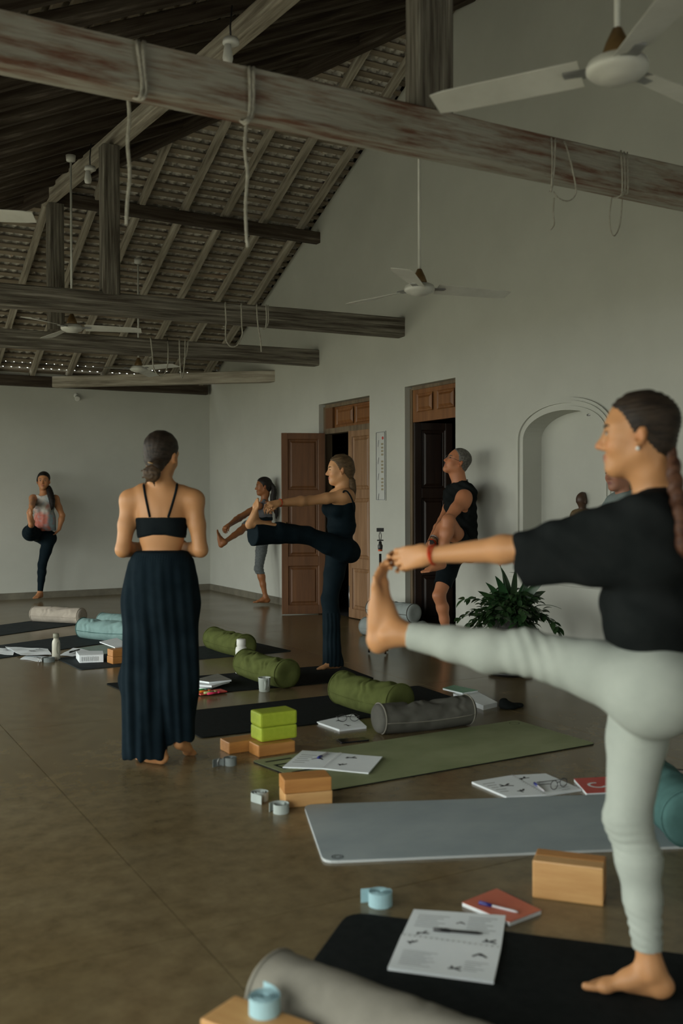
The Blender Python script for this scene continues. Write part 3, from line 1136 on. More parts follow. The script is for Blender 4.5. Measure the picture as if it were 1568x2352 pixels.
def surface_net(V, lo, h, disp=None, smooth=1):
    S = V < 0
    nx, ny, nz = V.shape
    c = np.zeros((nx - 1, ny - 1, nz - 1), np.uint8)
    for dx in (0, 1):
        for dy in (0, 1):
            for dz in (0, 1):
                c += S[dx:nx - 1 + dx, dy:ny - 1 + dy, dz:nz - 1 + dz]
    cells = np.argwhere((c > 0) & (c < 8))
    idx = np.full(c.shape, -1, np.int32)
    idx[tuple(cells.T)] = np.arange(len(cells))
    acc = np.zeros((len(cells), 3))
    cnt = np.zeros(len(cells))
    corners = [(i, j, k) for i in (0, 1) for j in (0, 1) for k in (0, 1)]
    vals = {q: V[cells[:, 0] + q[0], cells[:, 1] + q[1], cells[:, 2] + q[2]].astype(float) for q in corners}
    for q in corners:
        for ax in range(3):
            if q[ax] == 0:
                r = list(q)
                r[ax] = 1
                r = tuple(r)
                a, b = vals[q], vals[r]
                m = (a < 0) != (b < 0)
                t = np.where(m, a / np.where(np.abs(a - b) < 1e-12, 1e-12, a - b), 0)
                p = np.tile(np.array(q, float), (len(cells), 1))
                p[:, ax] += t
                acc[m] += p[m]
                cnt[m] += 1
    vert = lo + h * (cells + acc / np.maximum(cnt, 1)[:, None])
    faces = []
    for ax in range(3):
        a1, a2 = (ax + 1) % 3, (ax + 2) % 3
        sl0 = [slice(None)] * 3
        sl1 = [slice(None)] * 3
        sl0[ax] = slice(0, -1)
        sl1[ax] = slice(1, None)
        A, B = S[tuple(sl0)], S[tuple(sl1)]
        e = np.argwhere(A != B)
        e = e[(e[:, a1] > 0) & (e[:, a2] > 0) & (e[:, a1] < V.shape[a1] - 1) & (e[:, a2] < V.shape[a2] - 1)]
        if not len(e):
            continue
        ins = S[tuple(e.T)]

        def cell(d1, d2):
            q = e.copy()
            q[:, a1] -= d1
            q[:, a2] -= d2
            return idx[tuple(q.T)]
        q = np.stack([cell(1, 1), cell(0, 1), cell(0, 0), cell(1, 0)], 1)
        q[~ins] = q[~ins][:, ::-1]
        faces.append(q)
    faces = np.concatenate(faces)
    # light smoothing
    for _ in range(smooth):
        s = np.zeros_like(vert)
        n = np.zeros(len(vert))
        for i in range(4):
            a, b = faces[:, i], faces[:, (i + 1) % 4]
            for j in range(3):
                s[:, j] += np.bincount(a, vert[b, j], len(vert)) + np.bincount(b, vert[a, j], len(vert))
            n += np.bincount(a, minlength=len(vert)) + np.bincount(b, minlength=len(vert))
        vert = vert * 0.5 + 0.5 * s / np.maximum(n, 1)[:, None]
    if disp is not None:
        fn = np.zeros_like(vert)
        e1 = vert[faces[:, 2]] - vert[faces[:, 0]]
        e2 = vert[faces[:, 3]] - vert[faces[:, 1]]
        nn = np.cross(e1, e2)
        for i in range(4):
            for j in range(3):
                fn[:, j] += np.bincount(faces[:, i], nn[:, j], len(vert))
        fn /= np.linalg.norm(fn, axis=1)[:, None] + 1e-12
        vert = vert + fn * disp(vert)[:, None]
    return vert, faces


def np_obj(name, vert, faces, mat, parent, color=None, origin=None):
    """mesh from arrays; vert in world coordinates, stored relative to the parent's origin"""
    o0 = np.array(parent.location) if parent is not None else (origin if origin is not None else np.zeros(3))
    me = bpy.data.meshes.new(name)
    me.vertices.add(len(vert))
    me.vertices.foreach_set('co', (vert - o0).astype(np.float32).ravel())
    me.loops.add(faces.size)
    me.loops.foreach_set('vertex_index', faces.astype(np.int32).ravel())
    me.polygons.add(len(faces))
    me.polygons.foreach_set('loop_start', np.arange(0, faces.size, 4, dtype=np.int32))
    me.polygons.foreach_set('loop_total', np.full(len(faces), 4, np.int32))
    me.update(calc_edges=True)
    me.polygons.foreach_set('use_smooth', np.ones(len(faces), bool))
    me.materials.append(mat)
    if color is not None:
        at = me.color_attributes.new('col', 'FLOAT_COLOR', 'POINT')
        cc = color(vert)
        at.data.foreach_set('color', np.concatenate([cc, np.ones((len(cc), 1))], 1).astype(np.float32).ravel())
    o = bpy.data.objects.new(name, me)
    C.objects.link(o)
    if parent is not None:
        o.parent = parent
    else:
        o.location = Vector(o0)
    return o


def bump_noise(p, f, seed=0):
    """cheap smooth pseudo noise from sines"""
    r = np.random.default_rng(seed)
    s = np.zeros(len(p))
    for i in range(5):
        d = r.normal(size=3)
        d /= np.linalg.norm(d)
        s += np.sin((p @ d) * f * (0.7 + 0.25 * i) * 6.283 + r.uniform(0, 6.28))
    return s / 5


class Head:
    """local frame: f forward (face), u up, l left; origin between the ears at eye height"""
    def __init__(s, c, f, u, scale=1.0):
        s.c = np.asarray(c, float)
        s.f = _n(f)
        s.u = _n(np.asarray(u, float) - s.f * (np.asarray(u, float) @ s.f))
        s.l = np.cross(s.u, s.f)
        s.s = scale

    def at(s, x, y, z):
        return s.c + s.s * (s.f * x + s.l * y + s.u * z)

    def add(s, F, male=False):
        k, at = s.s, s.at
        ax = [s.f, s.l, s.u]
        A = lambda *r: [q * k for q in r]
        F.ell(at(-.012, 0, .034), A(.094, .075, .083), ax, k=.01, tag='head')
        F.ell(at(.026, 0, -.026), A(.058, .060, .086), ax, k=.03, tag='head')
        for y in (-1, 1):
            F.cone(at(-.010, y * .050, -.050), at(.052, y * .014, -.096), .020 * k, .017 * k, k=.035, tag='head')
            F.cone(at(.058, y * .012, .022), at(.052, y * .045, .018), .022 * k, .018 * k, k=.02, tag='head')
            F.ell(at(.052, y * .038, -.034), A(.025, .022, .024), ax, k=.025, tag='head')
            F.ell(at(.093, y * .030, -.002), A(.017, .021, .011), ax, k=.012, tag='head', mode='sub')
            F.ell(at(.069, y * .031, -.003), A(.0125, .016, .0115), ax, k=.006, tag='head')
            F.cone(at(.088, y * .006, -.040), at(.090, y * .011, -.043), .008 * k, .007 * k, k=.006, tag='head')
            # ear
            F.ell(at(-.010, y * .080, -.012), A(.017, .010, .031), [s.f * .95 + s.u * .25, s.l + s.f * -.35 * y, s.u - s.f * .2], k=.006, tag='head')
            F.ell(at(-.004, y * .087, -.010), A(.009, .006, .017), ax, k=.004, tag='head', mode='sub')
        F.ell(at(.061, 0, -.099), A(.019, .020, .017), ax, k=.02, tag='head')
        F.cone(at(.078, 0, .006), at(.104, 0, -.036), .0085 * k, .0105 * k, k=.012, tag='head')
        F.ell(at(.0805, 0, -.064), A(.011, .022, .0065), ax, k=.005, tag='head')
        F.ell(at(.0790, 0, -.0755), A(.011, .019, .0070), ax, k=.004, tag='head')
        F.cone(at(-.030, 0, -.050), at(-.035, 0, -.10), .052 * k, .050 * k, k=.03, tag='head')
        if male:
            F.ell(at(.058, 0, -.100), A(.024, .030, .020), ax, k=.02, tag='head')

    def hair(s, h, F=None, fringe=.079, vol=0.0, nape=True, back=0.0):
        F = F or Field(h)
        k, at = s.s, s.at
        ax = [s.f, s.l, s.u]
        v = vol
        F.ell(at(-.018 - back, 0, .038), [(.101 + v) * k, (.0825 + v) * k, (.087 + v) * k], ax, k=.01)
        F.ell(at(-.050, 0, -.022), [(.058 + v) * k, (.064 + v) * k, (.062 + v) * k], ax, k=.02)
        F.ell(at(.086, 0, -.045), [.084 * k, .2 * k, (fringe + .043) * k], ax, k=.008, mode='sub')
        F.ell(at(.02, 0, -.10), [.062 * k, .2 * k, .085 * k], ax, k=.01, mode='sub')
        for y in (-1, 1):
            F.ell(at(-.012, y * .088, -.018), [.021 * k, .02 * k, .034 * k], ax, k=.006, mode='sub')
        return F

    def details(s, root, skin_brow, iris=(0.05, 0.03, 0.02), closed=False, brow_mat=None, side=(-1, 1)):
        o0 = np.array(root.location)
        for y in side:
            # eye
            p = s.at(.0812, y * .031, -.003) - o0
            me = Geo()
            n, m = 10, 6
            vv, ff = [], []
            for i in range(m + 1):
                for j in range(n):
                    a = math.pi * i / m
                    b = 2 * math.pi * j / n
                    vv.append(tuple(p + s.s * (s.f * (.0055 * math.cos(a)) + s.l * (.0125 * math.sin(a) * math.cos(b)) + s.u * (.0045 * (0.35 if closed else 1) * math.sin(a) * math.sin(b)))))
            for i in range(m):
                for j in range(n):
                    ff.append((i * n + j, i * n + (j + 1) % n, (i + 1) * n + (j + 1) % n, (i + 1) * n + j))
            idx = [1 if i < 2 else 0 for i in range(m) for j in range(n)]
            mesh_obj('eye', vv, ff, None, root, True, mats=[EYE_WHITE if not closed else LASH, LASH], midx=idx)
            pts = [s.at(.0872 - .0125 * t * t, y * (.014 + .036 * t), .016 + .006 * math.sin(t * 2.6)) - o0 for t in (0, .3, .6, 1)]
            v, f = tube_geo(pts, [.0034 * s.s, .0040 * s.s, .0036 * s.s, .0016 * s.s], 6)
            mesh_obj('eyebrow', v, f, brow_mat or LASH, root, True)
            zl = -.0025 if closed else .0022
            pts = [s.at(.0868 - .009 * (t * 2 - .8) ** 2, y * (.018 + .027 * t), zl + .002 * math.sin(t * 3.1)) - o0 for t in (0, .25, .5, .75, 1)]
            v, f = tube_geo(pts, [.0008 * s.s, .0014 * s.s, .0016 * s.s, .0015 * s.s, .0008 * s.s], 5)
            mesh_obj('eyelashes', v, f, LASH, root, True)


EYE_WHITE = noise_mat('eye_white', (0.42, 0.40, 0.36, 1), (0.46, 0.44, 0.40, 1), rough=0.25)
LASH = noise_mat('dark_lash', (0.02, 0.013, 0.008, 1), (0.03, 0.02, 0.012, 1), rough=0.6)


def hand(F, wr, d, pn, curl=(0.3, 0.3, 0.2), thumb_side=1, spread=0.12, s=1.0, thumb=None, tag='hand', curls=None, wr_r=.021):
    """d: wrist to knuckles, pn: out of the palm, thumb_side: +1 when the thumb lies along d x pn"""
    d = _n(d)
    pn = _n(np.asarray(pn, float) - d * (np.asarray(pn, float) @ d))
    sd = np.cross(d, pn) * thumb_side
    wr = np.asarray(wr, float)
    F.cone(wr, wr + d * .03 * s, wr_r * s, .022 * s, k=.02, tag=tag, flat=(pn, 1.25))
    L = [(.027, .080, (.040, .025, .020), .0083), (.009, .084, (.044, .028, .021), .0085),
         (-.009, .081, (.041, .026, .020), .008), (-.026, .074, (.032, .020, .018), .0072)]
    for i, (o, kn, ph, r) in enumerate(L):
        k0 = wr + d * kn * s + sd * o * s
        F.cone(wr + d * .018 * s + sd * o * .55 * s, k0, .0155 * s, .0105 * s, k=.012, tag=tag, flat=(pn, 1.15))
        a = 0.0
        p = k0
        side = sd * (o / .027) * spread
        cc = curls[i] if curls else curl
        for j in range(3):
            a += cc[j]
            q = p + _n(d * math.cos(a) + pn * math.sin(a) + side * math.cos(a)) * ph[j] * s
            F.cone(p, q, r * s * (1 - .07 * j), r * s * (.93 - .08 * j), k=.004, tag=tag)
            p = q
    t0 = wr + d * .022 * s + sd * .020 * s + pn * .004 * s
    t = thumb or (.75, .55, .35)           # along d, along side, along palm normal
    d1 = _n(d * t[0] + sd * t[1] + pn * t[2])
    d2 = _n(d * (t[0] + .25) + sd * (t[1] - .35) + pn * (t[2] + .1))
    t1 = t0 + d1 * .042 * s
    F.cone(t0, t1, .0145 * s, .0105 * s, k=.014, tag=tag)
    t2 = t1 + d2 * .028 * s
    F.cone(t1, t2, .0100 * s, .0092 * s, k=.005, tag=tag)
    F.cone(t2, t2 + d2 * .022 * s, .0092 * s, .0075 * s, k=.004, tag=tag)


def foot(F, ank, td, up, med, s=1.0, h_ank=.072, toe_curl=0.0, tag='foot', L=1.0):
    """ank: ankle joint, td: heel to toe, up: away from the sole, med: towards the big toe"""
    td = _n(td)
    up = _n(np.asarray(up, float) - td * (np.asarray(up, float) @ td))
    med = _n(np.asarray(med, float) - td * (np.asarray(med, float) @ td) - up * (np.asarray(med, float) @ up))
    a = np.asarray(ank, float)
    g = a - up * h_ank * s                 # point on the ground under the ankle
    pt = lambda x, m, z: g + s * (td * x * L + med * m + up * z)
    F.ell(pt(-.030, 0, .031), [.034 * s, .029 * s, .031 * s], [td, med, up], k=.022, tag=tag)
    F.cone(a + up * .02 * s, pt(-.022, 0, .040), .030 * s, .027 * s, k=.02, tag=tag)
    F.cone(a, pt(.055, .004, .042), .032 * s, .026 * s, k=.025, tag=tag)
    F.cone(pt(.045, .006, .040), pt(.118, .016, .020), .025 * s, .017 * s, k=.022, tag=tag)
    F.cone(pt(.020, -.010, .026), pt(.112, -.022, .0145), .024 * s, .0135 * s, k=.022, tag=tag)
    F.cone(pt(-.02, -.004, .020), pt(.06, -.016, .017), .020 * s, .016 * s, k=.02, tag=tag)
    F.ell(pt(.118, .022, .017), [.022 * s, .018 * s, .0165 * s], [td, med, up], k=.012, tag=tag)
    F.ell(pt(.0, .030, .066), [.012 * s, .008 * s, .013 * s], [td, med, up], k=.014, tag=tag)
    F.ell(pt(-.008, -.030, .058), [.012 * s, .008 * s, .013 * s], [td, med, up], k=.014, tag=tag)
    for i, (m, x0, l, r) in enumerate([(.022, .126, .044, .0115), (.004, .130, .036, .0082), (-.009, .126, .031, .0078),
                                       (-.021, .120, .026, .0074), (-.032, .112, .022, .0072)]):
        p0 = pt(x0, m, .014)
        p1 = pt(x0 + l * .55, m + .001, .0135 + toe_curl * l * .4)
        p2 = pt(x0 + l, m + .002 * (1 if i else -1), r / 1 + toe_curl * l)
        F.cone(p0, p1, r * s * 1.05, r * s, k=.005, tag=tag)
        F.cone(p1, p2, r * s, r * s * 1.02, k=.004, tag=tag)
    return pt


def replay(F, tags, off, h, clips_by_tag=None, kmul=1.0):
    """a garment: the same limbs a little thicker"""
    G2 = Field(h)
    for o in F.ops:
        if o['tag'] in tags and o['mode'] == 'add':
            q = dict(o)
            of = off[o['tag']] if isinstance(off, dict) else off
            if q['t'] == 'cone':
                q['ra'] += of
                q['rb'] += of
            else:
                q['r'] = q['r'] + of
            q['lo'] = o['lo'] - of
            q['hi'] = o['hi'] + of
            q['k'] = o['k'] * kmul
            q['clips'] = list(o['clips']) + list((clips_by_tag or {}).get(o['tag'], []))
            G2.ops.append(q)
    return G2


SKIN = vcol_mat('skin', rough=0.48, spec=0.35, bump=0.08, bscale=160, sss=0.06)


def skin_color(base, head=None, lips=(0.30, 0.09, 0.06), extra=(), var=0.12):
    base = np.array(base)
    red = np.array([1.12, 0.86, 0.78])

    def f(p):
        c = np.tile(base, (len(p), 1))
        n = bump_noise(p, 6, 3)[:, None]
        c = c * (1 + 0.06 * n)
        if head is not None:
            q = (p - head.c) / head.s
            x, y, z = q @ head.f, q @ head.l, q @ head.u
            m = np.exp(-(((x - .088) / .012) ** 2 + (y / .020) ** 2 + ((z + .069) / .0085) ** 2))
            m = np.clip(m * 1.5, 0, 1)[:, None]
            c = c * (1 - m) + np.array(lips) * m
            ck = np.exp(-(((x - .07) / .03) ** 2 + ((np.abs(y) - .04) / .018) ** 2 + ((z + .035) / .02) ** 2))[:, None] * .6
            c = c * (1 - ck) + c * red * ck
            nt = np.exp(-(((x - .104) / .014) ** 2 + (y / .014) ** 2 + ((z + .038) / .014) ** 2))[:, None] * .7
            c = c * (1 - nt) + c * red * nt
            er = np.exp(-(((x + .01) / .02) ** 2 + ((np.abs(y) - .08) / .01) ** 2 + ((z + .012) / .03) ** 2))[:, None] * .7
            c = c * (1 - er) + c * red * er
        for (pt, r, col, a) in extra:
            m = (np.exp(-((p - np.array(pt)) ** 2).sum(1) / r ** 2) * a)[:, None]
            c = c * (1 - m) + np.array(col) * m
        return np.clip(c, 0, 1)
    return f


def leg(F, hip, knee, ank, s=1.0, tag='thigh', tag2='shin', fwd=None, thick=1.0):
    """thigh and calf with their tapers; fwd = direction the knee cap faces"""
    hip, knee, ank = map(np.asarray, (hip, knee, ank))
    t = thick * s
    m1 = hip * .55 + knee * .45
    F.cone(hip, m1, .084 * t, .071 * t, k=.03, tag=tag)
    F.cone(m1, knee, .071 * t, .052 * t, k=.02, tag=tag)
    F.cone(knee, knee * .93 + ank * .07, .051 * t, .049 * t, k=.02, tag=tag2)
    c1 = knee * .72 + ank * .28
    c2 = knee * .45 + ank * .55
    bk = -_n(fwd) * .012 * s if fwd is not None else 0
    F.cone(knee, c1 + bk, .046 * t, .052 * t, k=.02, tag=tag2)
    F.cone(c1 + bk, c2 + bk * .6, .052 * t, .041 * t, k=.02, tag=tag2)
    F.cone(c2 + bk * .6, ank, .041 * t, .029 * t, k=.02, tag=tag2)
    if fwd is not None:
        F.ell(knee + _n(fwd) * .026 * s, [.027 * t] * 3, k=.025, tag=tag2)


def arm(F, sh, el, wr, s=1.0, tag='upper', tag2='fore', thick=1.0):
    sh, el, wr = map(np.asarray, (sh, el, wr))
    t = thick * s
    F.ell(sh, [.052 * t] * 3, k=.035, tag=tag)
    F.cone(sh, sh * .5 + el * .5, .046 * t, .041 * t, k=.03, tag=tag)
    F.cone(sh * .5 + el * .5, el, .041 * t, .035 * t, k=.02, tag=tag)
    m = el * .7 + wr * .3
    F.cone(el, m, .036 * t, .038 * t, k=.02, tag=tag2)
    F.cone(m, wr, .038 * t, .023 * t, k=.02, tag=tag2, )


def torso(F, pel, chest, neck, right, fwd, s=1.0, sh_w=.17, fem=1.0, waist=.105, hipw=.135, rib=.125, depth=.095, wd=.082):
    """pel: centre of the pelvis, chest: centre of the ribcage, neck: base of the neck"""
    pel, chest, neck = map(np.asarray, (pel, chest, neck))
    r, f = _n(right), _n(fwd)
    up = _n(neck - pel)
    r = _n(r - up * (r @ up))
    f = _n(np.cross(up, r)) if np.cross(up, r) @ f > 0 else _n(np.cross(r, up))
    w = pel * .45 + chest * .55
    F.ell(pel, [hipw * s, .100 * s, .095 * s], [r, f, up], k=.05, tag='pelvis')
    for q in (-1, 1):
        F.ell(pel + r * q * .062 * s - f * .050 * s - up * .025 * s, [.066 * s, .070 * s, .078 * s], [r, f, up], k=.03, tag='pelvis')
    F.ell(w, [waist * s, wd * s, .11 * s], [r, f, up], k=.05, tag='waist')
    F.ell(chest, [rib * s, depth * s, .135 * s], [r, f, up], k=.05, tag='chest')
    F.cone(chest + up * .09 * s + r * (sh_w - .06) * s, chest + up * .09 * s - r * (sh_w - .06) * s, .062 * s, .062 * s, k=.05, tag='chest', flat=(f, 1.1))
    F.cone(neck - up * .03 * s, neck - up * .045 * s + r * .10 * s, .045 * s, .034 * s, k=.04, tag='chest')
    F.cone(neck - up * .03 * s, neck - up * .045 * s - r * .10 * s, .045 * s, .034 * s, k=.04, tag='chest')
    if fem > 0:
        for q in (-1, 1):
            F.ell(chest + r * q * .062 * s + f * (depth - .020) * s - up * .01 * s, [.056 * s, .052 * s, .056 * s], [r, f, up], k=.035, tag='chest')
    return r, f, up


def on_body(v, x, y, lift=.002, rad=6, far=False):
    """the point of a surface seen at a photo pixel"""
    q = v - CAM
    d = q @ Fv
    px = 784 + FPX * (q @ Rv) / d
    py = 1176 - FPX * (q @ Uv) / d
    m = (np.abs(px - x) < rad) & (np.abs(py - y) < rad)
    if not m.any():
        return None
    dd = np.sort(d[m])
    return P(x, y, dd[min(3, len(dd) - 1)] - lift)

# ------------------------------------------------------------ garments' materials
def cloth(name, c1, c2=None, rough=0.9, sheen=0.0, sc_=(9, 9, 9), bump=0.12):
    c2 = c2 or tuple(min(1, v * 1.25) for v in c1[:3]) + (1,)
    return noise_mat(name, c1, c2, sc_, rough, 4, bump, (350, 350, 350), spec=0.04, sheen=sheen, dist=0.001)


pale_leg = cloth('pale_green_grey_jersey', (0.34, 0.37, 0.33, 1), (0.39, 0.42, 0.375, 1))
black_tee = cloth('black_cotton', (0.009, 0.011, 0.011, 1), (0.014, 0.016, 0.016, 1))
navy_cloth = cloth('dark_navy_linen', (0.006, 0.012, 0.017, 1), (0.010, 0.018, 0.024, 1))
black_jersey = cloth('black_jersey', (0.006, 0.009, 0.011, 1), (0.010, 0.014, 0.016, 1), rough=0.7)
navy_jersey = cloth('blue_black_jersey', (0.005, 0.011, 0.015, 1), (0.008, 0.015, 0.020, 1), rough=0.7)
grey_jersey = cloth('mottled_grey_jersey', (0.09, 0.10, 0.10, 1), (0.14, 0.15, 0.15, 1), sc_=(60, 60, 60))
grey_top = cloth('grey_sports_jersey', (0.10, 0.10, 0.11, 1), (0.13, 0.13, 0.14, 1))
hood_cloth = cloth('grey_green_hoodie', (0.15, 0.19, 0.18, 1), (0.22, 0.26, 0.25, 1))
pale_lining = cloth('pale_grey_shorts_lining', (0.3, 0.32, 0.32, 1))
hair_brown = noise_mat('brown_hair', (0.030, 0.018, 0.010, 1), (0.085, 0.052, 0.028, 1), (22, 22, 60), 0.55, 6, 0.5, (60, 60, 160), dist=0.003, spec=0.25)
hair_dark = noise_mat('black_hair', (0.008, 0.006, 0.005, 1), (0.020, 0.015, 0.012, 1), (22, 22, 60), 0.55, 6, 0.4, (60, 60, 160), dist=0.003, spec=0.25)
hair_mid = noise_mat('dark_brown_hair_pulled_back', (0.012, 0.008, 0.006, 1), (0.040, 0.027, 0.017, 1), (22, 22, 70), 0.55, 6, 0.5, (60, 60, 180), dist=0.003, spec=0.25)
hair_fair = noise_mat('dark_blonde_hair', (0.055, 0.033, 0.016, 1), (0.14, 0.09, 0.045, 1), (22, 22, 60), 0.55, 6, 0.5, (60, 60, 160), dist=0.003, spec=0.25)
hair_red = noise_mat('reddish_braid_hair', (0.05, 0.02, 0.012, 1), (0.12, 0.055, 0.03, 1), (30, 30, 60), 0.55, 6, 0.5, (60, 60, 160), dist=0.003, spec=0.25)
hair_grey = noise_mat('grey_cropped_hair', (0.055, 0.05, 0.042, 1), (0.17, 0.16, 0.14, 1), (60, 60, 60), 0.6, 6, 0.6, (200, 200, 200), dist=0.003)
red_cord = cloth('red_cord', (0.42, 0.035, 0.015, 1), (0.5, 0.06, 0.02, 1))
glass_clear = noise_mat('lens_glass', (0.8, 0.8, 0.8, 1), (0.9, 0.9, 0.9, 1), rough=0.05)
glass_clear.node_tree.nodes['Principled BSDF'].inputs['Transmission Weight'].default_value = 1.0
pearl_m = noise_mat('pearl', (0.6, 0.6, 0.56, 1), (0.7, 0.7, 0.66, 1), rough=0.2)
T_SKIN = (0.50, 0.245, 0.105)


def person(label, x, y, d=None):
    g = G(x, y)
    return empty('person', label, 'person', g)


def ring(name, c, ax, r, t, mat, root, n=20, flat=None):
    ax = _n(ax)
    a = _n(np.cross(ax, [0.3, 0.2, 0.93]))
    b = np.cross(ax, a)
    o0 = np.array(root.location)
    pts = [np.asarray(c) - o0 + r * (a * math.cos(2 * math.pi * i / n) + b * math.sin(2 * math.pi * i / n)) for i in range(n + 1)]
    v, f = tube_geo(pts, t, 6, cap=False)
    return mesh_obj(name, v, f, mat, root, True)


UP = np.array([0, 0, 1.0])
XR = np.array([1.0, 0, 0])      # away from the open side
YF = np.array([0, 1.0, 0])
fl = _n(np.array([Fv[0], Fv[1], 0]))      # level viewing direction
rl = _n(np.array([Rv[0], Rv[1], 0]))


def person_front():
    """pale leggings, black T-shirt, nearest the viewer"""
    root = person('woman in loose black T-shirt and pale grey-green leggings, nearest the viewer', 1500, 2290)
    f = _n(-rl + .30 * fl)
    r = _n(np.cross(f, UP))
    h = .005
    F = Field(h)
    s = .95
    pel, chest, neck = P(1512, 1545, 2.63), P(1500, 1270, 2.62), P(1508, 1150, 2.62)
    torso(F, pel, chest, neck, r, f, s, depth=.092)
    hd = Head(P(1462, 1003, 2.62), f + .03 * UP, UP, .945)
    F.cone(neck - UP * .03, hd.at(-.03, 0, -.05), .054, .050, k=.03, tag='neck')
    hd.add(F)
    # standing leg (far side)
    hipR, kneR, ankR = P(1478, 1560, 2.70), P(1442, 1885, 2.64), P(1491, 2222, 2.60)
    leg(F, hipR, kneR, ankR, .98, 'thighR', 'shinR', f, thick=1.04)
    foot(F, P(1493, 2236, 2.60), f, UP, -r, .97, h_ank=.068)
    # raised leg (near side)
    hipL, kneL, ankL = P(1515, 1585, 2.54), P(1212, 1505, 2.70), P(905, 1458, 2.86)
    leg(F, hipL, kneL, ankL, .98, 'thighL', 'shinL', UP, thick=1.06)
    F.ell(P(1500, 1600, 2.54), [.11, .10, .11], [rl, fl, UP], k=.06, tag='thighL')
    upf_ = _n(ankL - P(832, 1450, 2.9))
    tdf = _n(UP * 1.0 + rl * .10)
    foot(F, ankL, tdf, upf_, r, 1.04, h_ank=.075, toe_curl=.25, L=1.1)
    # arms
    shL, elL, wrL = P(1480, 1205, 2.47), P(1232, 1262, 2.60), P(984, 1281, 2.76)
    arm(F, shL, elL, wrL, .97, 'upL', 'foL', thick=1.0)
    shR, elR, wrR = P(1450, 1205, 2.80), P(1225, 1262, 2.86), P(990, 1284, 2.90)
    arm(F, shR, elR, wrR, .95, 'upR', 'foR', thick=.95)
    d1 = _n(P(900, 1292, 2.84) - wrL)
    hand(F, wrL, d1, fl - .25 * UP, thumb_side=-1, s=1.0, thumb=(.95, .08, .35),
         spread=.02,
         curls=[(.2, .8, .7), (.25, .9, .8), (.3, .9, .8), (.4, .9, .8)])
    d2 = _n(P(905, 1292, 2.93) - wrR)
    hand(F, wrR, d2, -fl - .25 * UP, thumb_side=1, s=.95, spread=.02, curl=(.3, 1.0, .8), thumb=(.95, .08, .3))
    v, q = F.mesh(smooth=2)
    np_obj('body', v, q, SKIN, root, skin_color(T_SKIN, hd))
    hd.details(root, None, side=(-1, 1))
    # hair, braid
    H = hd.hair(.005, fringe=.078)
    v, q = H.mesh(disp=lambda p: .0014 * np.sin(((p - hd.c) @ hd.u) * 520 + 8 * ((p - hd.c) @ hd.f) * 10), smooth=1)
    np_obj('hair', v, q, hair_mid, root)
    B = Field(.005)
    pts = [P(1530, 1030, 2.60), P(1541, 1060, 2.57), P(1548, 1095, 2.52), P(1552, 1130, 2.47), P(1556, 1165, 2.44), P(1560, 1200, 2.43), P(1563, 1235, 2.43), P(1565, 1270, 2.43)]
    for i, p in enumerate(spline(pts, 2)):
        sd = (-1) ** i
        B.ell(p + fl * .008 * sd, [.019, .016, .025], [rl, fl, UP + .5 * sd * fl], k=.004)
    v, q = B.mesh()
    br = np_obj('braid', v, q, hair_red, root)
    # leggings
    ops = {'thighR': .006, 'thighL': .006, 'shinR': .006, 'shinL': .006, 'pelvis': .006, 'waist': .006}
    cl = {'shinR': [(P(1491, 2186, 2.6), -UP)], 'shinL': [(P(940, 1463, 2.84), _n(ankL - kneL))],
          'waist': [(P(1500, 1440, 2.62), UP)]}
    L = replay(F, ops.keys(), ops, h, cl)

    def wr(p):
        w = np.exp(-(((p - kneR) @ UP + .05) / .05) ** 2) * np.sin(((p - kneR) @ UP) * 300 + 3 * bump_noise(p, 6, 2)) * .0016
        a = np.exp(-(((p - ankR) @ UP - .09) / .06) ** 2) * np.sin(((p - ankR) @ (UP + .4 * rl)) * 260 + 3 * bump_noise(p, 8, 5)) * .0018
        b = np.exp(-(((p - kneL) @ rl) / .06) ** 2) * np.sin(((p - kneL) @ (rl + .25 * UP)) * 180) * .0014
        return w + a + b
    v, q = L.mesh(disp=wr, smooth=2)
    np_obj('leggings', v, q, pale_leg, root)
    # T-shirt: wide body, wide half sleeve hanging below the arm
    S = replay(F, ('chest',), .012, h)
    hem = [(P(1400, 1493, 2.62), _n(-UP - .22 * rl))]
    S.cone(P(1503, 1300, 2.62), P(1505, 1400, 2.62), .132, .125, k=.06, clips=hem)
    S.cone(P(1505, 1400, 2.62), P(1505, 1500, 2.62), .125, .118, k=.05, clips=hem)
    S.ell(P(1482, 1415, 2.57), [.10, .12, .10], [rl, fl, UP], k=.05, clips=hem)
    for shp, elp, dd in ((shL, elL, -1), (shR, elR, 1)):
        e = P(1200, 1290, 2.615 if dd < 0 else 2.87)
        cp = [(P(1190, 1270, 2.615 if dd < 0 else 2.87), _n(e - shp + UP * .04))]
        S.cone(shp - UP * .004, e + UP * .022, .076, .052, k=.05, clips=cp, flat=(fl, 1.25))
        S.cone(shp - UP * .085 + rl * .03, e - UP * .030, .078, .040, k=.05, clips=cp, flat=(fl, 1.5))
    S.cone(neck - UP * .05 + rl * .01, neck - UP * .008 + rl * .012, .072, .058, k=.03)

    def fold(p):
        q1 = (p - P(1420, 1340, 2.5))
        t = q1 @ _n(rl * .55 + UP * .85)
        return .0055 * np.sin(t * 75 + 2.5 * bump_noise(p, 2.2, 8)) * (0.6 + .4 * bump_noise(p, 1.5, 9)) + .002 * bump_noise(p, 9, 4)
    S.cone(neck + UP * .02, hd.at(-.03, 0, -.06), .057, .058, k=.006, mode='sub')
    v, q = S.mesh(disp=fold, smooth=2)
    np_obj('t_shirt', v, q, black_tee, root)
    # earring, red bracelet
    e = hd.at(-.004, .083, -.044) - np.array(root.location)
    lathe_obj('earring', [(0, -.006), (.0045, -.004), (.006, 0), (.0045, .004), (0, .006)], pearl_m, root, 12, loc=e)
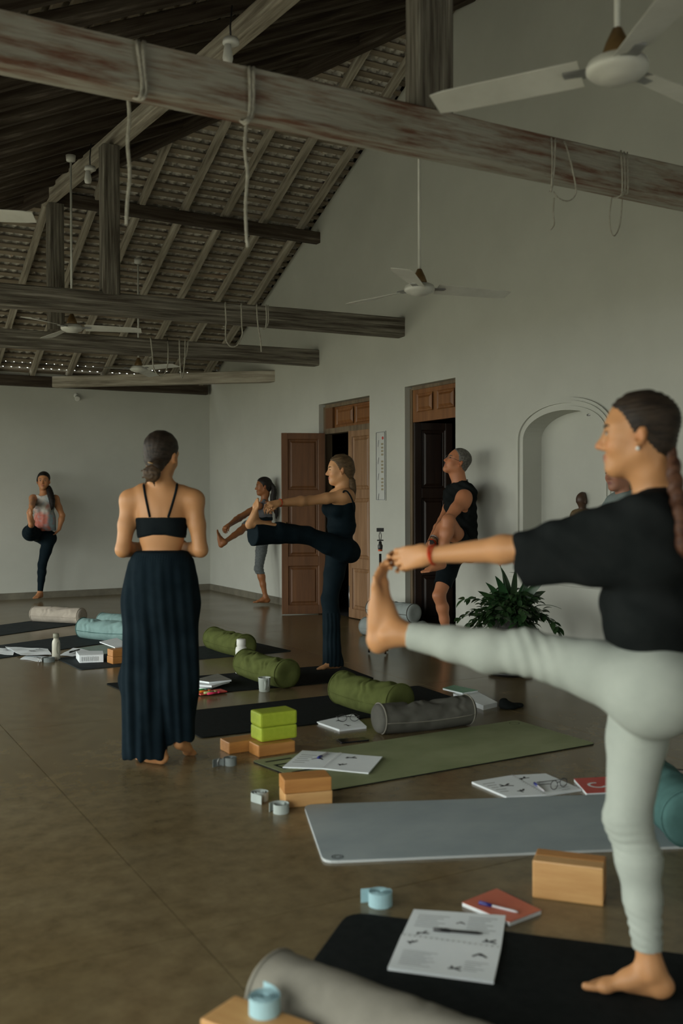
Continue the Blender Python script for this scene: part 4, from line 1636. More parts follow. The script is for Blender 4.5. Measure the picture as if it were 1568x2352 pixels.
    ring('bracelet', wrL + _n(elL - wrL) * .012, _n(elL - wrL) + .1 * UP, .0268, .0034, red_cord, root)
    ring('bracelet', wrL + _n(elL - wrL) * .018, _n(elL - wrL) - .15 * UP, .0275, .0025, red_cord, root)
    return root


def person_teacher():
    root = person('woman standing with her back to the viewer, black cropped top and long wide dark trousers', 372, 1752)
    D = 4.93
    f, r = fl, rl
    h = .006
    F = Field(h)
    s = .96
    pel, chest, neck = P(372, 1305, D), P(371, 1178, D), P(380, 1122, D)
    torso(F, pel, chest, neck, r, f, s, sh_w=.155, waist=.116, hipw=.138, rib=.134)
    F.cone(P(372, 1140, D - .118), P(373, 1262, D - .108), .008, .009, k=.03, tag='spine', mode='sub')
    hd = Head(P(372, 1046, D + .005), f + .34 * rl - .10 * UP, UP + .06 * rl, .97)
    F.cone(neck - UP * .035, hd.at(-.03, 0, -.06), .055, .050, k=.035, tag='neck')
    hd.add(F)
    for (sx, ex, wx, q) in ((299, 282, 322, -1), (445, 460, 424, 1)):
        sh, el, wr = P(sx, 1149, D), P(ex, 1263, D - .02), P(wx, 1256, D + .17)
        arm(F, sh, el, wr, 1.0, 'up', 'fo', thick=1.0)
        d = _n(P(372 + q * 14, 1250, D + .24) - wr)
        hand(F, wr, d, _n(-fl * .6 + UP * .4), thumb_side=q * 1, s=.93, curl=(.5, .6, .4))
    # feet
    a1 = P(364, 1724, 4.93)
    a2 = P(417, 1692, 5.00)
    hp1, hp2 = P(350, 1325, D), P(395, 1325, D)
    leg(F, hp1, P(352, 1520, D + .03), a1, .96, 'th', 'shn', f)
    leg(F, hp2, P(402, 1515, D + .08), a2, .96, 'th', 'shn', f)
    foot(F, a1, _n(fl * .55 - rl * .85), UP, rl, .93, h_ank=.066)
    foot(F, a2, _n(fl * .78 - UP * .42 + rl * .25), _n(UP * .8 + fl * .42), -rl, .93)
    v, q = F.mesh(smooth=2)
    vb = v
    np_obj('body', v, q, SKIN, root, skin_color(T_SKIN, hd))
    hd.details(root, None)
    H = hd.hair(h, fringe=.078, vol=.003)
    H.ell(P(360, 1072, D - .10), [.035, .035, .03], k=.03)
    v, q = H.mesh(disp=lambda p: .0007 * np.sin(np.arctan2((p - P(349, 1063, D - .1)) @ rl, .02 + np.abs((p - P(349, 1063, D - .1)) @ UP)) * 30 + 2 * bump_noise(p, 9, 3)), smooth=1)
    hr = np_obj('hair', v, q, hair_mid, root)
    B = Field(.005)
    c = P(349, 1087, D - .115)
    for i in range(14):
        a = i / 14 * 6.283 * 1.0
        B.ell(c + (rl * math.cos(a) + UP * math.sin(a)) * .026, [.018, .026, .014], [rl * math.cos(a) + UP * math.sin(a), fl, -rl * math.sin(a) + UP * math.cos(a)], k=.006)
    B.ell(c, [.028, .034, .028], k=.01)
    for (dx, dy, l) in ((-.04, -.01, .035), (-.03, -.04, .03), (.01, -.045, .03), (-.045, .02, .03)):
        B.cone(c + rl * dx * .6 + UP * dy * .6, c + rl * dx * 1.3 + UP * (dy * 1.2 - .012), .008, .003, k=.008)
    v, q = B.mesh(disp=lambda p: .0015 * np.sin(np.arctan2((p - c) @ UP, (p - c) @ rl) * 3 + np.linalg.norm(p - c, axis=1) * 700))
    np_obj('bun', v, q, hair_brown, root)
    ring('hair_tie', P(349, 1064, D - .108), UP + .3 * rl, .017, .005, brass_m, root)
    # cropped top
    # bra: follow the ribcage between two sloping edges
    top = [(P(344, 1186, D), _n(UP + .16 * rl * 0))]
    T = replay(F, ('chest', 'waist'), .007, h, {'chest': [(P(371, 1189, D - .1), UP), (P(371, 1224, D), -UP)],
                                                'waist': [(P(371, 1189, D), UP), (P(371, 1224, D), -UP)]})
    T.ops = [o for o in T.ops if not (o['t'] == 'cone')]

    def rag(p):
        x = (p - chest) @ rl
        z = (p - chest) @ UP
        return .0012 * np.sin(z * 900) * (np.abs(x) > .11)
    v, q = T.mesh(disp=rag, smooth=1)
    # curve the edges: lower at the sides
    x = (v - chest) @ rl
    z = (v - chest) @ UP
    v = v - UP[None, :] * (np.clip(np.abs(x) - .05, 0, .1) / .1 * .032 * np.where(z > -.02, 1.0, -.0) + np.where(z < -.05, np.clip(np.abs(x) - .03, 0, .1) / .1 * .022, 0))[:, None]
    np_obj('cropped_top', v, q, black_jersey, root)
    o0 = np.array(root.location)
    for (x0, y0, x1, y1) in ((330, 1112, 344, 1188), (406, 1112, 386, 1188)):
        pts = [P(x0, y0 - 1, D + .01) - o0]
        n = 12
        for i in range(n + 1):
            t = i / n
            q_ = on_body(vb, x0 + (x1 - x0) * t ** 1.2, y0 + 3 + (y1 - y0 - 3) * t, .0)
            if q_ is not None:
                pts.append(q_ - o0)
        v, f2 = tube_geo(pts, .0058, 8)
        mesh_obj('strap', v, f2, black_jersey, root, True)
    # wide trousers
    W = Field(h)
    W.ell(P(371, 1292, D), [.138, .115, .062], [rl, fl, UP], k=.05, clips=[(P(371, 1269, D), UP)])
    W.ell(P(372, 1330, D - .02), [.175, .155, .11], [rl, fl, UP], k=.05, clips=[(P(371, 1269, D), UP)])
    W.cone(P(371, 1310, D), P(368, 1380, D), .155, .19, k=.05, flat=(fl, 1.15), clips=[(P(371, 1269, D), UP)])
    c1 = [(P(330, 1736, D), -UP - .03 * rl)]
    W.cone(P(344, 1380, D), P(330, 1560, D), .13, .122, k=.05, flat=(fl, 1.1), clips=c1)
    W.cone(P(330, 1560, D), P(329, 1750, D), .122, .112, k=.03, flat=(fl, 1.1), clips=c1)
    c2 = [(P(420, 1706, D), -UP + .10 * rl)]
    W.cone(P(398, 1380, D), P(404, 1560, D + .03), .13, .114, k=.05, flat=(fl, 1.1), clips=c2)
    W.cone(P(404, 1560, D + .03), P(412, 1720, D + .06), .114, .064, k=.04, flat=(fl, .85), clips=c2)
    ax = chest

    def pleat(p):
        x = (p - ax) @ rl
        z = (p - ax) @ UP
        am = .0035 + .007 * np.clip(-(z + .25) / .6, 0, 1)
        return am * (np.sin(x * 62 + 3.5 * bump_noise(p * np.array([1, 1, .25]), 2.2, 4)) * .7 + .45 * np.sin(x * 140 + z * 5 + 4 * bump_noise(p * np.array([1, 1, .3]), 1.6, 7))) * np.clip(-(z + .2) / .08, 0, 1) \
            + .0015 * np.sin(x * 500) * np.exp(-((z + .22) / .03) ** 2)
    v, q = W.mesh(disp=pleat, smooth=2)
    np_obj('trousers', v, q, navy_cloth, root)
    return root


def person_black():
    root = person('blonde ponytailed woman in black strappy top and flared trousers, one leg raised', 765, 1543)
    D = 7.49
    f = _n(-XR + .0 * YF)
    r = _n(np.cross(f, UP))
    h = .006
    F = Field(h)
    s = .96
    pel, chest, neck = P(784, 1262, D + .02), P(784, 1168, D), P(786, 1128, D)
    torso(F, pel, chest, neck, r, f, s, sh_w=.15, waist=.105, hipw=.13, rib=.118, depth=.100, wd=.112)
    hd = Head(P(779, 1081, D), -rl + .18 * -fl, UP - .02 * rl, .95)
    F.cone(neck - UP * .03, hd.at(-.03, 0, -.06), .052, .047, k=.03, tag='neck')
    hd.add(F)
    hipS, knS, anS = P(775, 1275, D + .07), P(757, 1378, D + .04), P(769, 1518, D + .02)
    leg(F, hipS, knS, anS, .96, 'thR', 'shR', f)
    foot(F, anS, _n(f - .15 * UP * 0), UP, -r, .93, h_ank=.067)
    hipL, knL, anL = P(790, 1266, D - .06), P(706, 1232, D - .22), P(586, 1203, D - .46)
    leg(F, hipL, knL, anL, .96, 'thL', 'shL', UP)
    sole = _n(P(566, 1212, D - .5) - P(590, 1200, D - .46))
    foot(F, anL, _n(P(594, 1160, D - .46) - P(568, 1216, D - .46)), -_n(sole), r, .95, toe_curl=.1)
    shL, elL, wrL = P(786, 1142, D - .12), P(712, 1152, D - .22), P(640, 1157, D - .40)
    arm(F, shL, elL, wrL, .97, 'up', 'fo', thick=1.02)
    shR, elR, wrR = P(777, 1142, D + .16), P(712, 1152, D + .02), P(640, 1160, D - .22)
    arm(F, shR, elR, wrR, .95, 'up', 'fo', thick=.95)
    hand(F, wrL, _n(P(606, 1162, D - .48) - wrL), _n(-UP * .8 + fl * .6), thumb_side=1, s=.95, curl=(.6, .8, .5), thumb=(.8, .2, .6))
    hand(F, wrR, _n(P(606, 1164, D - .36) - wrR), _n(-UP * .8 - fl * .6), thumb_side=-1, s=.9, curl=(.6, .8, .5))
    v, q = F.mesh(smooth=2)
    vb = v
    np_obj('body', v, q, SKIN, root, skin_color((0.52, 0.27, 0.125), hd, lips=(.36, .08, .06)))
    hd.details(root, None, closed=True, brow_mat=hair_fair)
    H = hd.hair(h, fringe=.078, vol=.003)
    H.cone(hd.at(-.09, 0, -.01), P(802, 1099, D), .035, .02, k=.03)
    v, q = H.mesh(disp=lambda p: .0014 * np.sin(((p - hd.c) @ hd.u) * 450 + 60 * ((p - hd.c) @ hd.f)), smooth=1)
    np_obj('hair', v, q, hair_fair, root)
    B = Field(h)
    pts = spline([P(801, 1101, D), P(806, 1108, D), P(809, 1125, D), P(811, 1142, D), P(813, 1156, D - .01)], 3)
    B.chain(pts, [.014, .022, .027, .030, .031, .030, .028, .025, .021, .016, .010, .006, .004], k=.01)
    v, q = B.mesh(disp=lambda p: .002 * np.sin((p @ rl) * 500))
    np_obj('ponytail', v, q, hair_fair, root)
    ring('hair_tie', P(802, 1102, D), rl * .4 - UP, .017, .004, black_m, root)
    # trousers
    L = replay(F, ('pelvis', 'thR', 'thL', 'shR', 'shL'), .010, h, {'shL': [(knL * .4 + anL * .6, _n(anL - knL))], 'shR': [(knS * .2 + anS * .8, -UP)]})
    fc = [(P(578, 1226, D - .46), _n(P(566, 1225, D - .5) - P(600, 1225, D - .42)))]
    L.cone(knL, P(640, 1228, D - .34), .056, .072, k=.03, clips=fc)
    L.cone(P(640, 1228, D - .34), P(572, 1229, D - .48), .072, .088, k=.02, clips=fc, flat=(fl, 1.3))
    hc = [(P(765, 1532, D), -UP)]
    L.cone(knS, P(759, 1440, D + .02), .056, .055, k=.03, clips=hc)
    L.cone(P(759, 1440, D + .02), P(766, 1545, D + .02), .055, .086, k=.03, clips=hc, flat=(fl, 1.2))
    v, q = L.mesh(disp=lambda p: .0025 * np.sin((p @ rl) * 210 + 2 * bump_noise(p, 3, 1)) * (p[:, 2] < .45) + .0012 * bump_noise(p, 14, 3), smooth=2)
    np_obj('trousers', v, q, navy_jersey, root)
    # top
    tp = P(784, 1170, D)
    T = replay(F, ('chest', 'waist', 'pelvis'), .006, h,
               {'chest': [(P(772, 1160, D), _n(UP * 1.0 - rl * .0)), ], 'pelvis': [(P(784, 1268, D), -UP)], 'waist': []})
    v, q = T.mesh(smooth=2, disp=lambda p: .0015 * np.sin((p @ UP) * 120 + 2 * bump_noise(p, 3, 6)) * (p[:, 2] < 1.15))
    np_obj('strappy_top', v, q, navy_jersey, root)
    o0 = np.array(root.location)
    for dd in (-.085, .075):
        pts = []
        for x, y, e in ((788, 1134, .06), (790, 1130, 0), (797, 1131, 0), (805, 1142, 0), (811, 1158, 0), (814, 1176, 0)):
            q_ = on_body(vb, x, y, .001, 7) if (dd < 0) else None
            q_ = P(x, y, D + dd) if q_ is None else q_
            pts.append(q_ - o0)
        v, f2 = tube_geo(spline(pts, 4), .0062, 6)
        mesh_obj('strap', v, f2, black_jersey, root, True)
    ring('bracelet', wrL + _n(elL - wrL) * .012, _n(elL - wrL), .0265, .0028, red_cord, root)
    return root


def person_man():
    root = person('grey-haired man with glasses in a black sleeveless top and shorts, leaning by the doorway', 1018, 1490)
    D = 8.62
    f = _n(-XR)
    r = _n(np.cross(f, UP))
    h = .0065
    F = Field(h)
    s = 1.04
    pel, chest, neck = P(1058, 1262, D), P(1056, 1160, D), P(1056, 1110, D)
    torso(F, pel, chest, neck, r, f, s, sh_w=.185, fem=0, waist=.125, hipw=.135, rib=.145, depth=.108)
    hd = Head(P(1049, 1060, D), -rl * .9 - fl * .25 + UP * .42, UP + rl * .42, 1.03)
    F.cone(neck - UP * .03, hd.at(-.03, 0, -.06), .066, .062, k=.03, tag='neck')
    hd.add(F, male=True)
    hipS, knS, anS = P(1040, 1272, D + .05), P(1008, 1368, D - .12), P(1027, 1467, D - .06)
    leg(F, hipS, knS, anS, 1.02, 'thR', 'shR', f, thick=1.0)
    foot(F, anS, f, UP, -r, 1.05, h_ank=.08)
    hipL, knL, anL = P(1058, 1255, D - .10), P(1030, 1196, D - .42), P(1008, 1288, D - .48)
    leg(F, hipL, knL, anL, 1.02, 'thL', 'shL', _n(f + UP * .5), thick=1.02)
    foot(F, anL, _n(f * .9 - UP * .15), _n(UP + f * .1), r, 1.0)
    shL, elL, wrL = P(1066, 1142, D - .20), P(1026, 1196, D - .33), P(990, 1248, D - .46)
    arm(F, shL, elL, wrL, 1.08, 'up', 'fo', thick=1.12)
    F.ell(P(1064, 1150, D - .2), [.068, .06, .085], [rl, fl, UP], k=.03, tag='up')
    shR, elR, wrR = P(1040, 1140, D + .17), P(1015, 1196, D + .0), P(984, 1252, D - .3)
    arm(F, shR, elR, wrR, 1.04, 'up', 'fo', thick=1.0)
    hand(F, wrL, _n(P(983, 1285, D - .5) - wrL), _n(rl * .8 + fl * .3), thumb_side=-1, s=1.02, curl=(.5, .6, .4))
    hand(F, wrR, _n(P(980, 1285, D - .4) - wrR), _n(rl * .8 - fl * .3), thumb_side=1, s=1.0, curl=(.5, .6, .4))
    v, q = F.mesh(smooth=2)
    np_obj('body', v, q, SKIN, root, skin_color((0.50, 0.205, 0.10), hd, lips=(.32, .12, .09),
                                                extra=[(knS, .05, (.30, .10, .05), .7)]))
    hd.details(root, None, brow_mat=hair_grey)
    H = hd.hair(h, fringe=.086, vol=-.001)
    v, q = H.mesh(disp=lambda p: .002 * bump_noise(p, 60, 4), smooth=1)
    np_obj('hair', v, q, hair_grey, root)
    o0 = np.array(root.location)
    # glasses
    g = bpy.data.objects.new('glasses', None)
    C.objects.link(g)
    g.parent = root
    for y in (-1, 1):
        c = hd.at(.094, y * .033, -.004)
        pts = [c - o0 + hd.s * (hd.l * (.022 * math.cos(a)) + hd.u * (.017 * math.sin(a))) for a in np.linspace(0, 6.283, 17)]
        v, f2 = tube_geo(pts, .0011, 5, cap=False)
        mesh_obj('rim', v, f2, steel_m, g, True)
        v, f2 = tube_geo([hd.at(.092, y * .055, 0) - o0, hd.at(.05, y * .075, .004) - o0, hd.at(-.004, y * .080, .004) - o0], .0014, 5)
        mesh_obj('temple', v, f2, black_m, g, True)
    v, f2 = tube_geo([hd.at(.094, -.011, 0) - o0, hd.at(.098, 0, .004) - o0, hd.at(.094, .011, 0) - o0], .0012, 5)
    mesh_obj('bridge', v, f2, steel_m, g, True)
    # sleeveless top, hanging loose at the back
    T = replay(F, ('chest', 'waist'), .016, h)
    T.cone(P(1060, 1190, D), P(1062, 1240, D), .135, .125, k=.05, flat=(f, 1.15))
    T.cone(P(1078, 1170, D), P(1087, 1238, D - .02), .05, .035, k=.04)
    T.cone(neck - UP * .05, neck - UP * .01, .085, .072, k=.03)
    T.cone(neck, hd.at(-.03, 0, -.07), .070, .07, k=.006, mode='sub')
    # deep arm hole on the near side
    T.ell(P(1068, 1168, D - .21), [.072, .09, .12], [rl, fl, UP], k=.01, mode='sub')
    v, q = T.mesh(smooth=2, disp=lambda p: .003 * np.sin((p @ (UP + rl * .8)) * 90 + 2 * bump_noise(p, 2, 6)))
    np_obj('sleeveless_top', v, q, black_tee, root)
    # shorts
    cl = {'thR': [(P(1012, 1340, D - .1), _n(knS - hipS))], 'thL': [(P(1050, 1228, D - .25), _n(knL - hipL))], 'pelvis': []}
    L = replay(F, ('pelvis', 'thR', 'thL'), {'pelvis': .012, 'thR': .016, 'thL': .018}, h, cl)
    v, q = L.mesh(smooth=2, disp=lambda p: .002 * bump_noise(p, 9, 3))
    np_obj('shorts', v, q, black_jersey, root)
    S = Field(h)
    S.cone(P(1046, 1270, D + .0), P(1034, 1326, D - .06), .06, .012, k=.02, flat=(fl, .8), clips=[(P(1034, 1336, D), -UP)])
    v, q = S.mesh()
    np_obj('shorts_lining', v, q, pale_lining, root)
    for i, (m, rr) in enumerate(((black_m, .031), (red_cord, .0305), (brass_m, .031), (black_m, .032), (steel_m, .0315))):
        ring('bracelet', wrL + _n(elL - wrL) * (.006 + .013 * i), _n(elL - wrL), rr + .0015 * i, .0042, m, root)
    bbox_obj('watch', .032, .036, .012, black_m, root, (0, 0, 0), .003, loc=wrL - o0 - fl * .03 + UP * .01, rot=(math.radians(80), 0, -YAW))
    pts = [neck - o0 + np.array([0, 0, .012]) + (.068 * (math.cos(a) * f + math.sin(a) * r)) + UP * (-.02 * math.cos(a)) for a in np.linspace(0, 6.283, 25)]
    v, f2 = tube_geo(pts, .004, 6, cap=False)
    mesh_obj('bead_necklace', v, f2, black_m, root, True)
    return root


def person_capri():
    root = person('dark-haired woman in grey cropped top and grey cropped leggings against the right wall', 605, 1387)
    D = 12.35
    f = _n(-XR)
    r = _n(np.cross(f, UP))
    h = .0065
    F = Field(h)
    s = .93
    pel, chest, neck = P(609, 1226, D), P(609, 1177, D), P(606, 1153, D)
    torso(F, pel, chest, neck, r, f, s, sh_w=.14, waist=.10, hipw=.125, rib=.112, depth=.085)
    hd = Head(P(604, 1117, D), -rl * .95 - fl * .25, UP, .95)
    F.cone(neck - UP * .03, hd.at(-.03, 0, -.06), .047, .044, k=.03, tag='neck')
    hd.add(F)
    hS, kS, aS = P(604, 1234, D + .06), P(594, 1306, D - .03), P(610, 1373, D - .02)
    leg(F, hS, kS, aS, .92, 'thR', 'shR', f, thick=.97)
    foot(F, aS, _n(-rl * .97 - fl * .2), UP, -r, .92, h_ank=.066)
    hL, kL, aL = P(610, 1234, D - .08), P(566, 1207, D - .38), P(514, 1246, D - .66)
    leg(F, hL, kL, aL, .92, 'thL', 'shL', UP, thick=.92)
    foot(F, aL, _n(UP - rl * .15), _n(rl + UP * .15), r, .92)
    shL, eL, wL = P(594, 1162, D - .13), P(549, 1187, D - .28), P(524, 1206, D - .5)
    arm(F, shL, eL, wL, .92, 'up', 'fo', thick=.88)
    hand(F, wL, _n(P(511, 1215, D - .6) - wL), _n(-UP + fl * .3), thumb_side=1, s=.9, curl=(.7, .8, .5))
    shR, eR, wR = P(600, 1160, D + .12), P(560, 1186, D - .1), P(526, 1208, D - .42)
    arm(F, shR, eR, wR, .9, 'up', 'fo', thick=.85)
    hand(F, wR, _n(P(512, 1217, D - .58) - wR), _n(-UP - fl * .3), thumb_side=-1, s=.9, curl=(.7, .8, .5))
    v, q = F.mesh(smooth=2)
    np_obj('body', v, q, SKIN, root, skin_color((0.27, 0.105, 0.038), hd, lips=(.16, .05, .035)))
    hd.details(root, None)
    H = hd.hair(h, fringe=.072, vol=.004)
    v, q = H.mesh()
    np_obj('hair', v, q, hair_dark, root)
    B = Field(h)
    pts = spline([hd.at(-.10, 0, .035), P(624, 1113, D), P(629, 1125, D), P(627, 1145, D), P(631, 1165, D), P(635, 1180, D), P(634, 1192, D)], 3)
    B.chain(pts, [.016, .017, .018, .020, .022, .026, .030, .034, .036, .037, .036, .034, .032, .030, .026, .02, .014, .01, .006], k=.012)
    v, q = B.mesh(disp=lambda p: .002 * np.sin((p @ rl) * 400))
    np_obj('ponytail', v, q, hair_dark, root)
    T = replay(F, ('chest', 'waist'), .007, h, {'chest': [(P(609, 1192, D), -UP), (P(609, 1156, D), UP)], 'waist': [(P(609, 1192, D), -UP)]})
    T.cone(P(600, 1160, D - .09), P(606, 1150, D - .06), .02, .016, k=.02)
    T.cone(P(606, 1150, D - .06), P(616, 1160, D - .08), .016, .02, k=.02)
    v, q = T.mesh()
    np_obj('cropped_top', v, q, grey_top, root)
    T = replay(F, ('chest', 'waist'), .010, h, {'chest': [(P(609, 1194, D), -UP), (P(609, 1189, D), UP)], 'waist': [(P(609, 1194, D), -UP), (P(609, 1189, D), UP)]})
    T.ops = [o for o in T.ops if o['t'] == 'ell']
    v, q = T.mesh()
    np_obj('hem_band', v, q, black_jersey, root)
    cl = {'shR': [(P(597, 1317, D), -UP)], 'shL': [(kL * .93 + aL * .07, _n(aL - kL))], 'waist': [(P(609, 1202, D), UP)]}
    L = replay(F, ('pelvis', 'thR', 'thL', 'shR', 'shL', 'waist'), .007, h, cl)
    v, q = L.mesh(smooth=2, disp=lambda p: .0018 * np.sin((p @ UP) * 160 + 2 * bump_noise(p, 4, 6)))
    np_obj('cropped_leggings', v, q, grey_jersey, root)
    return root


def tie_dye(p0, D):
    pal = np.array([[.50, .47, .42], [.48, .15, .11], [.16, .27, .30], [.03, .04, .055], [.36, .40, .42]])

    def f(p):
        x = (p - p0) @ rl
        z = (p - p0) @ UP
        q = p + .03 * np.stack([bump_noise(p, 7, 21), bump_noise(p, 7, 22), bump_noise(p, 7, 23)], 1)
        n1 = bump_noise(q, 5, 11) + .5 * bump_noise(q, 13, 13)
        n2 = bump_noise(q, 7, 12) + .5 * bump_noise(q, 15, 14)
        c = np.tile(pal[0], (len(p), 1))

        def mix(m, col):
            nonlocal c
            m = np.clip(m, 0, 1)[:, None]
            c = c * (1 - m) + col * m
        mix((-z - .01 + .16 * n1) * 7, pal[1])
        mix((x - .05 + .09 * n2) * 9, pal[2] * 1.2)
        mix((.028 + .06 * n1 - np.abs(x + .07)) * 16 * (z > -.02), pal[3])
        mix((-.02 + .10 * n2) * 9, pal[4])
        mix((z - .16 + .03 * n2) * 20, pal[4])
        return c
    return f


def person_tiedye():
    root = person('woman in tie-dye vest and dark leggings against the far wall', 92, 1379)
    D = 12.95
    f = -fl
    r = -rl
    h = .0065
    F = Field(h)
    s = .96
    pel, chest, neck = P(105, 1233, D), P(102, 1165, D), P(100, 1138, D)
    torso(F, pel, chest, neck, r, f, s, sh_w=.15, waist=.11, hipw=.135, rib=.122)
    hd = Head(P(100, 1104, D - .02), -fl + .16 * rl, UP + .02 * rl, .98)
    F.cone(neck - UP * .03, hd.at(-.03, 0, -.06), .052, .048, k=.03, tag='neck')
    hd.add(F)
    hS, kS, aS = P(112, 1240, D), P(97, 1296, D - .03), P(92, 1362, D - .02)
    leg(F, hS, kS, aS, .96, 'thL', 'shL', f)
    foot(F, aS, _n(f - .15 * rl), UP, -rl, .93, h_ank=.067)
    hL, kL, aL = P(86, 1228, D - .02), P(68, 1224, D - .40), P(73, 1199, D - .78)
    leg(F, hL, kL, aL, .96, 'thR', 'shR', UP, thick=1.12)
    F.ell(P(70, 1224, D - .3), [.098, .12, .10], [rl, fl, UP], k=.05, tag='thR')
    foot(F, aL, _n(UP - rl * .10), _n(fl), rl, .95)
    shR, eR, wR = P(76, 1145, D), P(74, 1160, D - .28), P(73, 1164, D - .55)
    arm(F, shR, eR, wR, 1.0, 'up', 'fo')
    hand(F, wR, _n(-fl * .6 - UP * .5), _n(fl * -.2 - UP), thumb_side=-1, s=.93, curl=(.8, .9, .6))
    shL, eL, wL = P(127, 1146, D), P(143, 1184, D + .06), P(136, 1215, D - .02)
    arm(F, shL, eL, wL, 1.0, 'up', 'fo')
    hand(F, wL, _n(-rl * .6 - UP * .8), _n(-rl), thumb_side=1, s=.9, curl=(.3, .3, .2))
    v, q = F.mesh(smooth=2)
    np_obj('body', v, q, SKIN, root, skin_color((0.46, 0.205, 0.09), hd))
    hd.details(root, None)
    H = hd.hair(h, fringe=.070, vol=.002)
    H.ell(hd.at(-.03, -.02, .0), [.05, .075, .08], [hd.f, hd.l, hd.u], k=.02)
    v, q = H.mesh()
    np_obj('hair', v, q, hair_dark, root)
    B = Field(h)
    pts = spline([P(112, 1120, D - .0), P(115, 1132, D - .06), P(119, 1148, D - .115), P(120, 1162, D - .135), P(118, 1172, D - .14)], 3)
    B.chain(pts, [.03, .034, .037, .039, .040, .039, .037, .034, .030, .024, .016, .010, .005], k=.012)
    v, q = B.mesh(disp=lambda p: .002 * np.sin((p @ rl) * 400))
    np_obj('ponytail', v, q, hair_dark, root)
    T = replay(F, ('chest', 'waist'), .012, h)
    T.cone(P(103, 1190, D), P(104, 1216, D), .125, .128, k=.04, flat=(fl, 1.15), clips=[(P(104, 1219, D), -UP)])
    T.ops.append(dict(T.ops[-1]))
    T.cone(neck + UP * .0, hd.at(-.03, 0, -.07), .062, .06, k=.006, mode='sub')
    for (x, q) in ((76, 1), (128, 1)):
        T.cone(P(x, 1145, D - .2), P(x, 1145, D + .2), .05, .05, k=.01, mode='sub')
    v, q = T.mesh(smooth=2, disp=lambda p: .003 * np.sin((p @ rl) * 90 + 2 * bump_noise(p, 3, 5)) * (p[:, 2] < 1.2), clip_all=[(P(104, 1219, D), -UP)])
    np_obj('vest', v, q, vcol_mat('tie_dye_cotton', rough=.85), root, tie_dye(chest, D))
    cl = {'shL': [(aS + UP * .02, -UP)], 'shR': [(kL * .25 + aL * .75, _n(aL - kL))]}
    L = replay(F, ('pelvis', 'thR', 'thL', 'shR', 'shL'), .006, h, cl)
    v, q = L.mesh(smooth=2)
    np_obj('leggings', v, q, navy_jersey, root)
    return root


def person_hoodie():
    root = person('fair-haired older woman in a grey-green hooded jacket, mostly hidden behind the nearest woman', 1432, 1590)
    D = 6.55
    f = _n(-XR)
    r = _n(np.cross(f, UP))
    h = .0075
    F = Field(h)
    s = .96
    pel, chest, neck = P(1440, 1300, D), P(1440, 1190, D), P(1437, 1140, D)
    torso(F, pel, chest, neck, r, f, s, sh_w=.15)
    hd = Head(P(1421, 1086, D), -rl * .85 - fl * .45, UP, 1.0)
    F.cone(neck - UP * .03, hd.at(-.03, 0, -.06), .055, .05, k=.03, tag='neck')
    hd.add(F)
    for q in (-1, 1):
        o = r * q * .075
        leg(F, P(1440, 1325, D) + o, P(1438, 1455, D) + o, P(1438, 1572, D) + o, .95, 'th', 'shn', f)
        foot(F, P(1438, 1576, D) + o, f, UP, -r * q, .93, h_ank=.067)
        sh = P(1446, 1168, D) + r * q * .15
        el = sh - UP * .27 + f * .0
        wr = el - UP * .20 - f * .03
        arm(F, sh, el, wr, .97, 'up', 'fo')
        hand(F, wr, _n(-UP + f * .3), -r * q, thumb_side=-q, s=.93)
    v, q = F.mesh(smooth=2)
    np_obj('body', v, q, SKIN, root, skin_color((0.36, 0.17, 0.11), hd, lips=(.25, .09, .08)))
    hd.details(root, None, brow_mat=hair_fair)
    H = hd.hair(h, fringe=.078, vol=.006)
    H.cone(hd.at(-.05, .05, -.02), hd.at(-.05, .06, -.12), .03, .02, k=.02)
    v, q = H.mesh()
    np_obj('hair', v, q, hair_fair, root)
    T = replay(F, ('chest', 'waist', 'up'), .02, h)
    T.ops += replay(F, ('fo',), .014, h).ops
    T.cone(neck - UP * .01 - r * .06 - f * .02, neck - UP * .05 + f * .07, .045, .03, k=.03)
    T.cone(neck - UP * .01 + r * .06 - f * .02, neck - UP * .05 + f * .07, .045, .03, k=.03)
    T.cone(neck - UP * .01 - r * .06 - f * .04, neck - UP * .01 + r * .06 - f * .04, .05, .05, k=.03)
    v, q = T.mesh(smooth=2, disp=lambda p: .004 * np.sin((p @ (UP + f)) * 110 + 2 * bump_noise(p, 3, 5)), clip_all=[(P(1440, 1310, D), -UP)])
    np_obj('hooded_jacket', v, q, hood_cloth, root)
    L = replay(F, ('pelvis', 'th', 'shn'), .008, h)
    v, q = L.mesh(smooth=2)
    np_obj('leggings', v, q, black_jersey, root)
    return root


person_front().location.z += .007
person_teacher()
person_black().location.z += .007
person_man()
person_capri()
person_tiedye()
person_hoodie()

# ============================================================ THINGS ON THE FLOOR
def fabric(name, c1, k=1.35, **kw):
    return cloth(name, c1, tuple(min(1, v * k) for v in c1[:3]) + (1,), **kw)


mat_black = noise_mat('black_rubber_mat', (0.006, 0.008, 0.008, 1), (0.010, 0.012, 0.012, 1), (30, 30, 30), 0.85, bump=0.1, bump_scale=(300, 300, 300), spec=0.1, dist=0.001)
mat_charcoal = noise_mat('charcoal_rubber_mat', (0.016, 0.022, 0.024, 1), (0.024, 0.031, 0.033, 1), (12, 12, 12), 0.8, bump=0.1, bump_scale=(300, 300, 300), spec=0.15, dist=0.001)
mat_olive = noise_mat('olive_green_mat', (0.185, 0.215, 0.105, 1), (0.25, 0.275, 0.15, 1), (2.4, 4, 4), 0.6, bump=0.1, bump_scale=(300, 300, 300), spec=0.3, dist=0.001)
mat_blue = noise_mat('blue_grey_mat', (0.25, 0.295, 0.31, 1), (0.30, 0.345, 0.355, 1), (3, 5, 5), 0.55, bump=0.1, bump_scale=(300, 300, 300), spec=0.3, dist=0.001)
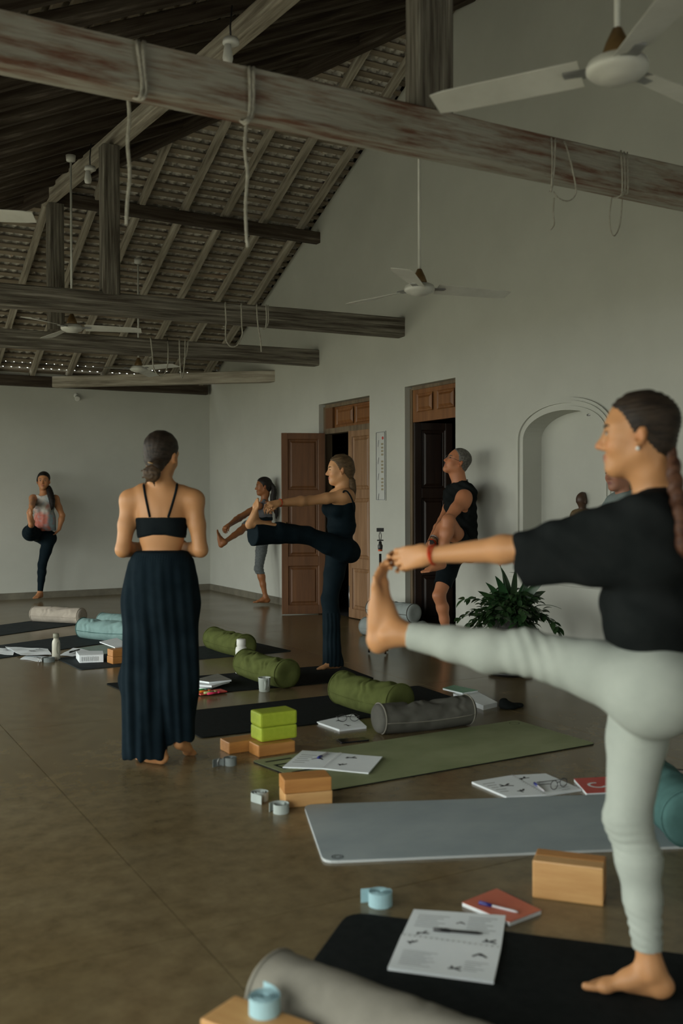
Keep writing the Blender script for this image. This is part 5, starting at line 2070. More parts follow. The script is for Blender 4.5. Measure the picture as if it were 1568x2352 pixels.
mat_edge = noise_mat('pale_mat_edge', (0.45, 0.48, 0.48, 1), (0.5, 0.53, 0.53, 1), (3, 5, 5), 0.5)
green_b = fabric('moss_green_cotton', (0.075, 0.088, 0.028, 1))
teal_b = fabric('pale_teal_cotton', (0.19, 0.29, 0.28, 1), 1.2)
teal_d = fabric('deep_teal_cotton', (0.06, 0.125, 0.118, 1), 1.3)
grey_b = fabric('warm_grey_cotton', (0.085, 0.083, 0.072, 1), 1.25)
beige_b = fabric('beige_grey_cotton', (0.19, 0.18, 0.15, 1), 1.2)
cream_b = fabric('cream_pink_cotton', (0.34, 0.30, 0.25, 1), 1.2)
grey_blue_b = fabric('pale_grey_blue_cotton', (0.26, 0.29, 0.28, 1), 1.15)
block_wood = noise_mat('orange_block_wood', (0.36, 0.145, 0.035, 1), (0.50, 0.235, 0.065, 1), (4, 30, 30), 0.45, 5, 0.08, (8, 80, 80), lo=0.3, hi=0.7)
block_pale = noise_mat('pale_block_wood', (0.48, 0.25, 0.09, 1), (0.60, 0.35, 0.14, 1), (4, 30, 30), 0.45, 5, 0.08, (8, 80, 80), lo=0.3, hi=0.7)
lime_m = noise_mat('lime_foam', (0.33, 0.42, 0.022, 1), (0.38, 0.47, 0.03, 1), (40, 40, 40), 0.65, bump=0.1, bump_scale=(300, 300, 300), dist=0.001)
strap_m = fabric('grey_white_webbing', (0.34, 0.38, 0.36, 1), 1.15, bump=0.4)
strap_blue = fabric('pale_blue_webbing', (0.30, 0.46, 0.50, 1), 1.15, bump=0.4)
strap_dark = fabric('grey_webbing', (0.16, 0.18, 0.175, 1), 1.15, bump=0.4)
paper_m = noise_mat('paper', (0.70, 0.75, 0.77, 1), (0.76, 0.80, 0.82, 1), (3, 3, 3), 0.7)
ink_m = noise_mat('printed_ink', (0.02, 0.02, 0.025, 1), (0.05, 0.05, 0.055, 1), (30, 30, 30), 0.7)
text_m = noise_mat('faint_print', (0.30, 0.32, 0.33, 1), (0.40, 0.42, 0.42, 1), (60, 60, 60), 0.7)
red_cover = noise_mat('red_cover', (0.50, 0.055, 0.045, 1), (0.56, 0.07, 0.055, 1), (8, 8, 8), 0.45)
salmon_cover = noise_mat('salmon_cover', (0.47, 0.12, 0.075, 1), (0.53, 0.15, 0.09, 1), (8, 8, 8), 0.5)
green_cover = noise_mat('green_cover', (0.10, 0.26, 0.17, 1), (0.14, 0.32, 0.2, 1), (8, 8, 8), 0.4)
blue_pen = noise_mat('blue_plastic', (0.015, 0.02, 0.16, 1), (0.02, 0.03, 0.2, 1), (8, 8, 8), 0.3)
clear_pen = noise_mat('clear_plastic', (0.45, 0.43, 0.45, 1), (0.5, 0.48, 0.5, 1), (8, 8, 8), 0.2)
mug_m = noise_mat('pale_enamel', (0.36, 0.40, 0.36, 1), (0.42, 0.45, 0.41, 1), (8, 8, 8), 0.25)
cream_bottle = noise_mat('cream_bottle_paint', (0.42, 0.41, 0.33, 1), (0.48, 0.46, 0.38, 1), (8, 8, 8), 0.35)
khaki_cap = noise_mat('khaki_cap', (0.20, 0.20, 0.145, 1), (0.25, 0.25, 0.18, 1), (8, 8, 8), 0.5)
phone_m = noise_mat('black_glass', (0.006, 0.006, 0.008, 1), (0.01, 0.01, 0.012, 1), (8, 8, 8), 0.12)
leaf_m = noise_mat('dark_green_leaf', (0.010, 0.030, 0.010, 1), (0.028, 0.065, 0.020, 1), (14, 14, 14), 0.35)
leaf_l = noise_mat('fresh_green_leaf', (0.012, 0.045, 0.016, 1), (0.028, 0.075, 0.026, 1), (14, 14, 14), 0.35)
pot_m = noise_mat('dark_speckled_pot', (0.018, 0.017, 0.015, 1), (0.07, 0.068, 0.06, 1), (30, 30, 30), 0.6, 6, 0.5, (40, 40, 40), lo=0.45, hi=0.75)
soil_m = noise_mat('potting_soil', (0.012, 0.009, 0.006, 1), (0.03, 0.022, 0.015, 1), (40, 40, 40), 0.95)
flower_m = noise_mat('red_bract', (0.50, 0.05, 0.02, 1), (0.58, 0.10, 0.03, 1), (14, 14, 14), 0.4)
statue_m = noise_mat('brown_carved_wood', (0.045, 0.022, 0.012, 1), (0.085, 0.045, 0.025, 1), (14, 14, 14), 0.5)
statue_gold = noise_mat('aged_gold_brown', (0.10, 0.06, 0.025, 1), (0.15, 0.10, 0.045, 1), (14, 14, 14), 0.45)
board_m = noise_mat('notice_board_white', (0.50, 0.51, 0.48, 1), (0.55, 0.56, 0.53, 1), (2, 2, 2), 0.4)
orange_m = noise_mat('orange_ring', (0.65, 0.09, 0.02, 1), (0.7, 0.12, 0.03, 1), (4, 4, 4), 0.4)


def quad_mat(name, corners, mat, label, th=0.006, r=0.03, z0=0.0, under=None, group=None):
    """rubber mat from four floor points (in order), rounded corners"""
    c = [np.array([p[0], p[1]]) for p in corners]
    pts = []
    for i in range(4):
        p, a, b = c[i], _n2(c[i - 1] - c[i]), _n2(c[(i + 1) % 4] - c[i])
        for j in range(5):
            t = j / 4
            q = p + a * r * (1 - t) ** 2 + b * r * t ** 2
            pts.append(q)
    o = np.mean(c, 0)
    n = len(pts)
    top, bot = z0 + th, z0
    v = [(p[0] - o[0], p[1] - o[1], bot) for p in pts] + [(p[0] - o[0], p[1] - o[1], top - .001) for p in pts]
    v += [(o[0] + (p[0] - o[0]) * .9985 - o[0], o[1] + (p[1] - o[1]) * .9975 - o[1], top) for p in pts]
    f = [tuple(range(n - 1, -1, -1)), tuple(range(2 * n, 3 * n))]
    for k in range(2):
        f += [(k * n + i, k * n + (i + 1) % n, (k + 1) * n + (i + 1) % n, (k + 1) * n + i) for i in range(n)]
    m = mesh_obj(name, v, f, None, None, False, loc=(o[0], o[1], 0), mats=[mat, under or mat],
                 midx=[1, 0] + [1] * n + [0] * n)
    m.rotation_euler = (0, 0, 0)
    tag(m, label, 'mat', group)
    return m


def _n2(v):
    return v / (np.linalg.norm(v) + 1e-12)


def rect_from(c, ang, L, W):
    a = math.radians(ang)
    u, w = np.array([math.cos(a), math.sin(a)]), np.array([-math.sin(a), math.cos(a)])
    c = np.array(c, float)
    return [c, c + u * L, c + u * L + w * W, c + w * W]


# the mats
quad_mat('yoga_mat', rect_from((1.25, 9.72), 29, 1.72, .66), mat_charcoal, 'dark mat farthest back, at the left edge, under the cream bolster end')
quad_mat('yoga_mat', rect_from((1.36, 8.50), 22.5, 1.68, .66), mat_charcoal, 'dark mat under the pale teal bolsters, loose papers on its near edge')
quad_mat('yoga_mat', [(1.934, 7.66), (3.775, 7.686), (3.70, 8.33), (1.90, 8.33)], mat_charcoal, 'dark mat under the wooden blocks with a notebook, left of the standing teacher')
quad_mat('yoga_mat', [(2.00, 6.31), (3.72, 6.20), (3.78, 6.86), (1.945, 6.99)], mat_black, 'black mat with the mug in front, the blonde woman standing on its far end')
quad_mat('yoga_mat', [(1.955, 5.125), (3.80, 5.10), (3.84, 5.80), (1.97, 5.82)], mat_black, 'black mat behind the lime green blocks')
m6 = quad_mat('yoga_mat', [G(757, 1818), G(1368, 1710), G(1185, 1656), G(577, 1750)], mat_olive, 'olive green mat with dark lettering at its left end', .007, under=mat_black)
c7 = np.array(G(742, 1984)[:2])
quad_mat('yoga_mat', [c7, c7 + np.array([1.60, -.68]), c7 + np.array([1.85, -.07]), np.array(G(697, 1853)[:2])], mat_blue, 'blue-grey mat with a pale bottom edge, in the middle of the floor', .010, .05, under=mat_edge)
c8 = np.array(G(800, 2098)[:2])
u8, w8 = np.array([.69, -.724]), np.array([-.724, -.69])
quad_mat('yoga_mat', [c8, c8 + w8 * .66, c8 + w8 * .66 + u8 * 1.75, c8 + u8 * 1.75], mat_black, 'black mat nearest the viewer, under the foot of the nearest woman', .007, .07)

# lettering on the olive mat and round marks
bl, br, tr_, tl = [np.array(G(*q)[:2]) for q in ((757, 1818), (1368, 1710), (1185, 1656), (577, 1750))]


def on_m6(u, w):
    p = bl * (1 - u) * (1 - w) + br * u * (1 - w) + tr_ * u * w + tl * (1 - u) * w
    return np.array([p[0], p[1], .0076])


g = Geo()


def dec_bar(u0, w0, u1, w1, t=.006):
    a, b = on_m6(u0, w0), on_m6(u1, w1)
    d = _n(b - a)
    n = np.array([-d[1], d[0], 0]) * t
    g.add([a - n, b - n, b + n, a + n], [(0, 1, 2, 3)])


for (w, l) in ((.90, .085), (.78, .06), (.66, .06), (.54, .085), (.42, .06), (.30, .06)):
    dec_bar(.022, w, .022 + l, w, .009)
dec_bar(.026, .79, .026, .65, .007)
dec_bar(.026, .43, .026, .29, .007)
g.obj('lettering', mat_black, m6, loc=(-m6.location[0], -m6.location[1], 0))


def ring_decal(parent, c, r, z, mat, t=.002, sx=1.0):
    v, f = [], []
    for i in range(24):
        a = i / 24 * 6.283
        for q in (r, r - t):
            v.append((c[0] + q * math.cos(a), c[1] + q * math.sin(a), z))
    for i in range(24):
        j = (i + 1) % 24
        f.append((2 * i, 2 * j, 2 * j + 1, 2 * i + 1))
    l = parent.location
    return mesh_obj('round_mark', v, f, mat, parent, loc=(-l[0], -l[1], 0))


p = on_m6(.96, .9)
ring_decal(m6, p, .03, .0077, mat_black, .003)
m7 = [o for o in C.objects if o.name.startswith('yoga_mat') and 'blue-grey' in o['label']][0]
p = G(775, 1968, .01)
ring_decal(m7, p, .022, .0106, mat_charcoal, .004)
ring_decal(m7, p, .013, .0106, mat_charcoal, .003)


# ------------------------------------------------------------ bolsters
def bolster(p0, p1, r, mat, label, bend=0.0, pipe=None, wr=1.0, group=None, seed=1, flatz=0.94, cap_mat=None):
    """stuffed cylinder; p0, p1 centres of its two round ends"""
    p0, p1 = np.array(p0, float), np.array(p1, float)
    L = np.linalg.norm(p1 - p0)
    d = (p1 - p0) / L
    sd = _n(np.cross(UP, d))
    up = np.cross(d, sd)
    rr = np.random.default_rng(seed)
    ph = rr.uniform(0, 6.28, 12)
    n, m = 72, 56
    prof = [(-.000, 0.02), (-.004, .3), (-.006, .6), (-.004, .85), (.006, .965), (.018, 1.0)]
    xs_ = [(q[0], q[1]) for q in prof] + [(.03 + (L - .06) * i / n, 1.0) for i in range(n + 1)] + [(L - q[0], q[1]) for q in reversed(prof)]
    v, f = [], []
    for (x, s) in xs_:
        t = min(1, max(0, x / L))
        c = p0 + d * x - UP * bend * math.sin(math.pi * t) * (1)
        for j in range(m):
            a = 2 * math.pi * j / m
            e = math.sin(math.pi * t) ** .5 if 0 < t < 1 else 0
            # gathers across the top: curved wrinkles
            top = max(0.0, math.sin(a) * .6 + .55)
            px_ = x + .012 * math.sin(7 * a + ph[5]) + .03 * math.cos(a + ph[6])
            w = wr * e * top * (.0030 * math.sin(px_ * 70 + 2.6 * math.sin(px_ * 23 + ph[1]) + 1.6 * math.cos(a * 2 + ph[0]))
                                * (.5 + .5 * math.sin(px_ * 17 + a * 1.5 + ph[7]))
                                + .0034 * math.sin(px_ * 38 - 3.2 * math.cos(a * 1.3 + ph[2]) + 2.5 * math.sin(px_ * 9 + ph[3]))
                                * (.5 + .5 * math.sin(px_ * 11 - a * 2 + ph[8]))
                                + .0022 * math.sin(a * 4 + px_ * 30 + ph[4]))
            q = r * s + (w - abs(w) * .3) * s
            fz = flatz if math.sin(a) > 0 else 1.0
            z = q * math.sin(a) * fz
            lowest = -r * .93
            if z < lowest:
                z = lowest + (z - lowest) * .15
            v.append(c + sd * (q * math.cos(a)) + up * z)
    k = len(xs_)
    for i in range(k - 1):
        for j in range(m):
            f.append((i * m + j, i * m + (j + 1) % m, (i + 1) * m + (j + 1) % m, (i + 1) * m + j))
    f.append(tuple(range(m - 1, -1, -1)))
    f.append(tuple((k - 1) * m + j for j in range(m)))
    c0 = (p0 + p1) / 2
    zmin = min(q[2] for q in v)
    root = empty('bolster', label, 'bolster', (c0[0], c0[1], zmin), group=group)
    o0 = np.array(root.location)
    mesh_obj('cover', [q - o0 for q in v], f, mat, root, True)
    for (e, s) in ((p0, 1), (p1, -1)):
        pts = [e - o0 + d * s * .016 + sd * ((r + .001) * math.cos(a)) + up * max(-r * .93, (r + .001) * math.sin(a) * (flatz if math.sin(a) > 0 else 1)) for a in np.linspace(0, 6.2832, 33)]
        vv, ff = tube_geo(pts, .0042, 6, cap=False)
        mesh_obj('piping', vv, ff, pipe or mat, root, True)
    a = math.radians(-8)
    pts = [p0 - o0 + d * x - UP * bend * math.sin(math.pi * x / L) + sd * (-(r + .0015) * math.cos(a)) + up * ((r) * math.sin(a)) for x in np.linspace(.02, L - .02, 24)]
    vv, ff = tube_geo(pts, .003, 5)
    mesh_obj('seam', vv, ff, pipe or mat, root, True)
    return root


def bp(x0, y0, x1, y1, r, *a, L=None, z=None, **k):
    z = z if z is not None else r * .945 + .007
    A, B = G(x0, y0, z), G(x1, y1, z)
    if L:
        B = A + _n(B - A) * L
    return bolster(A, B, r, *a, **k)


bp(78, 1409, 196, 1415, .088, cream_b, 'cream and pinkish bolster, farthest back at the left', L=.64, seed=2, wr=1.6)
bp(232, 1425, 330, 1433, .085, teal_b, 'pale teal bolster lying behind the other pale teal one', L=.6, seed=3)
bp(188, 1441, 300, 1450, .10, teal_b, 'pale teal bolster in front, left of the standing teacher', L=.62, seed=4, wr=2.0, bend=.010, pipe=teal_d)
bp(488, 1464, 580, 1487, .10, green_b, 'moss green bolster farthest back, behind the white bottle', L=.62, seed=5, wr=2.1, bend=.012)
bp(562, 1520, 668, 1549, .105, green_b, 'moss green bolster in the middle, behind the pale mug', L=.62, seed=6, wr=2.3, bend=.014)
bp(782, 1577, 900, 1606, .11, green_b, 'moss green bolster nearest the viewer, touching the dark grey one', L=.60, seed=7, wr=2.4, bend=.014)
bp(866, 1650, 1078, 1628, .088, grey_b, 'dark warm grey bolster with its round end towards the viewer', seed=8, wr=2.0, pipe=beige_b, bend=.012)
bp(1592, 1882, 1505, 1806, .115, teal_d, 'deep teal bolster at the right edge, behind the standing leg', L=.6, seed=9)
bp(618, 2270, 1075, 2452, .100, beige_b, 'beige bolster at the bottom edge of the picture, blurred', L=.64, seed=10, wr=.45)
# three stacked by the wall
pa_ = np.array([4.70, 8.20, .088])
pb_ = np.array([4.90, 8.32, .088])
A = G(838, 1437, .085)
bolster(A, A + np.array([.10, -.60, 0]), .090, grey_blue_b, 'pale grey-blue bolster, front one of the bottom two in the heap by the doorway', seed=11, wr=.8)
B = A + np.array([.197, .03, 0])
bolster(B, B + np.array([.10, -.60, 0]), .090, grey_blue_b, 'pale grey-blue bolster, rear one of the bottom two in the heap by the doorway', seed=12, wr=.8)
Cc = (A + B) / 2 + np.array([.0, .02, .168])
bolster(Cc, Cc + np.array([.10, -.62, 0]), .092, grey_blue_b, 'pale grey-blue bolster on top of the heap by the doorway', seed=13, wr=.9, pipe=grey_b)


# ------------------------------------------------------------ blocks
def block(corner, ang, size, mat, label, z0=0.0, name='yoga_block', bevel=.005, group=None):
    """corner: nearest bottom corner on the floor; length runs at ang (degrees), width to its left"""
    a = math.radians(ang)
    L, W, H = size
    c = np.array(corner[:2]) + np.array([math.cos(a), math.sin(a)]) * L / 2 + np.array([-math.sin(a), math.cos(a)]) * W / 2
    o = bbox_obj(name, L, W, H, mat, None, (0, 0, H / 2), bevel, 2, loc=(c[0], c[1], z0), rot=(0, 0, a), smooth=False)
    tag(o, label, 'block', group)
    return o


BS = (.21, .12, .060)
c = G(655, 1857)
block(c, -13, BS, block_pale, 'wooden block, lower of the two stacked at the end of the olive mat')
block(c + np.array([-.004, .004, 0]), -15, BS, block_wood, 'wooden block, upper of the two stacked at the end of the olive mat', .0605)
c = G(594, 1740)
block(c, 1, BS, block_wood, 'orange wooden block right under the lime blocks, nearer the viewer')
c = G(526, 1733)
block(c, 1, BS, block_wood, 'wooden block at the left, partly under the lime blocks')
c = G(600, 1706, .061)
block(c, 1, (.21, .135, .074), lime_m, 'lime green foam block, lower of the two', .061, bevel=.012)
block(c + np.array([-.002, .003, 0]), 0, (.212, .135, .074), lime_m, 'lime green foam block, upper of the two', .1355, bevel=.012)
c = G(1222, 2062)
an = math.degrees(math.atan2(*(G(1383, 2083) - c)[[1, 0]]))
block(c, an, (.228, .060, .125), block_pale, 'pale wooden block standing on edge, front one of the pair beside the standing leg')
c2_ = c + .0612 * np.array([-math.sin(math.radians(an)), math.cos(math.radians(an)), 0])
block(c2_, an, (.228, .060, .125), block_wood, 'wooden block standing on edge, rear one of the pair beside the standing leg')
c = G(259, 1526, .006)
block(c, 8, (.20, .115, .056), block_wood, 'wooden block on the dark mat, lower of the two left of the teacher', .0065)
block(c, 6, (.20, .115, .056), block_wood, 'wooden block, upper of the two left of the teacher, notebook on it', .063)
cz_ = .15
cb, cr_ = G(540, 2285, cz_), G(730, 2352, cz_)
an2 = math.degrees(math.atan2(cr_[1] - cb[1], cr_[0] - cb[0]))
aa = math.radians(an2)
c = cb + .125 * np.array([math.sin(aa), -math.cos(aa), 0])
block(c, an2, (.23, .125, .0748), block_wood, 'wooden block at the bottom edge, under another one, next to the beige bolster')
block(c, an2, (.23, .125, .0748), block_pale, 'wooden block at the bottom edge carrying a rolled pale blue strap', .0752)


# ------------------------------------------------------------ rolled straps
def strap_roll(c, mat, label, r0=.012, r1=.034, h=.038, turns=3.5, tail=None, z0=0.0, buckle=None, tilt=None):
    n = int(turns * 22)
    th = .0022
    path = []
    for i in range(n + 1):
        t = i / n
        a = t * turns * 2 * math.pi
        r = r0 + (r1 - r0) * t
        path.append(np.array([r * math.cos(a), r * math.sin(a)]))
    last = path[-1]
    if tail:
        path += [last + np.array(q) for q in tail]
        tl_ = spline([(*path[n - 1], 0), (*path[n], 0)] + [(*q, 0) for q in path[n + 1:]], 6)
        path = path[:n] + [q[:2] for q in tl_[6:]]
    v, f = [], []
    for i, p in enumerate(path):
        a, b = path[max(i - 1, 0)], path[min(i + 1, len(path) - 1)]
        d = _n2(b - a)
        nn = np.array([-d[1], d[0]]) * th / 2
        for q, z in ((p - nn, 0), (p + nn, 0), (p + nn, h), (p - nn, h)):
            v.append((q[0], q[1], z))
    for i in range(len(path) - 1):
        for k in range(4):
            f.append((i * 4 + k, i * 4 + (k + 1) % 4, i * 4 + 4 + (k + 1) % 4, i * 4 + 4 + k))
    f += [(3, 2, 1, 0), tuple((len(path) - 1) * 4 + k for k in range(4))]
    root = empty('rolled_strap', label, 'strap', (c[0], c[1], z0))
    o = mesh_obj('webbing', v, f, mat, root)
    if buckle:
        bx, by = buckle
        for k in (0, 1):
            pts = [(bx + .014 * math.cos(a), by + .006 * k, h / 2 + .019 * math.sin(a)) for a in np.linspace(0, 6.283, 17)]
            vv, ff = tube_geo(pts, .0022, 6, cap=False)
            mesh_obj('buckle_ring', vv, ff, steel_m, root, True)
    return root


r_ = strap_roll(G(529, 1757), strap_dark, 'grey rolled strap with steel ring buckle, left of the orange wooden block', buckle=(-.052, .004),
                tail=[(-.03, .012), (-.06, .0)])
r_ = strap_roll(G(598, 1838), strap_m, 'grey-white rolled strap leaning at the left of the two stacked wooden blocks', r0=.008, r1=.042, turns=2.5,
                tail=[(.012, -.035), (.02, -.06)])
r_ = strap_roll(G(643, 1866), strap_m, 'grey-white strap end looped on the floor in front of the stacked wooden blocks', r0=.020, r1=.046, turns=1.4)
r_ = strap_roll(G(872, 2078), strap_blue, 'pale blue rolled strap alone on the floor beside the black mat', r0=.010, r1=.040, h=.045, turns=4,
                tail=[(-.045, .03), (-.085, .045)])
r_ = strap_roll(G(112, 1520), strap_dark, 'small grey rolled strap beside the cream bottle', r0=.015, r1=.052, h=.035, buckle=(-.07, .0))
r_ = strap_roll(G(606, 2326, .15), strap_blue, 'pale blue rolled strap on the wooden block at the bottom edge', r0=.010, r1=.037, h=.040, turns=4,
                tail=[(.0, .03), (-.01, .06)], z0=.1505)


# ------------------------------------------------------------ notebooks and papers
def sheet_geo(c4, z, th=.004, curl=0.0, n=8):
    """curved page slab between four floor points a,b,c,d (a-b bottom edge, d-c top edge)"""
    a, b, c, d = [np.array(q[:2], float) for q in c4]
    v, f = [], []
    for lay in (0, 1):
        for i in range(n + 1):
            for j in range(n + 1):
                u, w = i / n, j / n
                p = a * (1 - u) * (1 - w) + b * u * (1 - w) + c * u * w + d * (1 - u) * w
                zz = z + (th if lay else 0) + curl * (u ** 2) * (1 if True else 0) * (.4 + .6 * w)
                v.append((p[0], p[1], zz))
    N = (n + 1) ** 2
    for i in range(n):
        for j in range(n):
            q = i * (n + 1) + j
            f.append((N + q, N + q + n + 1, N + q + n + 2, N + q + 1))
            f.append((q, q + 1, q + n + 2, q + n + 1))
    ring_ = [i * (n + 1) for i in range(n + 1)] + [n * (n + 1) + j for j in range(1, n + 1)] + [i * (n + 1) + n for i in range(n - 1, -1, -1)] + [j for j in range(n - 1, 0, -1)]
    for i in range(len(ring_)):
        p, q = ring_[i], ring_[(i + 1) % len(ring_)]
        f.append((p, q, N + q, N + p))
    return v, f


def lerp4(c4, u, w):
    a, b, c, d = [np.array(q[:2], float) for q in c4]
    return a * (1 - u) * (1 - w) + b * u * (1 - w) + c * u * w + d * (1 - u) * w


def print_marks(g, c4, z, marks, sz=.018):
    """small posture figures as flat print: strokes in page coordinates"""
    FIG = [[((-1, 0), (0, .2)), ((0, .2), (.9, .9)), ((0, .2), (1, -.3)), ((-.3, .1), (-.6, .9))],
           [((-1, .1), (1, .1)), ((0, .1), (.5, 1)), ((-.5, .1), (-.9, -.6))],
           [((-1, -.5), (0, .6)), ((0, .6), (1, -.5)), ((-.2, .3), (.6, .1)), ((-.1, .1), (.5, .0))],
           [((-.8, 0), (.3, 0)), ((.3, 0), (.9, .8)), ((-.4, 0), (-.1, -.8)), ((.2, .1), (0, .6))]]
    ex = _n2(lerp4(c4, 1, .5) - lerp4(c4, 0, .5))
    ey = _n2(lerp4(c4, .5, 1) - lerp4(c4, .5, 0))
    for (u, w, k, s) in marks:
        o = lerp4(c4, u, w)
        for (p, q) in FIG[k % 4]:
            a = o + (ex * p[0] + ey * p[1]) * sz * s
            b = o + (ex * q[0] + ey * q[1]) * sz * s
            d = _n2(b - a)
            n = np.array([-d[1], d[0]]) * sz * s * .17
            g.add([(*(a - n), z), (*(b - n), z), (*(b + n), z), (*(a + n), z)], [(0, 1, 2, 3)])


def text_lines(g, c4, z, u0, u1, w0, w1, n):
    for i in range(n):
        w = w0 + (w1 - w0) * i / max(1, n - 1)
        a, b = lerp4(c4, u0, w), lerp4(c4, u1 - .03 * ((i * 7) % 5), w)
        a2, b2 = lerp4(c4, u0, w + (w1 - w0) / n * .35), lerp4(c4, u1 - .03 * ((i * 7) % 5), w + (w1 - w0) / n * .35)
        g.add([(*a, z), (*b, z), (*b2, z), (*a2, z)], [(0, 1, 2, 3)])


def spiral_wire(root, a, b, z, n=16, r=.006):
    o0 = np.array(root.location)
    a, b = np.array([*a[:2], z]), np.array([*b[:2], z])
    d = _n(b - a)
    s = np.cross(UP, d)
    g_ = Geo()
    L = np.linalg.norm(b - a)
    for i in range(n):
        c = a + d * L * (i + .5) / n
        pts = [c - o0 + s * r * math.cos(t) + UP * r * math.sin(t) for t in np.linspace(0, 6.283, 9)]
        v, f = tube_geo(pts, .0009, 4, cap=False)
        g_.add(v, f)
    return g_.obj('spiral_wire', steel_m, root, True)


def open_book(pl, label, z0, marks_l=(), marks_r=(), th=.006, spiral=True, text=((0, 0),), curl=.0, name='notebook', cover=None):
    """pl: six floor points: left page a,b(bottom edge), spine bottom/top..., as [A(left bottom), B(spine bottom), C(right bottom), D(right top), E(spine top), F(left top)]"""
    A, B, Cq, D, E, F_ = [np.array(q, float) for q in pl]
    c = (B + E) / 2
    root = empty(name, label, 'notebook', (c[0], c[1], z0))
    o0 = np.array(root.location)
    L4, R4 = (A, B, E, F_), (B, Cq, D, E)
    for q4, nm, cu in ((L4, 'left_pages', 0), (R4, 'right_pages', curl)):
        v, f = sheet_geo(q4, z0, th, cu)
        mesh_obj(nm, [np.array(p) - o0 for p in v], f, paper_m, root)
    g_, t_ = Geo(), Geo()
    zt_ = z0 + th + .0006
    print_marks(g_, L4, zt_, marks_l)
    print_marks(g_, R4, zt_ + curl * .3, marks_r)
    for side, (u0, u1, w0, w1, n) in text:
        text_lines(t_, L4 if side == 0 else R4, zt_, u0, u1, w0, w1, n)
    if g_.v:
        mesh_obj('printed_figures', [np.array(p) - o0 for p in g_.v], g_.f, ink_m, root)['kind'] = 'stuff'
    if t_.v:
        mesh_obj('printed_text', [np.array(p) - o0 for p in t_.v], t_.f, text_m, root)['kind'] = 'stuff'
    if spiral:
        spiral_wire(root, B, E, z0 + th)
    return root


def closed_book(c4, th, mat, label, z0=0.0, name='notebook', page=True, spiral=None, cat='notebook'):
    c = np.mean([np.array(q[:2]) for q in c4], 0)
    root = empty(name, label, cat, (c[0], c[1], z0))
    o0 = np.array(root.location)
    if page:
        q4 = [c + (np.array(q[:2]) - c) * .985 for q in c4]
        v, f = sheet_geo(q4, z0, th - .001, 0, 3)
        mesh_obj('pages', [np.array(p) - o0 for p in v], f, paper_m, root)
    v, f = sheet_geo(c4, z0 + th - .001, .0012, 0, 3)
    mesh_obj('cover', [np.array(p) - o0 for p in v], f, mat, root)
    if spiral:
        spiral_wire(root, spiral[0], spiral[1], z0 + th * .5, 14, .007)
    return root


def pen(a, b, z, mat, label, r=.0045, cap=None):
    a, b = np.array([*a[:2], z + r]), np.array([*b[:2], z + r])
    root = empty('pen', label, 'pen', ((a + b) / 2)[:3] - np.array([0, 0, r]))
    o0 = np.array(root.location)
    d = b - a
    pts = [a, a + d * .02, a + d * .9, a + d * .97, b]
    v, f = tube_geo([p - o0 for p in pts], [r * .8, r, r, r * .6, r * .2], 10)
    mesh_obj('barrel', v, f, mat, root, True)
    v, f = tube_geo([p - o0 for p in (a - d * .01, a + d * .33)], [r * 1.25, r * 1.25], 10)
    mesh_obj('cap', v, f, cap or mat, root, True)
    v, f = tube_geo([p - o0 + UP * r * 1.2 for p in (a + d * .01, a + d * .28)], [r * .35, r * .3], 6)
    mesh_obj('clip', v, f, cap or mat, root, True)
    return root


def glasses(c, ang, z, label, s=1.0, mat=None):
    root = empty('glasses', label, 'glasses', (c[0], c[1], z), rotz=math.radians(ang))
    mat = mat or black_m
    for sx in (-1, 1):
        pts = [(sx * .033 * s + .024 * s * math.cos(a), 0 + .002 * math.sin(a), .022 * s + .019 * s * math.sin(a)) for a in np.linspace(0, 6.283, 21)]
        v, f = tube_geo(pts, .0018, 6, cap=False)
        mesh_obj('rim', v, f, mat, root, True)
        v, f = tube_geo(spline([(sx * .058 * s, 0, .03 * s), (sx * .062 * s, .01, .03 * s), (sx * .05 * s, .07 * s, .012), (sx * -.01 * s, .12 * s, .003)], 4), .0018, 6)
        mesh_obj('temple', v, f, mat, root, True)
    v, f = tube_geo([(-.010 * s, 0, .028 * s), (0, -.002, .031 * s), (.010 * s, 0, .028 * s)], .0018, 6)
    mesh_obj('bridge', v, f, mat, root, True)
    return root


# near open notebook on the black mat (single spread, fold across)
A, B2_, C2_, D2_ = [G(x, y, .011) for x, y in ((890, 2226), (1133, 2258), (1161, 2104), (950, 2090))]
z = .0075
E_, F2_ = G(922, 2150, .011), G(1150, 2180, .011)
root = open_book([F2_, E_, A, B2_, F2_, E_], 'open notebook with posture drawings on the black mat, nearest the viewer', z, spiral=False) if False else None
root = empty('notebook', 'open notebook with posture drawings on the black mat, nearest the viewer', 'notebook', (*((A + C2_) / 2)[:2], z))
o0 = np.array(root.location)
low4, up4 = (A, B2_, F2_, E_), (E_, F2_, C2_, D2_)
for q4, nm, th_ in ((low4, 'lower_pages', .009), (up4, 'upper_pages', .006)):
    v, f = sheet_geo(q4, z, th_, .0)
    mesh_obj(nm, [np.array(p) - o0 for p in v], f, paper_m, root)
g_, t_ = Geo(), Geo()
print_marks(g_, low4, z + .0098, [(.13, .80, 3, 1.0), (.62, .18, 0, 1.1), (.82, .66, 2, 1.2)], .017)
print_marks(g_, up4, z + .0068, [(.55, .62, 2, .8), (.2, .15, 1, 1.1), (.88, .12, 0, 1.2)], .017)
text_lines(t_, low4, z + .0096, .08, .42, .55, .15, 9)
text_lines(t_, low4, z + .0096, .70, .92, .45, .2, 5)
text_lines(t_, up4, z + .0066, .08, .42, .8, .4, 6)
text_lines(t_, up4, z + .0066, .62, .92, .85, .4, 7)
mesh_obj('printed_figures', [np.array(p) - o0 for p in g_.v], g_.f, ink_m, root)['kind'] = 'stuff'
mesh_obj('printed_text', [np.array(p) - o0 for p in t_.v], t_.f, text_m, root)['kind'] = 'stuff'
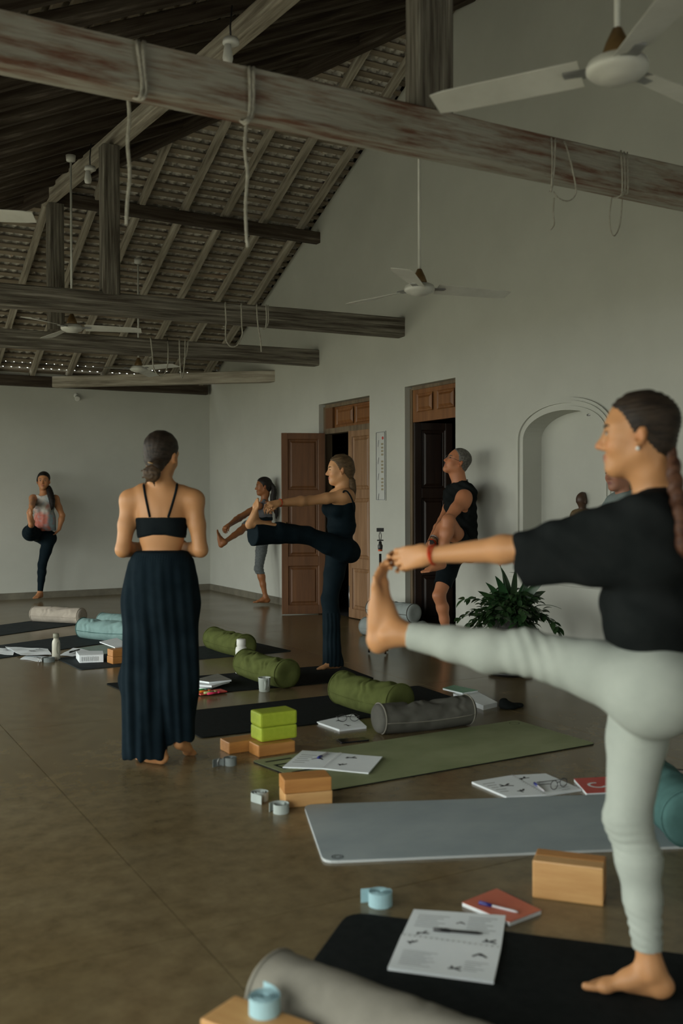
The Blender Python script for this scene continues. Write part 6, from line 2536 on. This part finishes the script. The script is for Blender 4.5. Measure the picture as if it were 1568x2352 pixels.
spiral_wire(root, E_, F2_, z + .006, 18, .005)
pen(G(996, 2134, .02), G(1108, 2143, .02), .0145, black_m, 'black pen lying across the open notebook nearest the viewer')
# salmon spiral notebook
c4 = [G(x, y, .012) for x, y in ((1060, 2073), (1170, 2119), (1243, 2091), (1140, 2041))]
closed_book(c4, .013, salmon_cover, 'salmon pink spiral notebook with a blue pen on it', 0, spiral=(c4[3], c4[2]))
pen(G(1101, 2072, .02), G(1190, 2094, .02), .0135, clear_pen, 'clear pen with a blue cap on the salmon notebook', cap=blue_pen)
# notebook on the olive mat
pl = [G(x, y, .012) for x, y in ((648, 1762), (737, 1768), (846, 1777), (878, 1743), (783, 1731), (697, 1724))]
pl = [G(649, 1762, .012), G(741, 1765, .012), G(846, 1777, .012), G(878, 1741, .012), G(783, 1730, .012), G(694, 1724, .012)]
open_book(pl, 'open spiral notebook lying across the olive mat behind the wooden blocks', .0075, [(.62, .55, 2, 1.6)],
          [(.35, .75, 1, 1.6), (.3, .3, 3, 1.4)], curl=.006, text=((0, (.1, .5, .75, .3, 5)), (1, (.5, .9, .8, .3, 6))))
p = G(730, 1742, .015)
pen(p, p + np.array([.10, .07, 0]), .0142, clear_pen, 'clear pen with a blue cap on the notebook on the olive mat', cap=blue_pen)
# notebook by the blue-grey mat with glasses and pen
pl = [G(1163, 1830, .008), G(1251, 1826, .008), G(1335, 1813, .008), G(1253, 1777, .008), G(1173, 1781, .008), G(1083, 1796, .008)]
open_book(pl, 'open spiral notebook on the floor behind the blue-grey mat, glasses on it', 0, [(.5, .55, 0, 1.8), (.62, .25, 3, 1.5)],
          [(.2, .8, 1, 1.5)], th=.009, text=((0, (.1, .4, .8, .3, 5)), (1, (.55, .9, .3, .1, 3))))
glasses(G(1283, 1806, .02), 10, .010, 'dark framed glasses folded on the notebook behind the blue-grey mat', 1.0)
pen(G(1227, 1796, .02), G(1250, 1814, .02), .0098, clear_pen, 'clear pen beside the glasses on the notebook behind the blue-grey mat', cap=blue_pen)
c4 = [G(x, y, .012) for x, y in ((1347, 1823), (1398, 1820), (1395, 1785), (1317, 1789))]
rb = closed_book(c4, .014, red_cover, 'red notebook with a white letter C, half behind the standing leg', 0)
o0 = np.array(rb.location)
v, f = [], []
cc = G(1370, 1803, .015)
for i in range(19):
    a = math.radians(50 + 260 * i / 18)
    for q in (.042, .029):
        v.append((cc[0] + q * math.cos(a) - o0[0], cc[1] + q * math.sin(a) - o0[1], .0149))
mesh_obj('letter', v, [(2 * i, 2 * i + 1, 2 * i + 3, 2 * i + 2) for i in range(18)], paper_m, rb)
# notebook with glasses near the grey bolster
c4 = [G(x, y, .006) for x, y in ((727, 1660), (779, 1678), (842, 1671), (810, 1642))]
nb = closed_book(c4, .012, paper_m, 'open white pad on the floor beside the end of the dark grey bolster', 0)
g_, t_ = Geo(), Geo()
print_marks(g_, c4, .0135, [(.3, .45, 3, 1.2), (.75, .45, 1, 1.2)], .02)
o0 = np.array(nb.location)
mesh_obj('printed_figures', [np.array(p) - o0 for p in g_.v], g_.f, ink_m, nb)['kind'] = 'stuff'
glasses(G(800, 1655, .02), -20, .0125, 'black glasses upside down on the white pad beside the grey bolster', 1.1)
# phone
c4 = [G(x, y, .006) for x, y in ((771, 1694), (786, 1710), (849, 1704), (832, 1690))]
cph = np.mean(c4, 0)
ph_ = bbox_obj('phone', .165, .078, .009, phone_m, None, (0, 0, .0045), .004, 3, loc=(cph[0], cph[1], 0), rot=(0, 0, math.radians(-8)))
tag(ph_, 'black phone lying on the floor between the pad and the olive mat', 'phone')
# papers at the left
def loose(c4, z, label, marks=(), th=.0015, curl=.0):
    c = np.mean([np.array(q[:2]) for q in c4], 0)
    root = empty('paper_sheet', label, 'paper', (c[0], c[1], z))
    o0 = np.array(root.location)
    v, f = sheet_geo(c4, z, th, curl, 8)
    rs = np.random.default_rng(int(abs(c[0] * 1000)))
    v = [np.array(p) - o0 for p in v]
    for p in v:
        p[2] += .006 * (1 + math.sin(p[0] * 23 + c[0]) * math.cos(p[1] * 19)) * .6
    mesh_obj('sheet', v, f, paper_m, root)
    if marks:
        g_ = Geo()
        print_marks(g_, c4, z + th + .011, marks, .025)
        mesh_obj('printed_figures', [np.array(p) - o0 for p in g_.v], g_.f, ink_m, root)['kind'] = 'stuff'
    return root


loose([G(x, y, .007) for x, y in ((48, 1509), (118, 1507), (110, 1494), (12, 1489))], .0175, 'crumpled white handout left of the cream bottle, topmost',
      [(.5, .4, 0, 1.3), (.75, .7, 1, 1.3)])
loose([G(x, y, .001) for x, y in ((46, 1514), (92, 1520), (118, 1509), (60, 1506))], .0003, 'white handout slid under the others, in front of the grey rolled strap', [(.6, .5, 2, 1.0)])
loose([G(x, y, .007) for x, y in ((-20, 1500), (30, 1506), (34, 1492), (-10, 1488))], .0068, 'white handout at the left edge of the picture', [(.6, .6, 2, 1.3)])
pd = loose([G(x, y, .007) for x, y in ((136, 1506), (168, 1508), (209, 1496), (168, 1489))], .0068, 'white pad with a dark pen, right of the cream bottle')
pen(G(160, 1500, .02), G(184, 1493, .02), .0205, black_m, 'dark pen on the white pad right of the cream bottle', .006)
# white box of papers beside the wooden blocks
c4 = [G(x, y, .006) for x, y in ((182, 1523), (238, 1521), (236, 1512), (174, 1512))]
wb = closed_book(c4, .062, paper_m, 'thick white ring binder standing beside the wooden blocks at the left', .0065, name='ring_binder', cat='binder')
g_ = Geo()
o0 = np.array(wb.location)
a_, b_ = np.array(c4[0]), np.array(c4[1])
for i in range(9):
    q0 = a_ + (b_ - a_) * (.1 + .08 * i)
    q1 = a_ + (b_ - a_) * (.13 + .08 * i)
    g_.add([(q0[0], q0[1] - .0012, .02), (q1[0], q1[1] - .0012, .02), (q1[0], q1[1] - .0012, .055), (q0[0], q0[1] - .0012, .055)], [(0, 1, 2, 3)])
mesh_obj('printed_lines', [np.array(p) - o0 for p in g_.v], g_.f, text_m, wb)
# notebook on the blocks
zt_ = .1195
pl = [G(x, y, zt_) for x, y in ((229, 1475), (262, 1488), (300, 1482), (290, 1468), (240, 1469), (229, 1473))]
closed_book([G(228, 1476, zt_), G(264, 1489, zt_), G(300, 1484, zt_), G(268, 1467, zt_)], .008, paper_m, 'thin white notebook lying on the wooden blocks left of the teacher', zt_)

# pile right of the teacher: books, clear case, highlighters
zb = .0065
c4 = [G(x, y, zb) for x, y in ((440, 1582), (476, 1586), (518, 1570), (470, 1564))]
closed_book(c4, .016, phone_m, 'black notebook at the bottom of the pile right of the teacher', zb)
c4 = [G(x, y, .03) for x, y in ((436, 1578), (470, 1580), (530, 1564), (470, 1552))]
closed_book([G(x, y, .03) for x, y in ((448, 1574), (486, 1577), (528, 1566), (482, 1557))], .014, paper_m, 'white notebook in the middle of the pile right of the teacher', .023)
closed_book([G(x, y, .05) for x, y in ((446, 1561), (480, 1566), (532, 1561), (500, 1547))], .012, steel_m, 'grey patterned folder on top of the pile right of the teacher', .0375)
tray = bbox_obj('pen_tray', .20, .10, .010, red_cover, None, (0, 0, .005), .004, 2, loc=(*G(484, 1590, .01)[:2], zb), rot=(0, 0, math.radians(5)))
tag(tray, 'pinkish red flat pen case right of the teacher, markers on it', 'case')
for i, (cx, cy, cm, nm) in enumerate(((462, 1583, (.05, .6, .15, 1), 'green'), (470, 1586, (.75, .2, .03, 1), 'orange'), (484, 1588, (.42, .5, .2, 1), 'yellow-green'), (492, 1590, (.7, .04, .12, 1), 'pink'))):
    mm = noise_mat('marker_' + nm.replace('-', '_'), cm, cm, rough=.35)
    p = G(cx, cy, .03)
    d = np.array([.085, .012, 0])
    r = empty('highlighter', nm + ' highlighter lying on the red case right of the teacher', 'highlighter', (p[0], p[1], .0175))
    v, f = tube_geo([np.array([0, 0, .008]) - d * .6, np.array([0, 0, .008]) + d * .25], [.008, .008], 10)
    mesh_obj('barrel', v, f, mm, r, True)
    v, f = tube_geo([np.array([0, 0, .008]) + d * .26, np.array([0, 0, .008]) + d * .55], [.0075, .006], 10)
    mesh_obj('cap', v, f, mm if i else green_cover, r, True)

# pile beside the end of the dark grey bolster
closed_book([G(x, y, .01) for x, y in ((1040, 1600), (1110, 1628), (1142, 1620), (1090, 1592))], .030, paper_m, 'stack of white handouts behind the far end of the grey bolster', 0, name='paper_stack', cat='paper')
closed_book([G(x, y, .035) for x, y in ((1016, 1583), (1062, 1594), (1098, 1588), (1042, 1576))], .012, green_cover, 'green and white leaflet on the handouts behind the grey bolster', .031)
B_ = Field(.008)
p = G(1150, 1620, .02)
for (x, y, a, b) in ((1156, 1614, .035, .03), (1160, 1620, .05, .03), (1172, 1622, .05, .022), (1186, 1618, .05, .018)):
    q = G(x, y, .02)
    B_.ell((q[0], q[1], b * .75), [a, a * .7, b], k=.02)
v, q = B_.mesh(disp=lambda p: .004 * bump_noise(p, 8, 5), clip_all=[((0, 0, 0.001), (0, 0, -1))])
o = np_obj('cloth_bag', v, q, black_tee, None, origin=np.array([*G(1150, 1620)[:2], 0.0]))
tag(o, 'crumpled black cloth bag on the floor at the far end of the grey bolster', 'bag')
# far right: dark bag with white tissue
B_ = Field(.008)
q = G(1545, 1790, .02)
for dx, dy, a, b in ((0, 0, .09, .035), (.08, -.03, .09, .03), (.15, -.05, .08, .04)):
    B_.ell((q[0] + dx, q[1] + dy, b * .8), [a, a * .7, b], k=.02)
v, qq = B_.mesh(disp=lambda p: .004 * bump_noise(p, 8, 6), clip_all=[((0, 0, 0.001), (0, 0, -1))])
o = np_obj('cloth_bag', v, qq, black_tee, None, origin=np.array([q[0], q[1], 0.0]))
tag(o, 'black cloth bag at the right edge beyond the deep teal bolster', 'bag')
B_ = Field(.005)
q = G(1556, 1797, .07)
for i in range(9):
    a = i * .9
    B_.ell((q[0] + .03 * math.cos(a), q[1] + .02 * math.sin(a), .085 + .018 * math.sin(a * 2.3)), [.022, .010, .018], [(math.cos(a), math.sin(a), .3), (-math.sin(a), math.cos(a), 0), (0, 0, 1)], k=.006)
v, qq = B_.mesh(disp=lambda p: .003 * bump_noise(p, 16, 6))
o = np_obj('tissue', v, qq, fabric('pinkish_tissue', (.5, .44, .42, 1), 1.1), None, origin=np.array([q[0], q[1], .06]))
tag(o, 'crumpled pale pink tissue on the black bag at the right edge', 'tissue')

# ------------------------------------------------------------ mug and bottles
p = G(607, 1588)
mg = empty('mug', 'pale grey-green mug standing in front of the middle green bolster', 'mug', p)
lathe_obj('cup', [(0.0, 0), (.034, 0), (.037, .004), (.0425, .090), (.0445, .097), (.042, .097), (.040, .090), (.034, .008), (0, .008)], mug_m, mg, 32)
tube_obj('handle', spline([(-.01, -.041, .078), (-.02, -.060, .072), (-.022, -.066, .05), (-.018, -.056, .028), (-.01, -.039, .022)], 5), .005, mug_m, mg)
tube_obj('tea_string', [(.012, -.0425, .098), (.014, -.0420, .07), (.010, -.041, .04)], .0012, paper_m, mg)
p = G(554, 1547)
bt = empty('water_bottle', 'white bottle with a wide white lid between two green bolsters', 'bottle', p)
lathe_obj('body', [(0, 0), (.040, 0), (.044, .004), (.044, .185), (.040, .200), (.032, .207), (.032, .212), (0, .212)], white_m, bt, 32)
lathe_obj('lid', [(.034, .212), (.035, .214), (.035, .258), (.031, .263), (0, .263)], white_m, bt, 32)
p = G(129, 1515)
bt = empty('water_bottle', 'cream bottle with a khaki cap and hanging strap, among the papers at the left', 'bottle', p)
lathe_obj('body', [(0, 0), (.030, 0), (.033, .004), (.033, .135), (.030, .155), (.021, .170), (.021, .180), (0, .180)], cream_bottle, bt, 28)
lathe_obj('lid', [(.023, .180), (.024, .182), (.024, .212), (.021, .217), (0, .217)], khaki_cap, bt, 28)
tube_obj('carry_loop', [(.006 + .010 * math.sin(a), -.0355, .10 - .048 * math.cos(a)) for a in np.linspace(0, 6.283, 25)], .002, khaki_cap, bt)

# ------------------------------------------------------------ tripod with phone holder
Dt = 8.4
p = P(873, 1290, Dt)
base = np.array([p[0], p[1], 0])
tp = empty('tripod', 'slim black tripod with an orange ring and small phone on top, beside the white wall', 'tripod', base)
zz = lambda y: P(873, y, Dt)[2]
tube_obj('column', [(0, 0, .35), (0, 0, zz(1272))], .011, black_m, tp)
lathe_obj('ball_head', [(.0, 0), (.014, 0), (.020, .015), (.022, .04), (.014, .055), (.012, .075), (0, .08)], black_m, tp, 16, loc=(0, 0, zz(1264)))
lathe_obj('orange_ring', [(.0145, 0), (.019, .002), (.019, .014), (.0145, .016)], orange_m, tp, 16, loc=(0, 0, zz(1266)))
lathe_obj('orange_ring', [(.0145, 0), (.0165, .002), (.0165, .008), (.0145, .01)], orange_m, tp, 16, loc=(0, 0, zz(1262)))
bbox_obj('clamp_plate', .055, .03, .010, black_m, tp, (0, 0, 0), .002, 1, loc=(0, 0, zz(1241)), rot=(0, 0, -YAW))
for s in (-1, 1):
    tube_obj('clamp_arm', [(s * .006, 0, zz(1241)), (s * .012, 0, zz(1230)), (s * .004, 0, zz(1222))], .003, black_m, tp)
bbox_obj('phone', .062, .010, .032, black_m, tp, (0, 0, 0), .003, 2, loc=(0, 0, zz(1217)), rot=(0, 0, -YAW))
for i in range(3):
    a = i * 2.094 + .4
    tube_obj('leg', [(0.01 * math.cos(a), .01 * math.sin(a), .55), (.10 * math.cos(a), .10 * math.sin(a), .012)], .010, black_m, tp)

# ------------------------------------------------------------ notice board on the wall
pz = [I(866, 992, 0, WX), I(887, 1150, 0, WX)]
y0_, y1_ = pz[1][1], pz[0][1]
zt2, zb2 = pz[0][2], pz[1][2]
nbd = empty('notice_board', 'narrow framed white notice board with small pictures between the doorways', 'board', (WX, (y0_ + y1_) / 2, zb2))
hh, ww = zt2 - zb2, y1_ - y0_
bbox_obj('panel', .012, ww, hh, board_m, nbd, (-.008, 0, hh / 2), .002, 1)
g = Geo()
for a in (-1, 1):
    g.box(-.018, -.0142, a * ww / 2 * .93 - .0015, a * ww / 2 * .93 + .0015, .01, hh - .01)
for zq in (.01, hh - .01):
    g.box(-.018, -.0142, -ww / 2 * .93, ww / 2 * .93, zq - .0015, zq + .0015)
g.obj('printed_border', ink_m, nbd)
g = Geo()
for i in range(14):
    zq = hh * (.80 - .05 * i)
    if i % 5 != 4:
        g.box(-.0165, -.0143, -.055, -.015, zq, zq + .02)
g.obj('printed_pictures', noise_mat('tan_print', (.26, .22, .13, 1), (.34, .3, .2, 1), (60, 60, 60), .6), nbd)
g = Geo()
for zq in (.82, .57, .34, .05):
    g.add([(-.0165, .045, hh * zq - .03), (-.0165, .052, hh * zq - .03), (-.0165, .035, hh * zq + .04), (-.0165, .028, hh * zq + .04)], [(0, 1, 2, 3)])
g.obj('printed_strokes', ink_m, nbd)
lathe_obj('emblem', [(0, 0), (.016, 0), (.016, .003), (0, .003)], red_cover, nbd, 20, loc=(-.0145, -.045, hh * .9), rot=(0, math.radians(-90), 0))

# ------------------------------------------------------------ statue in the niche (seated, hand raised)
Fs = Field(.006)
sx, sy = WX + .14, 5.96
zs = NZ0
hb = P(1335, 1147, 1)  # direction only
zh = I(1335, 1149, 0, sx)[2]
S0 = np.array([sx, I(1335, 1149, 0, sx)[1], 0])
fs, ls = -XR, -YF          # faces the hall
at = lambda a, b, c: S0 + fs * a + ls * b + UP * c
Fs.ell(at(0, 0, zh + .005), [.048, .040, .056], [fs, ls, UP], k=.01)
Fs.ell(at(-.012, 0, zh + .045), [.026, .024, .022], [fs, ls, UP], k=.012)
Fs.cone(at(.046, 0, zh), at(.052, 0, zh - .012), .005, .007, k=.008)
for q in (-1, 1):
    Fs.ell(at(-.005, q * .042, zh - .012), [.009, .006, .026], [fs, ls, UP], k=.006)
Fs.cone(at(-.005, 0, zh - .05), at(-.01, 0, zh - .09), .026, .03, k=.02)
np_v, np_f = Fs.mesh()
st = empty('statue', 'small brown seated figure statue with one hand raised, in the arched niche', 'statue', (S0[0], S0[1], NZ0))
np_obj('head', np_v, np_f, statue_m, st)
Fs = Field(.006)
zc = zh - .10
Fs.cone(at(-.01, -.075, zc - .01), at(-.01, .075, zc - .01), .038, .038, k=.03)
Fs.ell(at(-.005, 0, zc - .09), [.06, .085, .12], [fs, ls, UP], k=.04)
Fs.cone(at(-.01, 0, zc - .18), at(0, 0, zs + .12), .085, .10, k=.05)
Fs.cone(at(.0, -.09, zs + .09), at(.10, .10, zs + .075), .065, .045, k=.04)
Fs.cone(at(.0, .09, zs + .09), at(.10, -.10, zs + .075), .065, .045, k=.04)
Fs.cone(at(-.01, -.095, zc - .02), at(.03, -.125, zc - .14), .030, .024, k=.02)
Fs.cone(at(.03, -.125, zc - .14), at(.09, -.06, zc - .12), .023, .016, k=.015)
Fs.cone(at(-.01, .095, zc - .02), at(.03, .125, zc - .15), .030, .024, k=.02)
Fs.cone(at(.03, .125, zc - .15), at(.09, .115, zc - .07), .023, .015, k=.015)
np_v, np_f = Fs.mesh(disp=lambda p: .0018 * np.sin((p @ (UP + YF)) * 260))
np_obj('robed_body', np_v, np_f, statue_gold, st)
Fs = Field(.004)
hand(Fs, at(.09, .115, zc - .07), UP, fs, thumb_side=1, s=.55, curl=(.05, .1, .1), wr_r=.016)
np_v, np_f = Fs.mesh()
np_obj('raised_hand', np_v, np_f, statue_m, st)
lathe_obj('base', [(0, 0), (.15, 0), (.16, .02), (.15, .045), (0, .045)], statue_m, st, 28)

# ------------------------------------------------------------ potted plant
pp_ = G(1172, 1549)
pl_ = empty('potted_plant', 'bushy potted plant with red flowers in a dark speckled pot', 'plant', (pp_[0], pp_[1], 0))
Hp = .46
lathe_obj('saucer', [(0, 0), (.14, 0), (.165, .018), (.168, .030), (.150, .026), (0, .018)], black_m, pl_, 36)
lathe_obj('pot', [(0, .018), (.105, .018), (.112, .03), (.138, Hp - .03), (.146, Hp - .01), (.146, Hp), (.130, Hp), (.127, Hp - .03), (0, Hp - .035)], pot_m, pl_, 40)
lathe_obj('soil', [(0, Hp - .028), (.128, Hp - .03)], soil_m, pl_, 24)
rs = random.Random(5)


def leaf_geo(base, d, L, W, droop, twist=0.0, fold=.25, n=6, side=None):
    base, d = np.array(base, float), _n(d)
    sd = _n(np.cross(d, UP) + 1e-4) if side is None else _n(np.asarray(side) - d * (np.asarray(side) @ d))
    sd = _n(sd * math.cos(twist) + np.cross(sd, d) * math.sin(twist))
    v, f = [], []
    p = base.copy()
    dd = d.copy()
    for i in range(n + 1):
        t = i / n
        w = W * math.sin(math.pi * min(1, t * .96 + .04)) ** .8 * (1 - .25 * t)
        if i == n:
            w = .0005
        nn = np.cross(sd, dd)
        v += [p - sd * w + nn * w * fold, p, p + sd * w + nn * w * fold]
        p = p + dd * L / n
        dd = _n(dd - UP * droop / n)
    for i in range(n):
        for k in range(2):
            a = i * 3 + k
            f.append((a, a + 1, a + 4, a + 3))
    return v, f


top = np.array([0, 0, Hp])
leaf_meshes = []
cnt_leaf = 0
# small-leaved stems spreading and drooping
for s_ in range(42):
    az = rs.uniform(0, 6.283)
    el = rs.uniform(-.05, .95)
    Ls = rs.uniform(.20, .36)
    st0 = top + np.array([math.cos(az), math.sin(az), 0]) * rs.uniform(.02, .11) + UP * -.01
    d = np.array([math.cos(az) * math.cos(el), math.sin(az) * math.cos(el), math.sin(el)])
    pts = [st0]
    dd = d.copy()
    for k in range(7):
        pts.append(pts[-1] + dd * Ls / 7)
        dd = _n(dd - UP * .20)
    v, f = tube_geo(pts, [.004 - .0004 * k for k in range(8)], 5)
    mesh_obj('stem', v, f, leaf_m, pl_, True)
    for k in range(1, 8):
        for q in (-1, 1):
            if cnt_leaf >= 290:
                break
            dir_ = _n(_n(pts[k] - pts[k - 1]) * .6 + np.cross(d, UP) * q * rs.uniform(.4, .9) + UP * rs.uniform(-.5, .5) + np.array([rs.uniform(-.3, .3), rs.uniform(-.3, .3), 0]))
            L_ = rs.uniform(.06, .095)
            v, f = leaf_geo(pts[k], dir_, L_, L_ * rs.uniform(.24, .34), rs.uniform(.3, 1.2), rs.uniform(-.6, .6), n=5)
            mesh_obj('leaf', v, f, leaf_m, pl_, True)
            cnt_leaf += 1
# a filler of inner leaves too dense to pick apart
g = Geo()
for i in range(620):
    az = rs.uniform(0, 6.283)
    el = rs.uniform(-.3, 1.4)
    rad = rs.uniform(.05, .24)
    b = top + np.array([math.cos(az) * math.cos(el) * rad * 1.05, math.sin(az) * math.cos(el) * rad * 1.05, math.sin(el) * rad * .75 + .0])
    dir_ = _n(np.array([math.cos(az), math.sin(az), rs.uniform(-.5, .6)]))
    v, f = leaf_geo(b, dir_, rs.uniform(.05, .08), rs.uniform(.014, .024), .9, rs.uniform(-.8, .8), n=4)
    g.add(v, f)
o = g.obj('inner_foliage', leaf_m, pl_, True)
o['kind'] = 'stuff'
# broad upright leaves and red bracts
cr, cf = rl, fl
for (dx, h_, lean, L_, W_, m_) in ((-.10, .06, -.5, .26, .028, leaf_l), (-.03, .10, -.35, .28, .030, leaf_l), (.03, .12, .05, .25, .026, leaf_m), (.09, .08, .35, .28, .030, leaf_l),
                                   (.14, .10, .6, .26, .035, leaf_l), (.0, .08, -.15, .30, .03, leaf_m), (-.15, .06, -.8, .24, .032, leaf_m), (.18, .05, .9, .26, .034, leaf_m)):
    b = top + cr * dx * .5 + UP * h_ * .3
    v, f = leaf_geo(b, UP + cr * lean * .7 + cf * rs.uniform(-.3, .3), (L_ + h_) * .86, W_ * 1.12, 1.1, rs.uniform(-.4, .4), .3, 9, side=cr)
    mesh_obj('broad_leaf', v, f, m_, pl_, True)
for (px_, py_) in ((1148, 1298), (1182, 1296), (1206, 1318), (1212, 1322)):
    tip = P(px_, py_, 7.0)
    tip = np.array([pp_[0], pp_[1], 0]) * 0 + np.array(P(px_, py_, proj_d)) if False else None
    dpl = float((np.array([pp_[0], pp_[1], .8]) - CAM) @ Fv)
    tip = P(px_, py_, dpl) - np.array([pp_[0], pp_[1], 0])
    b = top + (tip - top) * .1
    tube_obj('flower_stem', spline([b, b * .5 + tip * .5 + cr * .01, tip], 4), .003, leaf_l, pl_)
    g = Geo()
    for q in (-1, 0, 1):
        v, f = leaf_geo(tip - UP * .01, UP + cr * q * .7 + cf * .2 * q, .075 - .012 * abs(q), .008, .1, n=4)
        g.add(v, f)
    g.obj('red_bract', flower_m, pl_, True)

# ------------------------------------------------------------ groups of repeated things
GROUPS = {'person': 'people in the yoga class', 'yoga_mat': 'yoga mats laid out on the floor', 'bolster': 'bolsters lying on the floor',
          'yoga_block': 'yoga blocks on the floor', 'rolled_strap': 'rolled webbing straps', 'rope': 'ropes tied over the tie beams',
          'ceiling_fan': 'ceiling fans', 'tie_beam': 'tie beams of the roof', 'post': 'posts standing on the tie beams',
          'purlin': 'purlins under the rafters', 'pen': 'pens on the notebooks', 'notebook': 'notebooks on the floor',
          'glasses': 'glasses left on notebooks', 'water_bottle': 'water bottles on the floor', 'highlighter': 'highlighters on the red case',
          'paper_sheet': 'loose papers by the cream bottle', 'hanging_lamp': 'lamps under the long purlin', 'cloth_bag': 'cloth bags on the floor'}
for o in list(C.objects):
    if o.parent is None and o.get('category'):
        k = o.name.split('.')[0]
        if k in GROUPS:
            o['group'] = GROUPS[k]
